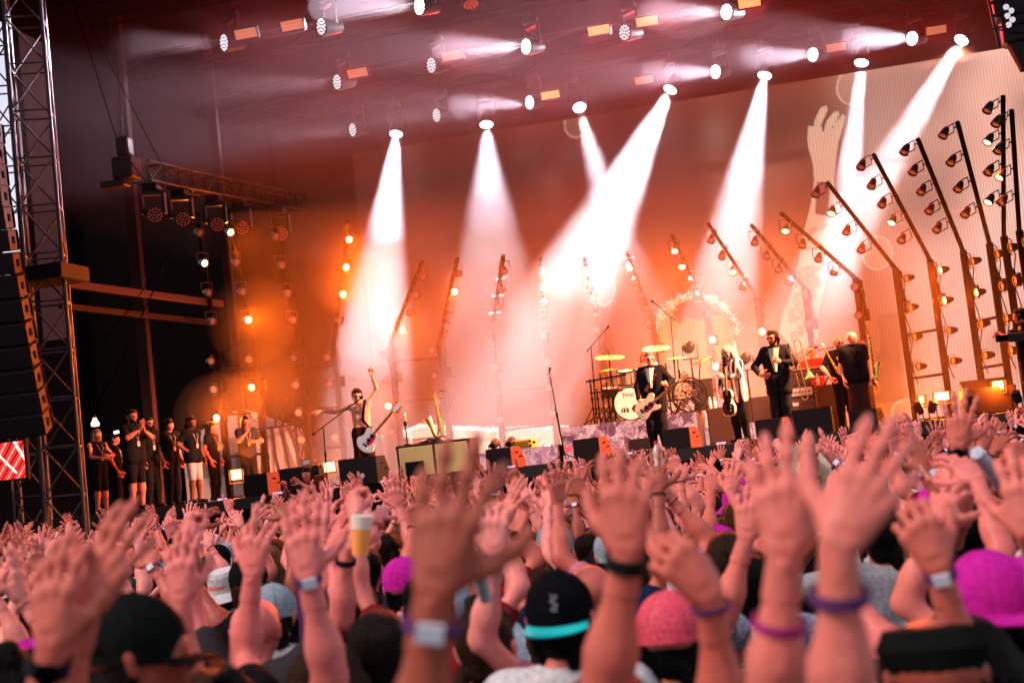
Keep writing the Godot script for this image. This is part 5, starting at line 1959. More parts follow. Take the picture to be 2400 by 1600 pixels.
func hang() -> Array:
	return [{"w": Vector3(-0.24, 0.92, -0.06), "hint": Vector3(-0.4, 0, 1), "f": Vector3(0, -1, -0.2), "u": Vector3(-1, 0, 0.2), "curl": [0.3, 0.3, 0.3, 0.35, 0.4]}, {"w": Vector3(0.24, 0.92, -0.06), "hint": Vector3(0.4, 0, 1), "f": Vector3(0, -1, -0.2), "u": Vector3(1, 0, 0.2), "curl": [0.3, 0.3, 0.3, 0.35, 0.4]}]


func crew() -> void:
	var bl: Material = cloth_mat("crew_black", 0.012, 0.010, 0.011)
	var sk: Material = skin_mat("skin_crew", 0.40, 0.13, 0.10)
	var dk: Material = hair_mat("hair_0", 0.012, 0.008, 0.007)
	var br: Material = hair_mat("hair_2", 0.09, 0.04, 0.02)
	var g := "crew watching from the wing"
	var fold := [{"w": Vector3(-0.1, 1.18, -0.26), "hint": Vector3(-1, -0.6, 0.2), "f": Vector3(1, 0.1, -0.2), "u": Vector3(0, 0.5, -1), "curl": [0.4, 0.5, 0.5, 0.5, 0.5]}, {"w": Vector3(0.06, 1.14, -0.28), "hint": Vector3(1, -0.6, 0.2), "f": Vector3(-1, 0.1, -0.2), "u": Vector3(0, 0.5, -1), "curl": [0.4, 0.5, 0.5, 0.5, 0.5]}]
	var clap := [{"w": Vector3(-0.02, 1.36, -0.30), "hint": Vector3(-1, -0.8, 0), "f": Vector3(0.3, 0.9, -0.2), "u": Vector3(-1, 0, -0.2), "curl": [0.2, 0.15, 0.15, 0.2, 0.2], "spread": 0.4}, {"w": Vector3(0.07, 1.38, -0.30), "hint": Vector3(1, -0.8, 0), "f": Vector3(-0.2, 0.9, -0.3), "u": Vector3(1, 0, -0.2), "curl": [0.2, 0.15, 0.15, 0.2, 0.2], "spread": 0.4}]
	var right := -2.0
	stander("woman with long fair hair and black sleeveless top at the wing table", 240, 28.4, right, 0.96, {"arms": fold, "sleeve": 0.0, "bare_legs": true, "thick": 0.85, "girth": 0.9}, sk, bl, bl, "long", hair_mat("hair_4", 0.42, 0.24, 0.10), g)
	stander("crew member wearing a headset, half hidden behind the tall man", 280, 29.0, -1.2, 0.9, {"arms": hang(), "sleeve": 0.5}, sk, bl, bl, "short", dk, g)
	var r := stander("tall bearded man in black t-shirt and shorts clapping in the wing", 325, 27.0, right, 1.08, {"arms": clap, "sleeve": 0.75, "bare_legs": true, "girth": 1.12, "hem": 0.06}, sk, bl, bl, "quiff", dk, g)
	hair("beard", dk, r[0], r[1].head, r[1].head_basis)
	glasses(mat("glasses_black", 0.01, 0.008, 0.01, 0.2), r[0], r[1].head, r[1].head_basis)
	r = stander("bearded man with glasses standing just behind the clapping man", 362, 28.0, right, 1.02, {"arms": hang(), "sleeve": 0.7}, sk, bl, bl, "short", dk, g)
	hair("beard", dk, r[0], r[1].head, r[1].head_basis)
	glasses(mat("glasses_black", 0, 0, 0), r[0], r[1].head, r[1].head_basis)
	stander("young man in a black polo shirt in the middle of the crew", 410, 28.4, right, 0.98, {"arms": hang(), "sleeve": 0.5}, sk, bl, bl, "fringe", dk, g)
	stander("man in black t-shirt and pale shorts, hand on hip", 462, 28.0, -1.9, 0.97, {"arms": [hang()[0], {"w": Vector3(0.17, 1.05, -0.05), "hint": Vector3(1, 0, 0.4), "f": Vector3(-0.6, -0.6, -0.5), "u": Vector3(0.5, 0.4, -0.6), "curl": [0.4, 0.4, 0.4, 0.4, 0.4]}], "sleeve": 0.6, "bare_legs": true, "hem": 0.05}, skin_mat("skin_dark", 0.16, 0.06, 0.04), bl, cloth_mat("shorts_pale", 0.55, 0.40, 0.42), "short", dk, g)
	stander("person with long dark hair at the back of the crew", 508, 30.4, -1.6, 0.96, {"arms": hang(), "sleeve": 0.5}, sk, bl, bl, "long", dk, g)
	stander("man in dark shirt resting his chin on his hand beside the orange flood", 590, 30.0, -2.4, 0.97, {"arms": [fold[0], {"w": Vector3(0.05, 1.40, -0.22), "hint": Vector3(1, -1, 0), "f": Vector3(-0.3, 0.8, 0.3), "u": Vector3(0.4, 0, -1), "curl": [0.3, 0.8, 0.8, 0.8, 0.8]}], "sleeve": 0.6}, sk, cloth_mat("cloth_2", 0.04, 0.035, 0.04), bl, "short", dk, g)
	# the two camera operators
	r = stander("camera operator with a video camera at the stage edge by the orange flood", 748, 23.0, 2.7, 1.0, {"arms": [{"w": Vector3(-0.08, 1.52, -0.30), "hint": Vector3(-1, -0.6, 0), "curl": half_curl()}, {"w": Vector3(0.22, 1.50, -0.34), "hint": Vector3(1, -0.6, 0), "curl": half_curl()}], "sleeve": 0.6}, sk, bl, bl, "short", dk, "camera operators", 1.0, 0.75)
	var mb := MB.new()
	mb.bx(Vector3.ZERO, Vector3(1.2, 0.75, 0.9), 0.02)
	var o := obj("camera_platform", mb, mat("black_paint", 0, 0, 0))
	o.position = r[0].position + Vector3(0, -0.375, 0)
	tag(o, "black box platform under the camera operator in the pit", "platform")
	video_camera("video camera held up by the operator at the stage edge", at(740, 1098, 22.6), Vector3(-0.3, 0.12, -1))
	r = stander("camera operator cut off by the right edge beside the tallest ladder", 2425, 24.6, 1.2, 1.0, {"arms": [{"w": Vector3(-0.1, 1.35, -0.35), "hint": Vector3(-1, -0.6, 0), "curl": half_curl()}, {"w": Vector3(0.1, 1.33, -0.4), "hint": Vector3(1, -0.6, 0), "curl": half_curl()}], "sleeve": 0.6}, sk, bl, bl, "short", dk, "camera operators")
	video_camera("video camera pointing left at the right edge of the stage", at(2378, 790, 24.4), Vector3(-1, 0.05, -0.1))


func half_curl() -> Array:
	return [0.4, 0.6, 0.6, 0.6, 0.6]


func video_camera(label: String, p: Vector3, dir: Vector3) -> void:
	var t := thing("video_camera", label, "camera", p, "", Basis.looking_at(dir.normalized()))
	var m := mat("fixture_black", 0, 0, 0)
	var mb := MB.new()
	mb.bx(Vector3(0, 0, 0.05), Vector3(0.12, 0.16, 0.32), 0.015)
	mb.bx(Vector3(0, 0.12, 0.02), Vector3(0.03, 0.03, 0.24), 0.008)
	mb.bx(Vector3(0, 0.02, 0.26), Vector3(0.1, 0.14, 0.08), 0.01)
	obj("body", mb, m, t)
	mb = MB.new()
	mb.tube(Vector3(0, 0, -0.1), Vector3(0, 0, -0.3), 0.055, 0.065, 16)
	obj("lens", mb, mat("watch_glass", 0, 0, 0), t)
	mb = MB.new()
	mb.box(Transform3D(Basis.from_euler(Vector3(0, 0.3, 0)), Vector3(-0.14, 0.13, 0.1)), Vector3(0.13, 0.09, 0.02), 0.004)
	var v := obj("viewfinder", mb, m, t)
	mb = MB.new()
	mb.box(Transform3D(Basis.from_euler(Vector3(0, 0.3, 0)), Vector3(-0.137, 0.13, 0.112)), Vector3(0.11, 0.07, 0.002))
	obj("screen", mb, lamp_mat("viewfinder_screen", 0.5, 0.3, 0.25, 0.3), v)


const FRONT := 560.0


# ---------------------------------------------------------------- band gear
func cabinet(called: String, label: String, category: String, p: Vector3, s: Vector3, yaw: float, body: Material, front: Material, group := "", inset := 0.03) -> Node3D:
	var t := thing(called, label, category, p, group, Basis.from_euler(Vector3(0, yaw, 0)))
	var mb := MB.new()
	mb.bx(Vector3(0, s.y / 2, 0), s, 0.012)
	obj("box", mb, body, t)
	mb = MB.new()
	mb.bx(Vector3(0, s.y / 2, s.z / 2 + 0.004), Vector3(s.x - inset * 2, s.y - inset * 2, 0.012), 0.003)
	obj("front", mb, front, t)
	for e in [-1.0, 1.0]:
		mb = MB.new()
		mb.bx(Vector3(e * (s.x / 2 + 0.006), s.y * 0.6, 0), Vector3(0.012, 0.05, 0.14), 0.003)
		obj("handle", mb, mat("chrome", 0.6, 0.5, 0.45, 0.25, 0.9), t)
		for f in [0.04, s.y - 0.04]:
			mb = MB.new()
			mb.bx(Vector3(e * (s.x / 2 - 0.02), f, s.z / 2 - 0.018), Vector3(0.05, 0.05, 0.05), 0.008)
			obj("corner", mb, mat("chrome", 0, 0, 0), t)
	return t


func wedge(label: String, px: float, d: float, w: float, h: float, dep: float, yaw: float, side_lit := true) -> void:
	var t := thing("monitor_wedge", label, "monitor speaker", deck(px, d), "monitor wedges along the stage front", Basis.from_euler(Vector3(0, yaw, 0)))
	var o := PackedVector2Array([Vector2(-dep / 2, 0), Vector2(dep / 2, 0), Vector2(dep / 2, h), Vector2(-dep * 0.15, h), Vector2(-dep / 2, h * 0.35)])
	var mb := MB.new()
	mb.plate(Transform3D(Basis.from_euler(Vector3(0, -PI / 2, 0)), Vector3.ZERO), o, w)
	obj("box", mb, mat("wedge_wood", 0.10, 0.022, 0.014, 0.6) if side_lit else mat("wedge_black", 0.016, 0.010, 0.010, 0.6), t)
	mb = MB.new()
	mb.bx(Vector3(0, h / 2, dep / 2 + 0.006), Vector3(w - 0.01, h - 0.01, 0.012), 0.003)
	obj("back_panel", mb, mat("wedge_black", 0.016, 0.010, 0.010, 0.6), t)
	for k in 2:
		mb = MB.new()
		mb.bx(Vector3(w / 2 + 0.005, h * (0.72 - 0.2 * k), 0.05 - 0.12 * k), Vector3(0.01, 0.02, 0.09), 0.002)
		obj("handle", mb, mat("chrome", 0, 0, 0), t)
	mb = MB.new()
	var gx := Transform3D(Basis.from_euler(Vector3(atan2(dep * 0.35, h * 0.65), 0, 0)), Vector3(0, h * 0.68, -dep * 0.335))
	mb.box(gx, Vector3(w - 0.06, h * 0.62, 0.014), 0.003)
	obj("grille", mb, mat("speaker_grille", 0, 0, 0), t)


func mic_stand(label: String, foot: Vector3, top: Vector3, tip: Vector3, mic := true) -> void:
	var t := thing("microphone_stand", label, "microphone stand", foot)
	var ch := mat("stand_black", 0.03, 0.02, 0.02, 0.35, 0.6)
	var mb := MB.new()
	var h := top - foot
	mb.tube(Vector3(0, 0.12, 0), h * 0.55, 0.014)
	mb.tube(h * 0.55, h, 0.010)
	mb.tube(h * 0.55 + Vector3(0, -0.04, 0), h * 0.55 + Vector3(0, 0.04, 0), 0.02)
	obj("pole", mb, mat("chrome", 0, 0, 0), t)
	for k in 3:
		mb = MB.new()
		mb.tube(Vector3(0, 0.14, 0), Vector3(0.3 * cos(k * TAU / 3 + 0.4), 0.012, 0.3 * sin(k * TAU / 3 + 0.4)), 0.009)
		obj("leg", mb, ch, t)
	var b := tip - top
	if b.length() > 0.12:
		mb = MB.new()
		mb.tube(h - b * 0.25, h + b, 0.009)
		mb.tube(h - b * 0.25, h - b * 0.32, 0.016)
		obj("boom", mb, ch, t)
	if mic:
		var dir := (b.normalized() if b.length() > 0.12 else Vector3(0, 0.6, -0.8))
		mb = MB.new()
		var e := tip - foot
		mb.lathe(Transform3D(aim(dir), e), [Vector2(0.009, -0.02), Vector2(0.013, 0.10), Vector2(0.022, 0.115), Vector2(0.025, 0.14), Vector2(0.019, 0.165), Vector2(0, 0.17)], 12)
		obj("microphone", mb, mat("stand_black", 0, 0, 0), t)


func print_tex(seed_: int, w: int, h: int, cols: Array) -> ImageTexture:
	var im := Image.create(w / 4, h / 4, false, Image.FORMAT_RGBA8)
	var n := FastNoiseLite.new()
	n.seed = seed_
	n.frequency = 0.035
	n.fractal_octaves = 4
	n.domain_warp_enabled = true
	n.domain_warp_amplitude = 26.0
	for y in im.get_height():
		for x in im.get_width():
			var v := clampf(n.get_noise_2d(x, y) * 1.6 + 0.5, 0.0, 0.999) * (cols.size() - 1)
			im.set_pixel(x, y, cols[int(v)].lerp(cols[int(v) + 1], fmod(v, 1.0)))
	im.resize(w, h, Image.INTERPOLATE_CUBIC)
	return ImageTexture.create_from_image(im)


func riser(label: String, px0: float, px1: float, d: float, h: float, dep: float, face: StandardMaterial3D) -> Node3D:
	var a := deck(px0, d)
	var b := deck(px1, d)
	b.z = a.z
	var w := b.x - a.x
	var t := thing("stage_riser", label, "riser", Vector3((a.x + b.x) / 2, DECK, a.z - dep / 2))
	var mb := MB.new()
	mb.bx(Vector3(0, h / 2, 0), Vector3(w, h, dep), 0.01)
	obj("platform", mb, mat("riser_top", 0.035, 0.02, 0.018, 0.6), t)
	var n := maxi(1, int(round(w / 0.9)))
	for k in n:
		mb = MB.new()
		var x0 := -w / 2 + w * k / n
		mb.quad(Vector3(x0 + 0.004, 0.01, dep / 2 + 0.012), Vector3(x0 + w / n - 0.004, 0.01, dep / 2 + 0.012), Vector3(x0 + w / n - 0.004, h - 0.01, dep / 2 + 0.012), Vector3(x0 + 0.004, h - 0.01, dep / 2 + 0.012), Vector3.BACK, Rect2(float(k) / n, 0, 1.0 / n, 1))
		obj("front_panel", mb, face, t)
	return t


func flood(label: String, px: float, py: float, d: float, w: float, h: float, dir: Vector3, energy: float) -> void:
	var p := at(px, py, d)
	var t := thing("floor_flood", label, "flood light", p, "orange floor floods", Basis.looking_at(-dir.normalized()))
	var mb := MB.new()
	mb.bx(Vector3(0, 0, -0.07), Vector3(w + 0.05, h + 0.05, 0.12), 0.012)
	for s in [-1.0, 1.0]:
		mb.bx(Vector3(s * (w / 2 + 0.045), -0.03, -0.04), Vector3(0.015, h + 0.1, 0.05))
	mb.bx(Vector3(0, -h / 2 - 0.08, -0.04), Vector3(w + 0.1, 0.02, 0.08))
	obj("housing", mb, mat("fixture_black", 0, 0, 0), t)
	mb = MB.new()
	mb.bx(Vector3(0, 0, 0.0), Vector3(w, h, 0.02), 0.004)
	obj("lamp_face", mb, lamp_mat("flood_face", 1.0, 0.45, 0.10, 7.0), t)
	var s := OmniLight3D.new()
	s.name = "glow"
	s.light_energy = energy
	s.light_color = Color(1.0, 0.45, 0.10)
	s.light_size = 0.1
	s.omni_range = 20.0
	s.omni_attenuation = 2.0
	s.shadow_enabled = true
	t.add_child(s)
	s.position = Vector3(0, 0, 0.16)


func drum(called: String, t: Node3D, p: Vector3, axis: Vector3, r: float, dep: float, shell: Material, skin: Material) -> Node3D:
	var mb := MB.new()
	var x := Transform3D(aim(axis), p)
	mb.lathe(x, [Vector2(r, -dep / 2), Vector2(r, dep / 2)], 24)
	var o := obj(called, mb, shell, t)
	for s in [-1.0, 1.0]:
		mb = MB.new()
		mb.lathe(x, [Vector2(r + 0.002, s * dep / 2 - 0.012), Vector2(r + 0.012, s * dep / 2 - 0.012), Vector2(r + 0.012, s * dep / 2 + 0.012), Vector2(r - 0.006, s * dep / 2 + 0.012)], 24)
		obj("hoop", mb, mat("chrome", 0, 0, 0), o)
		mb = MB.new()
		mb.lathe(x, [Vector2(0, s * dep / 2 + 0.003), Vector2(r, s * dep / 2 + 0.003)], 24)
		obj("head", mb, skin, o)
	mb = MB.new()
	for k in 8:
		var a := TAU * k / 8
		var q := x.basis * Vector3(cos(a), 0, sin(a)) * (r + 0.012)
		mb.tube(p + q - axis.normalized() * dep * 0.48, p + q + axis.normalized() * dep * 0.48, 0.006, -1, 6)
	obj("lug", mb, mat("chrome", 0, 0, 0), o)
	return o


func cymbal(label: String, p: Vector3, r: float, tilt: Vector3, foot: Vector3, tone: Material) -> void:
	var t := thing("cymbal_stand", label, "cymbal", foot)
	var mb := MB.new()
	var b := aim(tilt)
	mb.lathe(Transform3D(b, p - foot), [Vector2(0.012, 0.028), Vector2(r * 0.12, 0.024), Vector2(r * 0.2, 0.010), Vector2(r * 0.6, 0.003), Vector2(r, -0.012), Vector2(r * 0.6, -0.001), Vector2(0.01, 0.006)], 28)
	obj("cymbal", mb, tone, t)
	mb = MB.new()
	mb.tube(Vector3(0, 0.2, 0), p - foot + Vector3(0, 0.05, 0), 0.012)
	obj("stand", mb, mat("chrome", 0, 0, 0), t)
	for k in 3:
		mb = MB.new()
		mb.tube(Vector3(0, 0.25, 0), Vector3(0.25 * cos(k * TAU / 3), 0.01, 0.25 * sin(k * TAU / 3)), 0.010)
		obj("leg", mb, mat("chrome", 0, 0, 0), t)


func lettering(text: String, size: float, m: Material, parent: Node, x: Transform3D, serif := false) -> void:
	var tm := TextMesh.new()
	var f := SystemFont.new()
	f.font_names = PackedStringArray(["Droid Serif" if serif else "Droid Sans"])
	if serif:
		f.font_italic = true
	tm.font = f
	tm.text = text
	tm.font_size = 32
	tm.pixel_size = size / 32.0
	tm.depth = 0.003
	var o := obj("lettering", tm, m, parent)
	o.transform = x


func bottle(label: String, p: Vector3, group := "") -> void:
	var t := thing("water_bottle", label, "bottle", p, group)
	var mb := MB.new()
	mb.lathe(Transform3D(), [Vector2(0, 0), Vector2(0.032, 0.003), Vector2(0.033, 0.13), Vector2(0.03, 0.155), Vector2(0.014, 0.19), Vector2(0.013, 0.205)], 14)
	var g := mat("bottle_clear", 0.8, 0.8, 0.8, 0.15)
	g.transparency = BaseMaterial3D.TRANSPARENCY_ALPHA
	g.albedo_color.a = 0.35
	obj("bottle", mb, g, t)
	mb = MB.new()
	mb.lathe(Transform3D(), [Vector2(0.034, 0.06), Vector2(0.034, 0.11)], 14)
	obj("paper_label", mb, mat("label_white", 0.75, 0.6, 0.55, 0.7), t)
	mb = MB.new()
	mb.lathe(Transform3D(), [Vector2(0.015, 0.2), Vector2(0.015, 0.22), Vector2(0, 0.221)], 12)
	obj("cap", mb, mat("cap_red", 0.5, 0.01, 0.02, 0.4) if label.contains("red cap") else mat("label_white", 0, 0, 0), t)


func saxophone(label: String, p: Vector3, b: Basis, s := 1.0) -> void:
	var t := thing("saxophone", label, "saxophone", p, "saxophones on stage", b.scaled(Vector3.ONE * s))
	var brass := mat("brass", 0.85, 0.48, 0.14, 0.22, 0.95)
	var mb := MB.new()
	mb.path([Vector3(0, 0.62, 0), Vector3(0, 0.3, 0), Vector3(0, -0.02, 0), Vector3(0.02, -0.1, 0), Vector3(0.08, -0.14, 0), Vector3(0.14, -0.10, 0), Vector3(0.16, -0.02, 0), Vector3(0.18, 0.1, 0), Vector3(0.2, 0.2, 0), Vector3(0.215, 0.24, 0)], [0.013, 0.022, 0.032, 0.036, 0.038, 0.040, 0.044, 0.052, 0.068, 0.09], 14, false)
	obj("body", mb, brass, t)
	mb = MB.new()
	mb.path([Vector3(0, 0.62, 0), Vector3(0.005, 0.68, 0), Vector3(-0.04, 0.71, 0), Vector3(-0.13, 0.69, 0)], [0.013, 0.012, 0.011, 0.008], 10)
	obj("neck", mb, brass, t)
	mb = MB.new()
	mb.tube(Vector3(-0.12, 0.692, 0), Vector3(-0.2, 0.67, 0), 0.011, 0.006)
	obj("mouthpiece", mb, mat("stand_black", 0, 0, 0), t)
	for k in 7:
		mb = MB.new()
		mb.lathe(Transform3D(aim(Vector3(-0.3, 0, 1)), Vector3(0.004, 0.5 - 0.075 * k, 0.022 + 0.002 * k)), [Vector2(0.014 + 0.002 * k, 0), Vector2(0.014 + 0.002 * k, 0.01), Vector2(0, 0.011)], 10)
		obj("key", mb, brass, t)
	mb = MB.new()
	mb.tube(Vector3(-0.03, 0.5, 0.02), Vector3(-0.035, 0.02, 0.03), 0.004, -1, 6)
	mb.tube(Vector3(0.04, 0.42, 0.02), Vector3(0.05, -0.04, 0.03), 0.004, -1, 6)
	obj("key_rod", mb, mat("chrome", 0, 0, 0), t)


func floor_par(label: String, p: Vector3, dir: Vector3) -> void:
	var t := thing("floor_lamp_can", label, "stage light", p, "small black lamps on the stage floor", aim(dir))
	var mb := MB.new()
	mb.lathe(Transform3D(), [Vector2(0, -0.13), Vector2(0.06, -0.12), Vector2(0.085, -0.03), Vector2(0.09, 0.1), Vector2(0.075, 0.1), Vector2(0.07, 0.02), Vector2(0, 0.02)], 16)
	obj("can", mb, mat("fixture_black", 0, 0, 0), t)
	var iv := t.transform.affine_inverse()
	mb = MB.new()
	var s := dir.cross(Vector3.UP).normalized() * 0.11
	for e in [-1.0, 1.0]:
		mb.bar(iv * (p + s * e), iv * (Vector3(p.x, DECK, p.z) + s * e), 0.02)
	mb.bar(iv * (Vector3(p.x, DECK + 0.01, p.z) - s), iv * (Vector3(p.x, DECK + 0.01, p.z) + s), 0.03)
	obj("yoke", mb, mat("fixture_black", 0, 0, 0), t)


func band_gear() -> void:
	var tol := mat("tolex_black", 0.015, 0.009, 0.009, 0.7)
	var cloth := mat("grille_cloth", 0.07, 0.04, 0.038, 0.9)
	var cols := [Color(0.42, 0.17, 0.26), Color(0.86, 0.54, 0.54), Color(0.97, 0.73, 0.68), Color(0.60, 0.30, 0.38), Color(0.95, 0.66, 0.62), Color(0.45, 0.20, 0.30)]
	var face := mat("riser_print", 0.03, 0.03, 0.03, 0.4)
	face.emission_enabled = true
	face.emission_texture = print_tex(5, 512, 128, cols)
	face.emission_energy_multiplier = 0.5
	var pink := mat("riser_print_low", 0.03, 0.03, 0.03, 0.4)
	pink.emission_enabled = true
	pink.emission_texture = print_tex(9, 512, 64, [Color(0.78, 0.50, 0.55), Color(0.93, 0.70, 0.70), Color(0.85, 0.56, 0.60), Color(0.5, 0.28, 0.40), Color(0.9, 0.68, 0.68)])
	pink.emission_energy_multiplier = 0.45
	var main := riser("drum riser with a marbled pink and purple lit front", 1322, 1648, 27.4, 0.66, 2.6, face)
	var mb := MB.new()
	mb.bx(Vector3(-main.get_child(0).mesh.get_aabb().size.x / 2 + 0.16, 0.24, 1.318), Vector3(0.26, 0.075, 0.01))
	obj("red_bar", mb, lamp_mat("red_bar_light", 1.0, 0.02, 0.05, 0.9), main)
	riser("low riser with a pale pink lit front left of the drums", 1128, 1318, 27.6, 0.34, 2.2, pink)
	riser("low riser with a purple and pink lit front under the guitarist in stripes", 1652, 1885, 28.2, 0.36, 2.4, pink)
	var RT := DECK + 0.66
	var rz := main.position.z
	# the drum kit
	var spark := mat("sparkle_shell", 1, 1, 1, 0.3, 0.6)
	spark.albedo_texture = noise_tex(41, 0.3, Color(0.30, 0.24, 0.22), Color(0.85, 0.78, 0.74), 256, 2)
	spark.uv1_triplanar = true
	spark.uv1_scale = Vector3(3, 3, 3)
	var skin := mat("drum_head", 0.46, 0.42, 0.40, 0.6)
	var on_riser := func(px: float, d: float) -> Vector3:
		return on_y(px, d, RT)
	var bdc: Vector3 = on_riser.call(1484, 28.0) + Vector3(0, 0.33, 0)
	var kit := thing("drum_kit", "silver sparkle drum kit on the marbled riser", "drum kit", Vector3(bdc.x, RT, bdc.z))
	var o := kit.position
	var face_dir := (cam_at * Vector3(1, 0, 1) - bdc * Vector3(1, 0, 1)).normalized() * 0.6 + Vector3(0, 0, 0.4)
	face_dir = face_dir.normalized()
	var bd := drum("bass_drum", kit, bdc - o, face_dir, 0.32, 0.42, spark, skin)
	var fx := Transform3D(Basis(Vector3.UP.cross(face_dir).normalized(), Vector3.UP, face_dir), bdc - o + face_dir * 0.216)
	var ink := mat("print_black", 0.015, 0.012, 0.012, 0.6)
	lettering("Pearl", 0.115, ink, bd, fx * Transform3D(Basis(), Vector3(0.0, 0.17, 0)), true)
	# the mark of two arches and a stroke
	mb = MB.new()
	for k in 2:
		var c := []
		for j in 9:
			var a := PI - PI * j / 8.0
			c.append(fx * Vector3(-0.155 + k * 0.06 + 0.026 * cos(a), -0.11 + 0.03 * sin(a), 0.002))
		c.push_front(fx * Vector3(-0.181 + k * 0.06, -0.165, 0.002))
		c.append(fx * Vector3(-0.129 + k * 0.06, -0.165, 0.002))
		mb.path(c, [0.006], 6)
		mb.tube(fx * Vector3(-0.181 + k * 0.06, -0.135, 0.002), fx * Vector3(-0.129 + k * 0.06, -0.135, 0.002), 0.005, -1, 6)
	mb.tube(fx * Vector3(-0.05, -0.09, 0.002), fx * Vector3(-0.05, -0.165, 0.002), 0.006, -1, 6)
	obj("maker_mark", mb, ink, bd)
	mb = MB.new()
	mb.lathe(Transform3D(aim(face_dir), fx * Vector3(0.10, -0.1, 0.001)), [Vector2(0.065, 0.0), Vector2(0.07, 0.006), Vector2(0.05, 0.01), Vector2(0, 0.004)], 18)
	obj("port_hole", mb, ink, bd)
	drum("rack_tom", kit, on_riser.call(1479, 28.1) + Vector3(0, 0.86, 0) - o, Vector3(0.05, 1, 0.25), 0.165, 0.26, spark, skin)
	drum("rack_tom", kit, on_riser.call(1522, 28.1) + Vector3(0, 0.88, 0) - o, Vector3(-0.05, 1, 0.25), 0.15, 0.24, spark, skin)
	drum("floor_tom", kit, on_riser.call(1592, 28.3) + Vector3(0, 0.5, 0) - o, Vector3(0, 1, 0.1), 0.2, 0.36, spark, skin)
	drum("snare_drum", kit, on_riser.call(1545, 28.7) + Vector3(0, 0.66, 0) - o, Vector3(0, 1, 0.08), 0.18, 0.14, mat("chrome", 0, 0, 0), skin)
	drum("side_drum", kit, on_riser.call(1438, 28.5) + Vector3(0, 0.62, 0) - o, Vector3(0.1, 1, 0.2), 0.17, 0.16, mat("chrome", 0, 0, 0), skin)
	for k in 9:
		mb = MB.new()
		var q: Vector3 = on_riser.call([1395, 1408, 1420, 1432, 1444, 1545, 1560, 1575, 1605][k], 28.0 + 0.12 * (k % 3)) - o
		mb.tube(q, q + Vector3(0, [0.9, 0.7, 1.0, 0.8, 0.55, 0.95, 0.8, 1.05, 0.9][k], 0), 0.016)
		mb.tube(q + Vector3(0, 0.35, 0), q + Vector3(0.2, 0.0, 0.12), 0.010)
		mb.tube(q + Vector3(0, 0.35, 0), q + Vector3(-0.2, 0.0, 0.1), 0.010)
		mb.bx(q + Vector3(0, 0.5, 0), Vector3(0.05, 0.07, 0.05), 0.01)
		obj("stand", mb, mat("chrome", 0, 0, 0), kit)
	mb = MB.new()
	var r0: Vector3 = on_riser.call(1385, 27.9) - o
	mb.tube(r0 + Vector3(0, 0.85, 0), r0 + Vector3(0.8, 0.9, -0.05), 0.018)
	mb.tube(r0 + Vector3(0.05, 0.62, 0), r0 + Vector3(0.7, 0.6, -0.05), 0.014)
	obj("rack_bar", mb, mat("chrome", 0, 0, 0), kit)
	var gold := mat("cymbal_bronze", 0.75, 0.36, 0.10, 0.3, 0.9)
	var pale := mat("cymbal_pale", 0.85, 0.66, 0.45, 0.3, 0.85)
	cymbal("broad bronze crash cymbal at the left of the drum kit", at(1428, 836, 28.0), 0.3, Vector3(0.1, 1, 0.22), on_riser.call(1440, 28.0), gold)
	cymbal("lower bronze cymbal pair under the broad crash cymbal", at(1430, 866, 28.2), 0.22, Vector3(0, 1, 0.05), on_riser.call(1452, 28.2), gold)
	cymbal("pale cymbal in front of the drummer's chest", at(1538, 815, 28.5), 0.27, Vector3(0.05, 1, 0.3), on_riser.call(1560, 28.4), pale)
	cymbal("bronze cymbal at the right of the drum kit above the fan", at(1642, 846, 28.2), 0.25, Vector3(-0.35, 1, 0.15), on_riser.call(1640, 28.2), gold)
	cymbal("flat pale cymbal behind the bassist's shoulder", at(1588, 838, 28.6), 0.23, Vector3(0.05, 1, 0.1), on_riser.call(1600, 28.6), pale)
	# the big floor fan
	var fan_ := thing("floor_fan", "large dark round floor fan right of the drums", "fan", on_riser.call(1622, 27.7))
	mb = MB.new()
	var fd := Vector3(0.1, 0.05, 1).normalized()
	var fc := Vector3(0, 0.36, 0)
	for rr in [0.33, 0.25, 0.17, 0.08]:
		var ring := []
		for k in 25:
			ring.append(fc + aim(fd) * Vector3(cos(TAU * k / 24) * rr, 0.06, sin(TAU * k / 24) * rr))
		mb.path(ring, [0.012 if rr > 0.3 else 0.005], 6, false)
	for k in 12:
		mb.tube(fc + aim(fd) * Vector3(0, 0.065, 0), fc + aim(fd) * Vector3(cos(TAU * k / 12) * 0.33, 0.06, sin(TAU * k / 12) * 0.33), 0.004, -1, 5)
	obj("guard", mb, mat("stand_black", 0, 0, 0), fan_)
	mb = MB.new()
	mb.lathe(Transform3D(aim(fd), fc), [Vector2(0.345, -0.1), Vector2(0.345, 0.06), Vector2(0.325, 0.06), Vector2(0.325, -0.1)], 28)
	mb.bx(Vector3(0, 0.02, 0), Vector3(0.4, 0.04, 0.3), 0.01)
	obj("drum", mb, mat("fixture_black", 0, 0, 0), fan_)
	for k in 5:
		mb = MB.new()
		var bb := aim(fd) * Basis.from_euler(Vector3(0, TAU * k / 5, 0))
		mb.box(Transform3D(bb * Basis.from_euler(Vector3(0.5, 0, 0)), fc + bb * Vector3(0.17, -0.01, 0)), Vector3(0.26, 0.008, 0.13), 0.003)
		obj("blade", mb, mat("fan_blade", 0.16, 0.09, 0.07, 0.35, 0.4), fan_)
	# microphones
	mic_stand("boom microphone stand left of the drum kit", on_riser.call(1400, 27.6), at(1385, 812, 27.7), at(1415, 778, 27.8))
	mic_stand("tall boom microphone stand over the drummer", on_riser.call(1590, 28.8), at(1572, 742, 28.8), at(1541, 716, 28.8))
	mic_stand("tall straight microphone stand alone between singer and drums", deck(1325, 25.0), at(1289, 882, 25.0), at(1287, 875, 25.0))
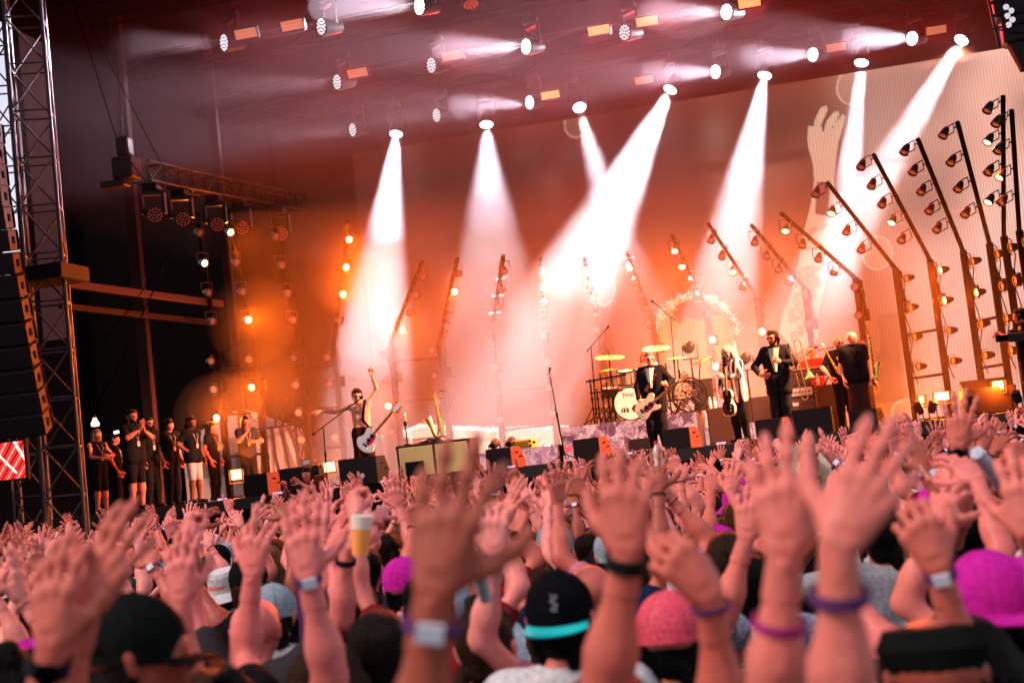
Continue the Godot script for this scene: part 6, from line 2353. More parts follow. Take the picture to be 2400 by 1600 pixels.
	mic_stand("singer's microphone boom stand slanting up to his mouth", deck(768, 25.0), at(757, 1000, 25.0), at(834, 942, 25.4))
	mic_stand("black boom microphone stand in front of the trombonist", deck(1836, 24.4), at(1822, 885, 24.3), at(1870, 858, 24.3), false)
	mic_stand("boom microphone reaching in to the keyboard player", deck(1862, 27.6), at(1868, 848, 27.6), at(1908, 818, 28.4))
	# lamps on stands
	for l in [[1616, 812, 28.6, 1618, "black round theatre lamp on a stand behind the fan"], [1747, 838, 28.2, 1752, "black theatre lamp on a stand behind the white haired guitarist"]]:
		var p := at(l[0], l[1], l[2])
		var t := thing("theatre_lamp", l[4], "stage light", Vector3(p.x, DECK, p.z), "theatre lamps on stands")
		mb = MB.new()
		mb.lathe(Transform3D(aim(Vector3(-0.3, -0.1, -1)), p - t.position), [Vector2(0, -0.13), Vector2(0.1, -0.11), Vector2(0.125, 0.0), Vector2(0.13, 0.1), Vector2(0, 0.1)], 16)
		obj("can", mb, mat("fixture_black", 0, 0, 0), t)
		mb = MB.new()
		var q := p - t.position
		for s in [-1.0, 1.0]:
			mb.bar(q + Vector3(s * 0.15, 0.03, 0), q + Vector3(s * 0.15, -0.25, 0), 0.02)
		mb.bar(q + Vector3(-0.15, -0.25, 0), q + Vector3(0.15, -0.25, 0), 0.025)
		obj("yoke", mb, mat("fixture_black", 0, 0, 0), t)
		mb = MB.new()
		mb.tube(Vector3(0, 0, 0), q + Vector3(0, -0.25, 0), 0.016)
		mb.bx(Vector3(0, 0.01, 0), Vector3(0.4, 0.02, 0.4), 0.005)
		obj("stand", mb, mat("stand_black", 0, 0, 0), t)
	# amplifiers and cases
	cabinet("speaker_cabinet", "black speaker cabinet with a pale edge behind the two bottles", "amplifier", deck(1668, 28.6) + Vector3(0, 0.72, 0), Vector3(0.42, 0.62, 0.4), -0.12, tol, tol)
	cabinet("flight_case", "dark flight case with pale corner edges under the two bottles", "case", deck(1702, 28.0), Vector3(0.55, 0.72, 0.5), -0.05, mat("case_dark", 0.03, 0.012, 0.010, 0.5), mat("case_face", 0.022, 0.009, 0.008, 0.5), "", 0.02)
	cabinet("flight_case", "long dark flight case behind the striped jacket and trombonist", "case", deck(1785, 28.4), Vector3(0.95, 0.85, 0.6), 0.0, mat("case_dark", 0, 0, 0), mat("case_face", 0, 0, 0), "", 0.02)
	for k in 2:
		bottle(["clear water bottle standing left on the dark flight case", "clear water bottle standing right on the dark flight case"][k], deck(1677 + 11 * k, 27.95) + Vector3(0, 0.72, 0), "bottles on the flight case")
	bottle("water bottle beside the amplifier head by the keyboard", deck(1933, 28.0) + Vector3(0, 0.95, 0))
	bottle("small bottle on top of the cream cabinet beside the ribbon microphone", deck(970, 25.3) + Vector3(0, 0.62, 0))
	var amp := cabinet("bass_amplifier", "dark bass speaker cabinet with woven front beside the trombonist", "amplifier", deck(1893, 27.6), Vector3(0.52, 0.72, 0.42), -0.08, tol, cloth)
	mb = MB.new()
	mb.bx(Vector3(-0.14, 0.6, 0.218), Vector3(0.14, 0.06, 0.01), 0.004)
	obj("badge", mb, mat("label_white", 0, 0, 0), amp)
	var hd := cabinet("amplifier_head", "amplifier head with a pale control strip on the woven cabinet", "amplifier", deck(1893, 27.6) + Vector3(0, 0.725, 0), Vector3(0.5, 0.22, 0.3), -0.08, tol, mat("panel_silver", 0.5, 0.42, 0.4, 0.4), "", 0.035)
	for k in 6:
		mb = MB.new()
		mb.lathe(Transform3D(aim(Vector3.BACK), Vector3(-0.17 + 0.065 * k, 0.11, 0.162)), [Vector2(0.018, 0), Vector2(0.016, 0.016), Vector2(0, 0.017)], 10)
		obj("knob", mb, mat("stand_black", 0, 0, 0), hd)
	cabinet("amplifier_head", "upper amplifier head just below the keyboard", "amplifier", deck(1888, 27.7) + Vector3(0, 0.95, 0), Vector3(0.48, 0.2, 0.28), -0.08, tol, mat("panel_dark", 0.05, 0.04, 0.04, 0.5), "", 0.03)
	# keyboards
	var kb := thing("keyboard", "long dark stage keyboard in front of the man in red", "keyboard", deck(1920, 28.2) + Vector3(0, 1.12, 0), "", Basis.from_euler(Vector3(0.0, 0.0, 0.0)))
	mb = MB.new()
	mb.bx(Vector3(0, 0.09, 0), Vector3(0.86, 0.17, 0.34), 0.015)
	obj("body", mb, tol, kb)
	mb = MB.new()
	mb.bx(Vector3(0, 0.10, 0.172), Vector3(0.8, 0.05, 0.01), 0.002)
	obj("panel", mb, cloth, kb)
	mb = MB.new()
	mb.bx(Vector3(0, 0.182, -0.06), Vector3(0.8, 0.016, 0.16), 0.003)
	obj("keys", mb, mat("keys_ivory", 0.7, 0.6, 0.5, 0.4), kb)
	for k in 2:
		mb = MB.new()
		mb.bar(Vector3(-0.35 + 0.7 * k, 0.01, 0), Vector3(0.35 - 0.7 * k, -1.1, 0.05 * k), 0.035)
		obj("leg", mb, mat("stand_black", 0, 0, 0), kb)
	cabinet("organ_cabinet", "dark organ speaker cabinet beside the sax players", "cabinet", deck(1958, 28.6), Vector3(0.5, 0.95, 0.5), 0.0, mat("case_dark", 0, 0, 0), tol)
	# monitor wedges
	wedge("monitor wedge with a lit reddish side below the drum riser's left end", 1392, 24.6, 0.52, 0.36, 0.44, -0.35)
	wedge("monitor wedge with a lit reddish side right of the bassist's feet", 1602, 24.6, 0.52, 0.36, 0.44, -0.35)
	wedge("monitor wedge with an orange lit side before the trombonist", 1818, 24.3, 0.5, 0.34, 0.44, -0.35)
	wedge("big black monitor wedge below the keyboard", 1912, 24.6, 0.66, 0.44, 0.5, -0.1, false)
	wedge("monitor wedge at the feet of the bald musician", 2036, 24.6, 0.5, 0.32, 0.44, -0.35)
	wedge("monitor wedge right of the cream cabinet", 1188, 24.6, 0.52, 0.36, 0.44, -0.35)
	wedge("large black monitor wedge with a round badge before the singer", 858, 24.3, 0.72, 0.46, 0.5, -0.15, false)
	wedge("black monitor wedge behind the camera operator in the pit", 715, 24.6, 0.66, 0.42, 0.5, -0.2, false)
	wedge("monitor wedge beside the orange flood near the crew", 622, 25.6, 0.56, 0.40, 0.44, -0.35)
	wedge("low rounded monitor at the bassist's left foot", 1500, 25.0, 0.36, 0.26, 0.36, 0.2, false)
	mb = MB.new()
	mb.lathe(Transform3D(aim(Vector3(-0.05, 0, 1)), Vector3.ZERO), [Vector2(0.045, 0), Vector2(0.04, 0.008), Vector2(0, 0.008)], 18)
	var bg := obj("badge", mb, mat("badge_pink", 0.65, 0.42, 0.5, 0.5))
	bg.reparent(get_node("monitor_wedge_006"))
	bg.transform = Transform3D(Basis.from_euler(Vector3(0, 0, 0)), Vector3(0.08, 0.15, 0.264))
	# the cream cabinet and what stands on it
	var cr := cabinet("cream_cabinet", "low cream fronted keyboard cabinet with dark frame right of the singer", "cabinet", deck(1032, 25.0), Vector3(1.36, 0.6, 0.5), -0.06, mat("case_dark", 0, 0, 0), mat("cream_panel", 0.80, 0.52, 0.20, 0.6), "", 0.045)
	mb = MB.new()
	mb.bx(Vector3(0.02, 0.3, 0.262), Vector3(0.04, 0.52, 0.016), 0.004)
	obj("divider", mb, mat("case_dark", 0, 0, 0), cr)
	mb = MB.new()
	mb.bx(Vector3(-0.36, 0.16, 0.275), Vector3(0.34, 0.28, 0.03), 0.006)
	obj("small_screen", mb, mat("phone_black", 0.008, 0.008, 0.01, 0.3), cr)
	saxophone("brass saxophone standing upright on the cream cabinet", deck(1044, 25.0) + Vector3(0.02, 0.82, 0), Basis.from_euler(Vector3(0, PI + 0.2, -0.1)), 0.95)
	mb = MB.new()
	for k in 3:
		mb.tube(Vector3(0, 0.22, 0), Vector3(0.13 * cos(k * 2.1), 0, 0.13 * sin(k * 2.1)), 0.008)
	mb.tube(Vector3(0, 0.2, 0), Vector3(0, 0.42, 0), 0.008)
	o = deck(1040, 25.05) + Vector3(0, 0.6, 0)
	var ssd := obj("saxophone_stand", mb, mat("stand_black", 0, 0, 0))
	ssd.position = o
	tag(ssd, "small black stand under the upright saxophone", "stand")
	var rm := thing("ribbon_microphone", "old fashioned capsule microphone standing on the cream cabinet", "microphone", deck(963, 25.1) + Vector3(0, 0.6, 0))
	mb = MB.new()
	mb.lathe(Transform3D(), [Vector2(0.06, 0), Vector2(0.06, 0.015), Vector2(0.012, 0.03), Vector2(0.01, 0.34), Vector2(0.028, 0.35), Vector2(0.028, 0.42)], 14)
	obj("stem", mb, mat("chrome", 0, 0, 0), rm)
	mb = MB.new()
	mb.lathe(Transform3D(), [Vector2(0.032, 0.42), Vector2(0.036, 0.45), Vector2(0.036, 0.53), Vector2(0.026, 0.57), Vector2(0, 0.58)], 16)
	obj("grille", mb, mat("mic_grille", 0.6, 0.42, 0.33, 0.35, 0.6), rm)
	var cl := thing("crumpled_cloth", "crumpled black cloth lying on the cream cabinet", "cloth", deck(1022, 25.0) + Vector3(0, 0.6, 0))
	grown("cloth", "crumpled_cloth", [[[[Vector3(-0.12, 0.0, 0.02), Vector3(0.14, 0.02, 0.05), 0.05, 0.045], [Vector3(-0.05, 0.05, 0), Vector3(0.08, 0.03, -0.05), 0.04, 0.03], [Vector3(-0.2, 0.0, 0.05), Vector3(-0.05, 0.02, 0.1), 0.03, 0.035], [Vector3(0.1, 0.01, 0.1), Vector3(0.2, 0.0, 0.02), 0.025, 0.02]], 0.012, 0.012]], mat("crew_cloth", 0.012, 0.010, 0.011, 0.9), cl)
	# small lamps and boxes on the low riser
	var lr := DECK + 0.34
	for l in [[1160, 27.0, "small black lamp on the low riser left of its twin"], [1198, 27.0, "small black lamp on the low riser beside the yellow box"]]:
		var p := on_y(l[0], l[1], lr) + Vector3(0, 0.14, 0)
		floor_par(l[2], p, Vector3(0.1, 0.3, -1))
	cabinet("yellow_box", "small yellow wooden box on the low riser", "box", on_y(1232, 27.0, lr), Vector3(0.36, 0.16, 0.3), -0.2, mat("yellow_wood", 0.45, 0.28, 0.02, 0.5), mat("yellow_wood", 0, 0, 0))
	# orange floods along the floor
	flood("bright orange floor flood beside the crew at the wing", 553, 1112, 29.6, 0.20, 0.19, Vector3(0.3, 0.1, 1), FLOOD)
	flood("bright orange floor flood behind the singer's microphone stand", 772, 1094, 30.0, 0.22, 0.18, Vector3(0.3, 0.1, 1), FLOOD)
	flood("small orange floor flood on the low riser left of the drums", 1284, 1048, 31.0, 0.12, 0.12, Vector3(0.1, 0.1, 1), FLOOD * 0.4)
	flood("bright orange floor flood between the two ladders right of the bald musician", 2208, 928, 27.6, 0.26, 0.14, Vector3(-0.3, 0.1, 1), FLOOD)
	flood("small orange floor flood at the foot of the ladder right of the bald musician", 2160, 936, 27.8, 0.08, 0.13, Vector3(-0.4, 0.1, 1), FLOOD * 0.4)
	flood("bright orange floor flood on the desk at the far right", 2340, 903, 26.4, 0.18, 0.15, Vector3(-0.3, 0.1, 1), FLOOD)
	# black lamps standing on the floor, and the desk at the right
	for l in [[2158, 27.0, "black floor lamp left of the bright flood on the right", -0.3], [2190, 27.0, "black floor lamp in front of the bright flood on the right", 0.2], [592, 29.2, "left black floor lamp right of the flood at the wing", 0.2], [612, 29.2, "right black floor lamp right of the flood at the wing", -0.2], [2278, 26.0, "black floor lamp in front of the desk at far right", 0.1], [2388, 25.6, "big black floor lamp at the right edge", -0.2]]:
		var p := deck(l[0], l[1]) + Vector3(0, 0.26, 0)
		floor_par(l[2], p, Vector3(l[3], 0.9, 0.2))
	var dk := cabinet("control_desk", "dark sloping control desk under the tallest ladders", "desk", deck(2322, 26.6), Vector3(0.95, 0.5, 0.5), 0.1, tol, tol)
	mb = MB.new()
	mb.box(Transform3D(Basis.from_euler(Vector3(0.5, 0, 0)), Vector3(0, 0.54, 0.02)), Vector3(0.9, 0.05, 0.46), 0.01)
	obj("desk_top", mb, tol, dk)
	# row of pedals and cables along the front of the stage
	for k in 14:
		var p := deck(1425 + k * 9.0, 24.4) + Vector3(0, 0.03, 0)
		var t := thing("effects_pedal", "small effects pedal, number %s from the left in the row at the bassist's feet" % ["one", "two", "three", "four", "five", "six", "seven", "eight", "nine", "ten", "eleven", "twelve", "thirteen", "fourteen"][k], "pedal", p, "effects pedals at the bassist's feet")
		mb = MB.new()
		mb.box(Transform3D(Basis.from_euler(Vector3(0.2, 0.1 * (k % 3), 0)), Vector3.ZERO), Vector3(0.055, 0.045, 0.09), 0.006)
		obj("box", mb, mat("pedal_dark", 0.05, 0.03, 0.03, 0.4), t)
		mb = MB.new()
		mb.lathe(Transform3D(Basis(), Vector3(0, 0.022, 0.02)), [Vector2(0.01, 0), Vector2(0.01, 0.012), Vector2(0, 0.012)], 8)
		obj("switch", mb, mat("chrome", 0, 0, 0), t)
	for k in 9:
		var p := [Vector2(700, 1142), Vector2(725, 1140), Vector2(650, 1165), Vector2(1690, 1052), Vector2(1740, 1046), Vector2(1200, 1112), Vector2(520, 1170), Vector2(905, 1122), Vector2(1480, 1080)][k] as Vector2
		var q := on_y(p.x, 23.62, DECK + 0.02)
		mb = MB.new()
		mb.bx(Vector3.ZERO, Vector3(0.16, 0.035, 0.05), 0.008)
		var ob := obj("edge_light", mb, lamp_mat("edge_violet_light", 0.75, 0.45, 0.8, 0.5))
		ob.position = q + Vector3(0, 0, 0)
		tag(ob, "tiny violet light on the stage edge below %s" % ["the pit camera", "the singer's flood", "the wing wedge", "the striped jacket", "the trombone", "the low riser", "the crew", "the large black wedge", "the drum riser"][k], "light", "tiny violet lights along the stage edge")


const FLOOD := 4.5


# ---------------------------------------------------------------- the band
func guitar(called: String, label: String, p: Vector3, neck: Vector3, front: Vector3, outline: Array, body: Material, guard: Material, neck_len: float, s := 1.0, rim: Material = null) -> void:
	var y := neck.normalized()
	var z := (front - y * front.dot(y)).normalized()
	var t := thing(called, label, called.replace("_", " "), p, "", Basis(y.cross(z), y, z).scaled(Vector3.ONE * s))
	var o := PackedVector2Array()
	var c := Curve2D.new()
	c.bake_interval = 0.012
	for i in outline.size() + 1:
		var q: Vector2 = outline[i % outline.size()]
		var a: Vector2 = outline[(i + outline.size() - 1) % outline.size()]
		var b: Vector2 = outline[(i + 1) % outline.size()]
		c.add_point(q, (a - b) * 0.17, (b - a) * 0.17)
	var bk := c.get_baked_points()
	for i in range(0, bk.size() - 1, maxi(1, bk.size() / 44)):
		o.append(bk[i])
	var mb := MB.new()
	mb.plate(Transform3D(), o, 0.042)
	obj("body", mb, rim if rim else body, t)
	mb = MB.new()
	var inner := PackedVector2Array()
	for q in o:
		inner.append(q * 0.955)
	mb.plate(Transform3D(Basis(), Vector3(0, 0, 0.022)), inner, 0.006)
	obj("top", mb, body, t)
	if guard:
		mb = MB.new()
		mb.plate(Transform3D(Basis(), Vector3(0, 0, 0.027)), PackedVector2Array([Vector2(0.02, 0.15), Vector2(0.075, 0.07), Vector2(0.09, -0.06), Vector2(0.05, -0.14), Vector2(-0.02, -0.08), Vector2(-0.03, 0.08)]), 0.004)
		obj("pickguard", mb, guard, t)
	var wood := mat("maple", 0.45, 0.20, 0.06, 0.4)
	mb = MB.new()
	mb.bx(Vector3(0, 0.12 + neck_len / 2, 0.022), Vector3(0.048, neck_len + 0.06, 0.024), 0.006)
	obj("neck", mb, wood, t)
	for k in 12:
		mb = MB.new()
		mb.bx(Vector3(0, 0.2 + (neck_len - 0.1) * (1.0 - pow(0.9, k)) / 0.72, 0.036), Vector3(0.047, 0.004, 0.003))
		obj("fret", mb, mat("chrome", 0, 0, 0), t)
	mb = MB.new()
	mb.plate(Transform3D(Basis(), Vector3(0, 0.14 + neck_len, 0.014)), PackedVector2Array([Vector2(-0.024, 0), Vector2(0.024, 0), Vector2(0.045, 0.07), Vector2(0.035, 0.19), Vector2(-0.02, 0.21), Vector2(-0.045, 0.06)]), 0.016)
	obj("headstock", mb, wood if not rim else body, t)
	for k in 6:
		mb = MB.new()
		mb.tube(Vector3(0.05 * (1 if k < 3 else -1), 0.18 + neck_len + 0.055 * (k % 3), 0.014), Vector3(0.085 * (1 if k < 3 else -1), 0.185 + neck_len + 0.055 * (k % 3), 0.014), 0.012)
		obj("tuner", mb, mat("chrome", 0, 0, 0), t)
	for k in 3:
		mb = MB.new()
		mb.bx(Vector3(0, [0.06, -0.04, -0.15][k], 0.032), Vector3(0.085, 0.034, 0.014), 0.004)
		obj("pickup" if k < 2 else "bridge", mb, mat("chrome", 0, 0, 0), t)
	for k in 3:
		mb = MB.new()
		mb.lathe(Transform3D(aim(Vector3.BACK), Vector3(0.10 - 0.01 * k, -0.05 - 0.06 * k, 0.026)), [Vector2(0.013, 0), Vector2(0.011, 0.016), Vector2(0, 0.017)], 10)
		obj("knob", mb, mat("cream_knob", 0.8, 0.65, 0.45, 0.4), t)
	mb = MB.new()
	for k in 4:
		mb.tube(Vector3(-0.015 + 0.01 * k, -0.15, 0.042), Vector3(-0.012 + 0.008 * k, 0.15 + neck_len, 0.036), 0.0014, -1, 4)
	obj("string", mb, mat("chrome", 0, 0, 0), t)


func strap(label: String, pts: Array, w: float, m: Material) -> void:
	var mb := MB.new()
	var o: Vector3 = pts[0]
	for i in pts.size() - 1:
		var a: Vector3 = pts[i] - o
		var b: Vector3 = pts[i + 1] - o
		mb.bar(a, b + (b - a).normalized() * 0.01, w, 0.006)
	var s := obj("guitar_strap", mb, m)
	s.position = o
	tag(s, label, "strap")


func front_of(t: Node3D, called: String, m: Material, turn: Basis, wide: float, low: float, z0: float, z1: float) -> void:
	var mb := MB.new()
	var hip := Vector3(0, 0.94, 0)
	for k in 8:
		var u0 := k / 8.0
		var u1 := (k + 1) / 8.0
		var q := []
		for u: float in [u0, u1]:
			var w := wide * (1.0 - 0.75 * u)
			var y := lerpf(1.475, low, u)
			var z := lerpf(z0, z1, minf(1.0, u * 2.2))
			q.append(hip + turn * (Vector3(-w, y, z + 0.012) - hip))
			q.append(hip + turn * (Vector3(0, y, z - 0.004) - hip))
			q.append(hip + turn * (Vector3(w, y, z + 0.012) - hip))
		mb.quad(q[0], q[1], q[4], q[3], turn * Vector3(-0.3, 0, -1).normalized())
		mb.quad(q[1], q[2], q[5], q[4], turn * Vector3(0.3, 0, -1).normalized())
	obj(called, mb, m, t)


func ink_marks(t: Node3D, a: Vector3, b: Vector3, r: float, face: Vector3, count: int, seed_: int) -> void:
	var g := RandomNumberGenerator.new()
	g.seed = seed_
	var mb := MB.new()
	var y := (b - a).normalized()
	var z := (face - y * face.dot(y)).normalized()
	var x := y.cross(z)
	for k in count:
		var u := g.randf()
		var an := g.randf_range(-1.1, 1.1)
		var c := []
		for j in 6:
			an += g.randf_range(-0.45, 0.45)
			u = clampf(u + g.randf_range(-0.07, 0.07), 0.0, 1.0)
			c.append(a.lerp(b, u) + (z * cos(an) + x * sin(an)) * r)
		mb.path(c, [g.randf_range(0.003, 0.007)], 5)
	obj("tattoo", mb, mat("tattoo_ink", 0.10, 0.05, 0.06, 0.6), t)


func trombone(label: String, p: Vector3, b: Basis) -> void:
	var brass := mat("brass", 0, 0, 0)
	var t := thing("trombone", label, "trombone", p, "", b)
	var mb := MB.new()
	mb.tube(Vector3(-0.05, 0.25, 0), Vector3(-0.05, -0.62, 0), 0.0085)
	mb.tube(Vector3(0.05, 0.25, 0), Vector3(0.05, -0.62, 0), 0.0085)
	var c := []
	for k in 9:
		c.append(Vector3(-0.05 * cos(PI * k / 8), -0.62 - 0.05 * sin(PI * k / 8), 0))
	mb.path(c, [0.0085], 8)
	mb.tube(Vector3(-0.05, 0.1, 0), Vector3(0.05, 0.1, 0), 0.006)
	obj("slide", mb, brass, t)
	mb = MB.new()
	c = []
	for k in 9:
		c.append(Vector3(0.05 + 0.055 - 0.055 * cos(PI * k / 8), 0.32 + 0.06 * sin(PI * k / 8), 0))
	c.push_front(Vector3(0.05, 0.25, 0))
	mb.path(c + [Vector3(0.165, 0.1, 0.01), Vector3(0.17, -0.1, 0.02)], [0.009, 0.009, 0.01, 0.01, 0.01, 0.011, 0.011, 0.012, 0.013, 0.013, 0.016, 0.022], 12, false)
	mb.lathe(Transform3D(aim(Vector3(0.02, -1, 0.06)), Vector3(0.17, -0.1, 0.02)), [Vector2(0.022, 0), Vector2(0.028, 0.1), Vector2(0.045, 0.17), Vector2(0.075, 0.21), Vector2(0.11, 0.232), Vector2(0.105, 0.232), Vector2(0.07, 0.205), Vector2(0.03, 0.12)], 24)
	obj("bell", mb, brass, t)
	mb = MB.new()
	mb.lathe(Transform3D(aim(Vector3.UP), Vector3(-0.05, 0.25, 0)), [Vector2(0.009, 0), Vector2(0.010, 0.05), Vector2(0.019, 0.09), Vector2(0.012, 0.09)], 12)
	obj("mouthpiece", mb, mat("chrome", 0, 0, 0), t)


func band() -> void:
	var skin := skin_mat("skin_band", 0.62, 0.30, 0.20)
	var suit := cloth_mat("suit_black", 0.014, 0.011, 0.012)
	var shade := mat("shades_black", 0.006, 0.005, 0.006, 0.12)
	var dk := hair_mat("hair_1", 0.03, 0.015, 0.009)
	var grey := hair_mat("hair_grey", 0.50, 0.36, 0.26)
	var white := hair_mat("hair_white", 0.85, 0.74, 0.66)
	var g := "band on stage"
	var grip := [0.5, 0.65, 0.65, 0.65, 0.65]
	# the singer
	var r := stander("shirtless tattooed singer with arms flung out and a red and silver guitar", 862, 25.8, PI + 0.05, 1.0, {"arms": [
		{"w": Vector3(-0.28, 1.955, 0.02), "hint": Vector3(-1, 0, 0.3), "f": Vector3(-0.1, 1, 0), "u": Vector3(0.2, 0, 1), "curl": [0.5, 0.7, 0.75, 0.8, 0.8], "spread": 0.4},
		{"w": Vector3(0.705, 1.41, -0.13), "hint": Vector3(0, -1, 0.2), "f": Vector3(1, 0.02, -0.1), "u": Vector3(0, 1, -0.1), "curl": [0.2, 0.2, 0.25, 0.25, 0.3], "spread": 0.5}],
		"look": Basis.from_euler(Vector3(-0.3, 0.5, 0.1)), "head": Vector3(0.03, 1.62, -0.06), "girth": 0.92, "leg_loose": 0.03, "thick": 0.95}, skin, null, cloth_mat("trousers_maroon", 0.035, 0.010, 0.008), "quiff", dk, g)
	var t: Node3D = r[0]
	var f: Dictionary = r[1]
	glasses(shade, t, f.head, f.head_basis)
	ink_marks(t, f.el[0], f.wr[0], 0.044, Vector3(0, 0, -1), 9, 3)
	ink_marks(t, f.sh[0], f.el[0], 0.052, Vector3(0, 0, -1), 5, 4)
	ink_marks(t, f.el[1], f.wr[1], 0.044, Vector3(0, 0.6, -1), 8, 5)
	ink_marks(t, Vector3(0.1, 1.36, 0.0), Vector3(-0.05, 1.30, 0.0), 0.118, Vector3(0, 0, -1), 9, 6)
	ink_marks(t, Vector3(0.0, 1.2, 0.0), Vector3(0.0, 1.08, 0.0), 0.116, Vector3(0, 0, -1), 3, 7)
	var gp := at(868, 1028, 25.5)
	guitar("electric_guitar", "red and silver electric guitar slung at the shirtless singer's hip", gp, at(936, 948, 25.5) - at(880, 1015, 25.5), Vector3(0, 0, 1), [Vector2(-0.05, 0.16), Vector2(-0.17, 0.12), Vector2(-0.14, -0.02), Vector2(-0.19, -0.15), Vector2(-0.08, -0.25), Vector2(0.08, -0.25), Vector2(0.19, -0.15), Vector2(0.13, -0.01), Vector2(0.16, 0.15), Vector2(0.11, 0.19), Vector2(0.06, 0.13)], mat("guitar_silver", 0.62, 0.48, 0.42, 0.2, 0.7), mat("guitar_red", 0.55, 0.01, 0.03, 0.25), 0.5, 1.0, mat("guitar_edge", 0.75, 0.5, 0.25, 0.3))
	strap("black strap over the shirtless singer's shoulder", [t.transform * (f.sh[0] + Vector3(0.05, 0.05, -0.05)), t.transform * Vector3(-0.10, 1.36, -0.13), t.transform * Vector3(-0.06, 1.15, -0.125), gp + Vector3(0.03, 0.16, 0.0)], 0.045, suit)
	# the bassist
	r = stander("grey haired bassist in black suit and sunglasses with a cream bass", 1548, 25.6, PI - 0.05, 1.02, {"arms": [
		{"w": Vector3(-0.30, 1.11, -0.30), "hint": Vector3(-1, -0.8, 0.3), "f": Vector3(0.1, 0.6, -0.6), "u": Vector3(-0.3, -0.3, 0.8), "curl": grip},
		{"w": Vector3(0.24, 0.93, -0.22), "hint": Vector3(1, 0.1, 0.5), "f": Vector3(-0.5, -0.5, -0.3), "u": Vector3(0.2, 0.2, -1), "curl": [0.2, 0.3, 0.35, 0.4, 0.4]}],
		"look": Basis.from_euler(Vector3(-0.08, 0.35, 0)), "sleeve": 1.88, "loose": 0.026, "hem": 0.22, "leg_loose": 0.03, "girth": 1.04}, skin, suit, suit, "quiff", grey, g)
	t = r[0]
	f = r[1]
	glasses(shade, t, f.head, f.head_basis)
	front_of(t, "white_shirt", cloth_mat("shirt_white", 0.75, 0.68, 0.66), Basis(), 0.085, 1.12, -0.10, -0.178)
	gp = at(1520, 952, 25.2)
	guitar("bass_guitar", "cream bass guitar with red guard held by the bassist in black", gp, at(1590, 895, 25.1) - at(1526, 947, 25.2), Vector3(-0.1, 0.1, 1), [Vector2(-0.04, 0.16), Vector2(-0.12, 0.23), Vector2(-0.175, 0.16), Vector2(-0.13, 0.02), Vector2(-0.17, -0.14), Vector2(-0.09, -0.25), Vector2(0.08, -0.25), Vector2(0.17, -0.17), Vector2(0.12, -0.01), Vector2(0.165, 0.12), Vector2(0.13, 0.20), Vector2(0.06, 0.14)], mat("bass_cream", 0.75, 0.55, 0.34, 0.25), mat("guard_red", 0.28, 0.012, 0.01, 0.3), 0.62, 0.95)
	strap("dark brown strap over the bassist's shoulder", [t.transform * (f.sh[0] + Vector3(0.06, 0.075, -0.04)), t.transform * Vector3(-0.09, 1.33, -0.155), t.transform * Vector3(0.10, 1.08, -0.19)], 0.06, mat("strap_brown", 0.05, 0.016, 0.008, 0.5))
	# the drummer
	r = stander("fair haired drummer in a white t-shirt sitting behind the cymbals", 1530, 29.0, PI, 1.0, {"up": Vector3(0, -0.36, 0), "arms": [
		{"w": Vector3(-0.30, 0.86, -0.34), "hint": Vector3(-1, -0.5, 0.4), "f": Vector3(0.1, 0.1, -1), "u": Vector3(0, 1, 0.1), "curl": grip},
		{"w": Vector3(0.34, 0.93, -0.34), "hint": Vector3(1, -0.5, 0.4), "f": Vector3(-0.1, 0.2, -1), "u": Vector3(0, 1, 0.1), "curl": grip}],
		"legs": [[Vector3(-0.22, 0.56, -0.42), Vector3(-0.24, 0.1, -0.36)], [Vector3(0.22, 0.56, -0.42), Vector3(0.24, 0.1, -0.36)]],
		"look": Basis.from_euler(Vector3(-0.25, 0, 0)), "sleeve": 0.7, "loose": 0.02}, skin, cloth_mat("shirt_white", 0, 0, 0), suit, "fringe", hair_mat("hair_4", 0.42, 0.24, 0.10), g, 1.0, DECK + 0.66)
	t = r[0]
	f = r[1]
	for k in 2:
		var mb := MB.new()
		mb.tube(f.wr[k] + Vector3(0, 0.0, -0.02), f.wr[k] + Vector3([0.08, -0.08][k], 0.14, -0.40), 0.008, 0.006)
		var st := obj("drumstick", mb, mat("maple", 0, 0, 0))
		st.transform = t.transform
		tag(st, ["drumstick in the drummer's hand towards the fan", "drumstick in the drummer's hand towards the crash cymbal"][k], "drumstick")
	var mb := MB.new()
	mb.lathe(Transform3D(), [Vector2(0.02, 0), Vector2(0.02, 0.42), Vector2(0.17, 0.43), Vector2(0.18, 0.5), Vector2(0, 0.52)], 18)
	for k in 3:
		mb.tube(Vector3(0, 0.2, 0), Vector3(0.22 * cos(k * 2.1), 0.01, 0.22 * sin(k * 2.1)), 0.012)
	var st := obj("drum_stool", mb, mat("stand_black", 0, 0, 0))
	st.position = t.position
	tag(st, "round black stool under the drummer", "stool")
	# the guitarist in stripes
	var stripes := mat("stripe_cloth", 1, 1, 1, 0.85)
	var im := Image.create(64, 8, false, Image.FORMAT_RGB8)
	for q in [[0, 26, Color(0.9, 0.84, 0.82)], [26, 6, Color(0.1, 0.08, 0.08)], [32, 32, Color(0.1, 0.08, 0.08)]]:
		im.fill_rect(Rect2i(q[0], 0, q[1], 8), q[2])
	stripes.albedo_texture = ImageTexture.create_from_image(im)
	stripes.uv1_triplanar = true
	stripes.uv1_scale = Vector3(8.5, 0.001, 8.5)
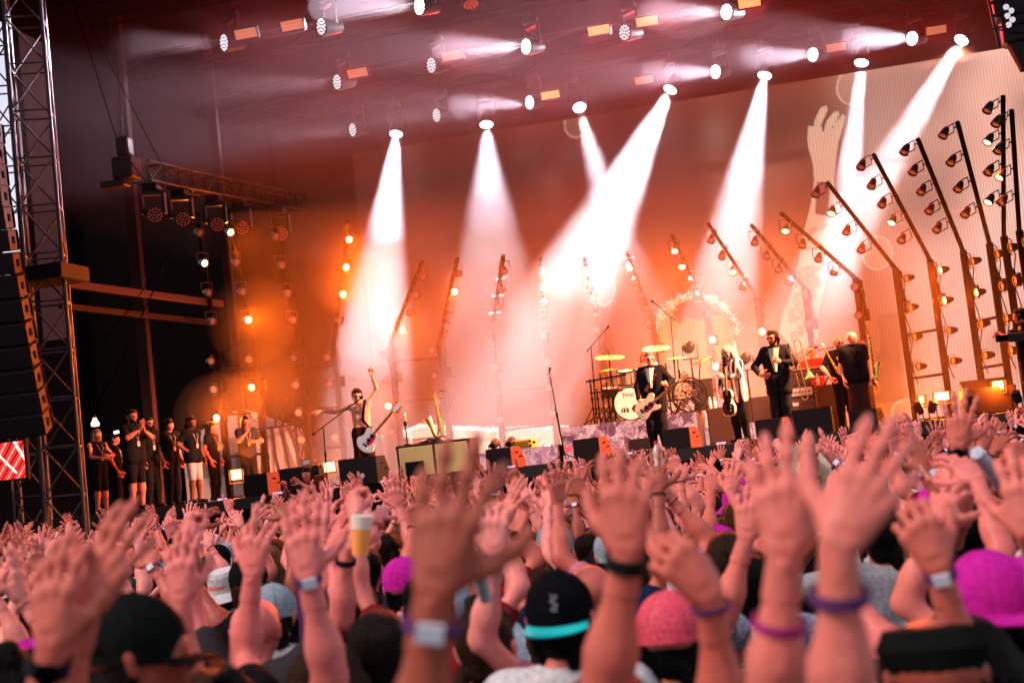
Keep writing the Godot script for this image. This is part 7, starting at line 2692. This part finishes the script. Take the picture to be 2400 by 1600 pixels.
	r = stander("white haired bearded guitarist in a black and white striped jacket", 1742, 25.6, 2.45, 0.99, {"turn": Basis.from_euler(Vector3(-0.13, 0, 0)), "arms": [
		{"w": Vector3(-0.06, 1.18, -0.36), "hint": Vector3(-1, -0.8, 0.2), "f": Vector3(0.4, 0.4, -0.5), "u": Vector3(-0.6, 0, -0.6), "curl": grip},
		{"w": Vector3(0.16, 0.92, -0.26), "hint": Vector3(1, -0.2, 0.5), "f": Vector3(-0.5, -0.5, -0.4), "u": Vector3(0.3, 0.1, -1), "curl": [0.2, 0.4, 0.4, 0.45, 0.5]}],
		"look": Basis.from_euler(Vector3(-0.32, 0.2, 0)), "sleeve": 1.9, "loose": 0.024, "hem": 0.16, "leg_loose": 0.02}, skin, stripes, suit, "mane", white, g)
	t = r[0]
	f = r[1]
	glasses(shade, t, f.head, f.head_basis)
	hair("long_beard", white, t, f.head, f.head_basis)
	front_of(t, "white_shirt", cloth_mat("shirt_white", 0, 0, 0), Basis.from_euler(Vector3(-0.13, 0, 0)), 0.075, 0.96, -0.09, -0.158)
	guitar("acoustic_guitar", "dark guitar held upright by the white haired guitarist", at(1708, 938, 25.1), at(1702, 870, 25.1) - at(1708, 938, 25.1), Vector3(-0.75, 0.0, 0.7), [Vector2(-0.09, 0.18), Vector2(-0.13, 0.08), Vector2(-0.10, 0.0), Vector2(-0.17, -0.12), Vector2(-0.12, -0.26), Vector2(0.12, -0.26), Vector2(0.17, -0.12), Vector2(0.10, 0.0), Vector2(0.13, 0.08), Vector2(0.09, 0.18)], mat("guitar_dark", 0.03, 0.012, 0.010, 0.2), null, 0.45, 1.0, mat("guitar_edge", 0, 0, 0))
	# the trombonist
	r = stander("tall bearded trombonist in black jacket, pale green shirt and sunglasses", 1842, 25.0, PI - 0.12, 1.07, {"arms": [
		{"w": Vector3(-0.12, 1.22, -0.30), "hint": Vector3(-1, -0.8, 0.2), "f": Vector3(0.6, 0.3, -0.5), "u": Vector3(-0.4, 0, -1), "curl": grip},
		{"w": Vector3(0.26, 1.06, -0.24), "hint": Vector3(1, -0.5, 0.4), "f": Vector3(-0.8, -0.2, -0.5), "u": Vector3(0.3, 0.2, -1), "curl": [0.1, 0.3, 0.3, 0.35, 0.4]}],
		"look": Basis.from_euler(Vector3(0.0, -0.35, 0)), "sleeve": 1.88, "loose": 0.024, "hem": 0.18, "leg_loose": 0.02}, skin_mat("skin_band_red", 0.55, 0.16, 0.09), suit, suit, "quiff", hair_mat("hair_0", 0, 0, 0), g)
	t = r[0]
	f = r[1]
	glasses(shade, t, f.head, f.head_basis)
	hair("beard", dk, t, f.head, f.head_basis)
	front_of(t, "green_shirt", cloth_mat("shirt_green", 0.45, 0.50, 0.34), Basis(), 0.095, 1.08, -0.10, -0.178)
	trombone("brass trombone held upright by the tall trombonist", at(1866, 848, 24.6), Basis.from_euler(Vector3(0.05, -0.15, 0.12)))
	# the keyboard player
	r = stander("keyboard player in a red shirt and pale cap behind the keyboard", 1926, 29.0, PI - 0.1, 1.0, {"arms": [
		{"w": Vector3(-0.2, 1.2, -0.4), "hint": Vector3(-1, -0.8, 0.3), "f": Vector3(0, -0.1, -1), "u": Vector3(0, 1, 0), "curl": half_curl()},
		{"w": Vector3(0.2, 1.2, -0.4), "hint": Vector3(1, -0.8, 0.3), "f": Vector3(0, -0.1, -1), "u": Vector3(0, 1, 0), "curl": half_curl()}],
		"look": Basis.from_euler(Vector3(-0.1, 0.3, 0)), "sleeve": 1.5, "loose": 0.022}, skin, cloth_mat("shirt_red", 0.42, 0.02, 0.02), suit, "", dk, g)
	headwear("flat", cloth_mat("cap_grey", 0.5, 0.42, 0.42), r[0], r[1].head, r[1].head_basis)
	# the sax players
	r = stander("sax player in black with sunglasses, half hidden behind the bald musician", 1990, 26.6, PI + 0.25, 1.0, {"arms": hang_sax(), "look": Basis.from_euler(Vector3(0, 0.3, 0)), "sleeve": 0.7, "loose": 0.02}, skin, suit, suit, "", dk, g)
	glasses(shade, r[0], r[1].head, r[1].head_basis)
	hair("beard", grey, r[0], r[1].head, r[1].head_basis)
	r = stander("bald musician in black t-shirt with a necklace looking to the right", 2024, 25.6, PI + 0.15, 1.0, {"arms": hang(), "look": Basis.from_euler(Vector3(0, 0.5, 0)), "sleeve": 0.6, "loose": 0.026, "hem": 0.05, "girth": 1.08, "leg_loose": 0.03}, skin, suit, cloth_mat("trousers_brown", 0.07, 0.022, 0.014), "", dk, g)
	mb = MB.new()
	mb.path([Vector3(-0.07, 1.47, -0.04), Vector3(-0.055, 1.40, -0.14), Vector3(0, 1.30, -0.172), Vector3(0.055, 1.40, -0.14), Vector3(0.07, 1.47, -0.04)], [0.006], 6)
	mb.bx(Vector3(0, 1.285, -0.174), Vector3(0.035, 0.045, 0.008), 0.003)
	obj("necklace", mb, mat("chrome", 0, 0, 0), r[0])
	saxophone("brass saxophone hanging at the side of the half hidden sax player", at(1962, 868, 26.0), Basis.from_euler(Vector3(0.1, -0.3, 0.35)), 0.8)
	saxophone("long brass saxophone hanging at the bald musician's right", at(2046, 880, 25.3), Basis.from_euler(Vector3(0.0, 1.2, -0.1)), 1.0)


func hang_sax() -> Array:
	return [hang()[0], {"w": Vector3(0.26, 1.0, -0.18), "hint": Vector3(1, 0, 0.5), "f": Vector3(-0.2, -0.8, -0.4), "u": Vector3(1, 0, 0), "curl": half_curl()}]
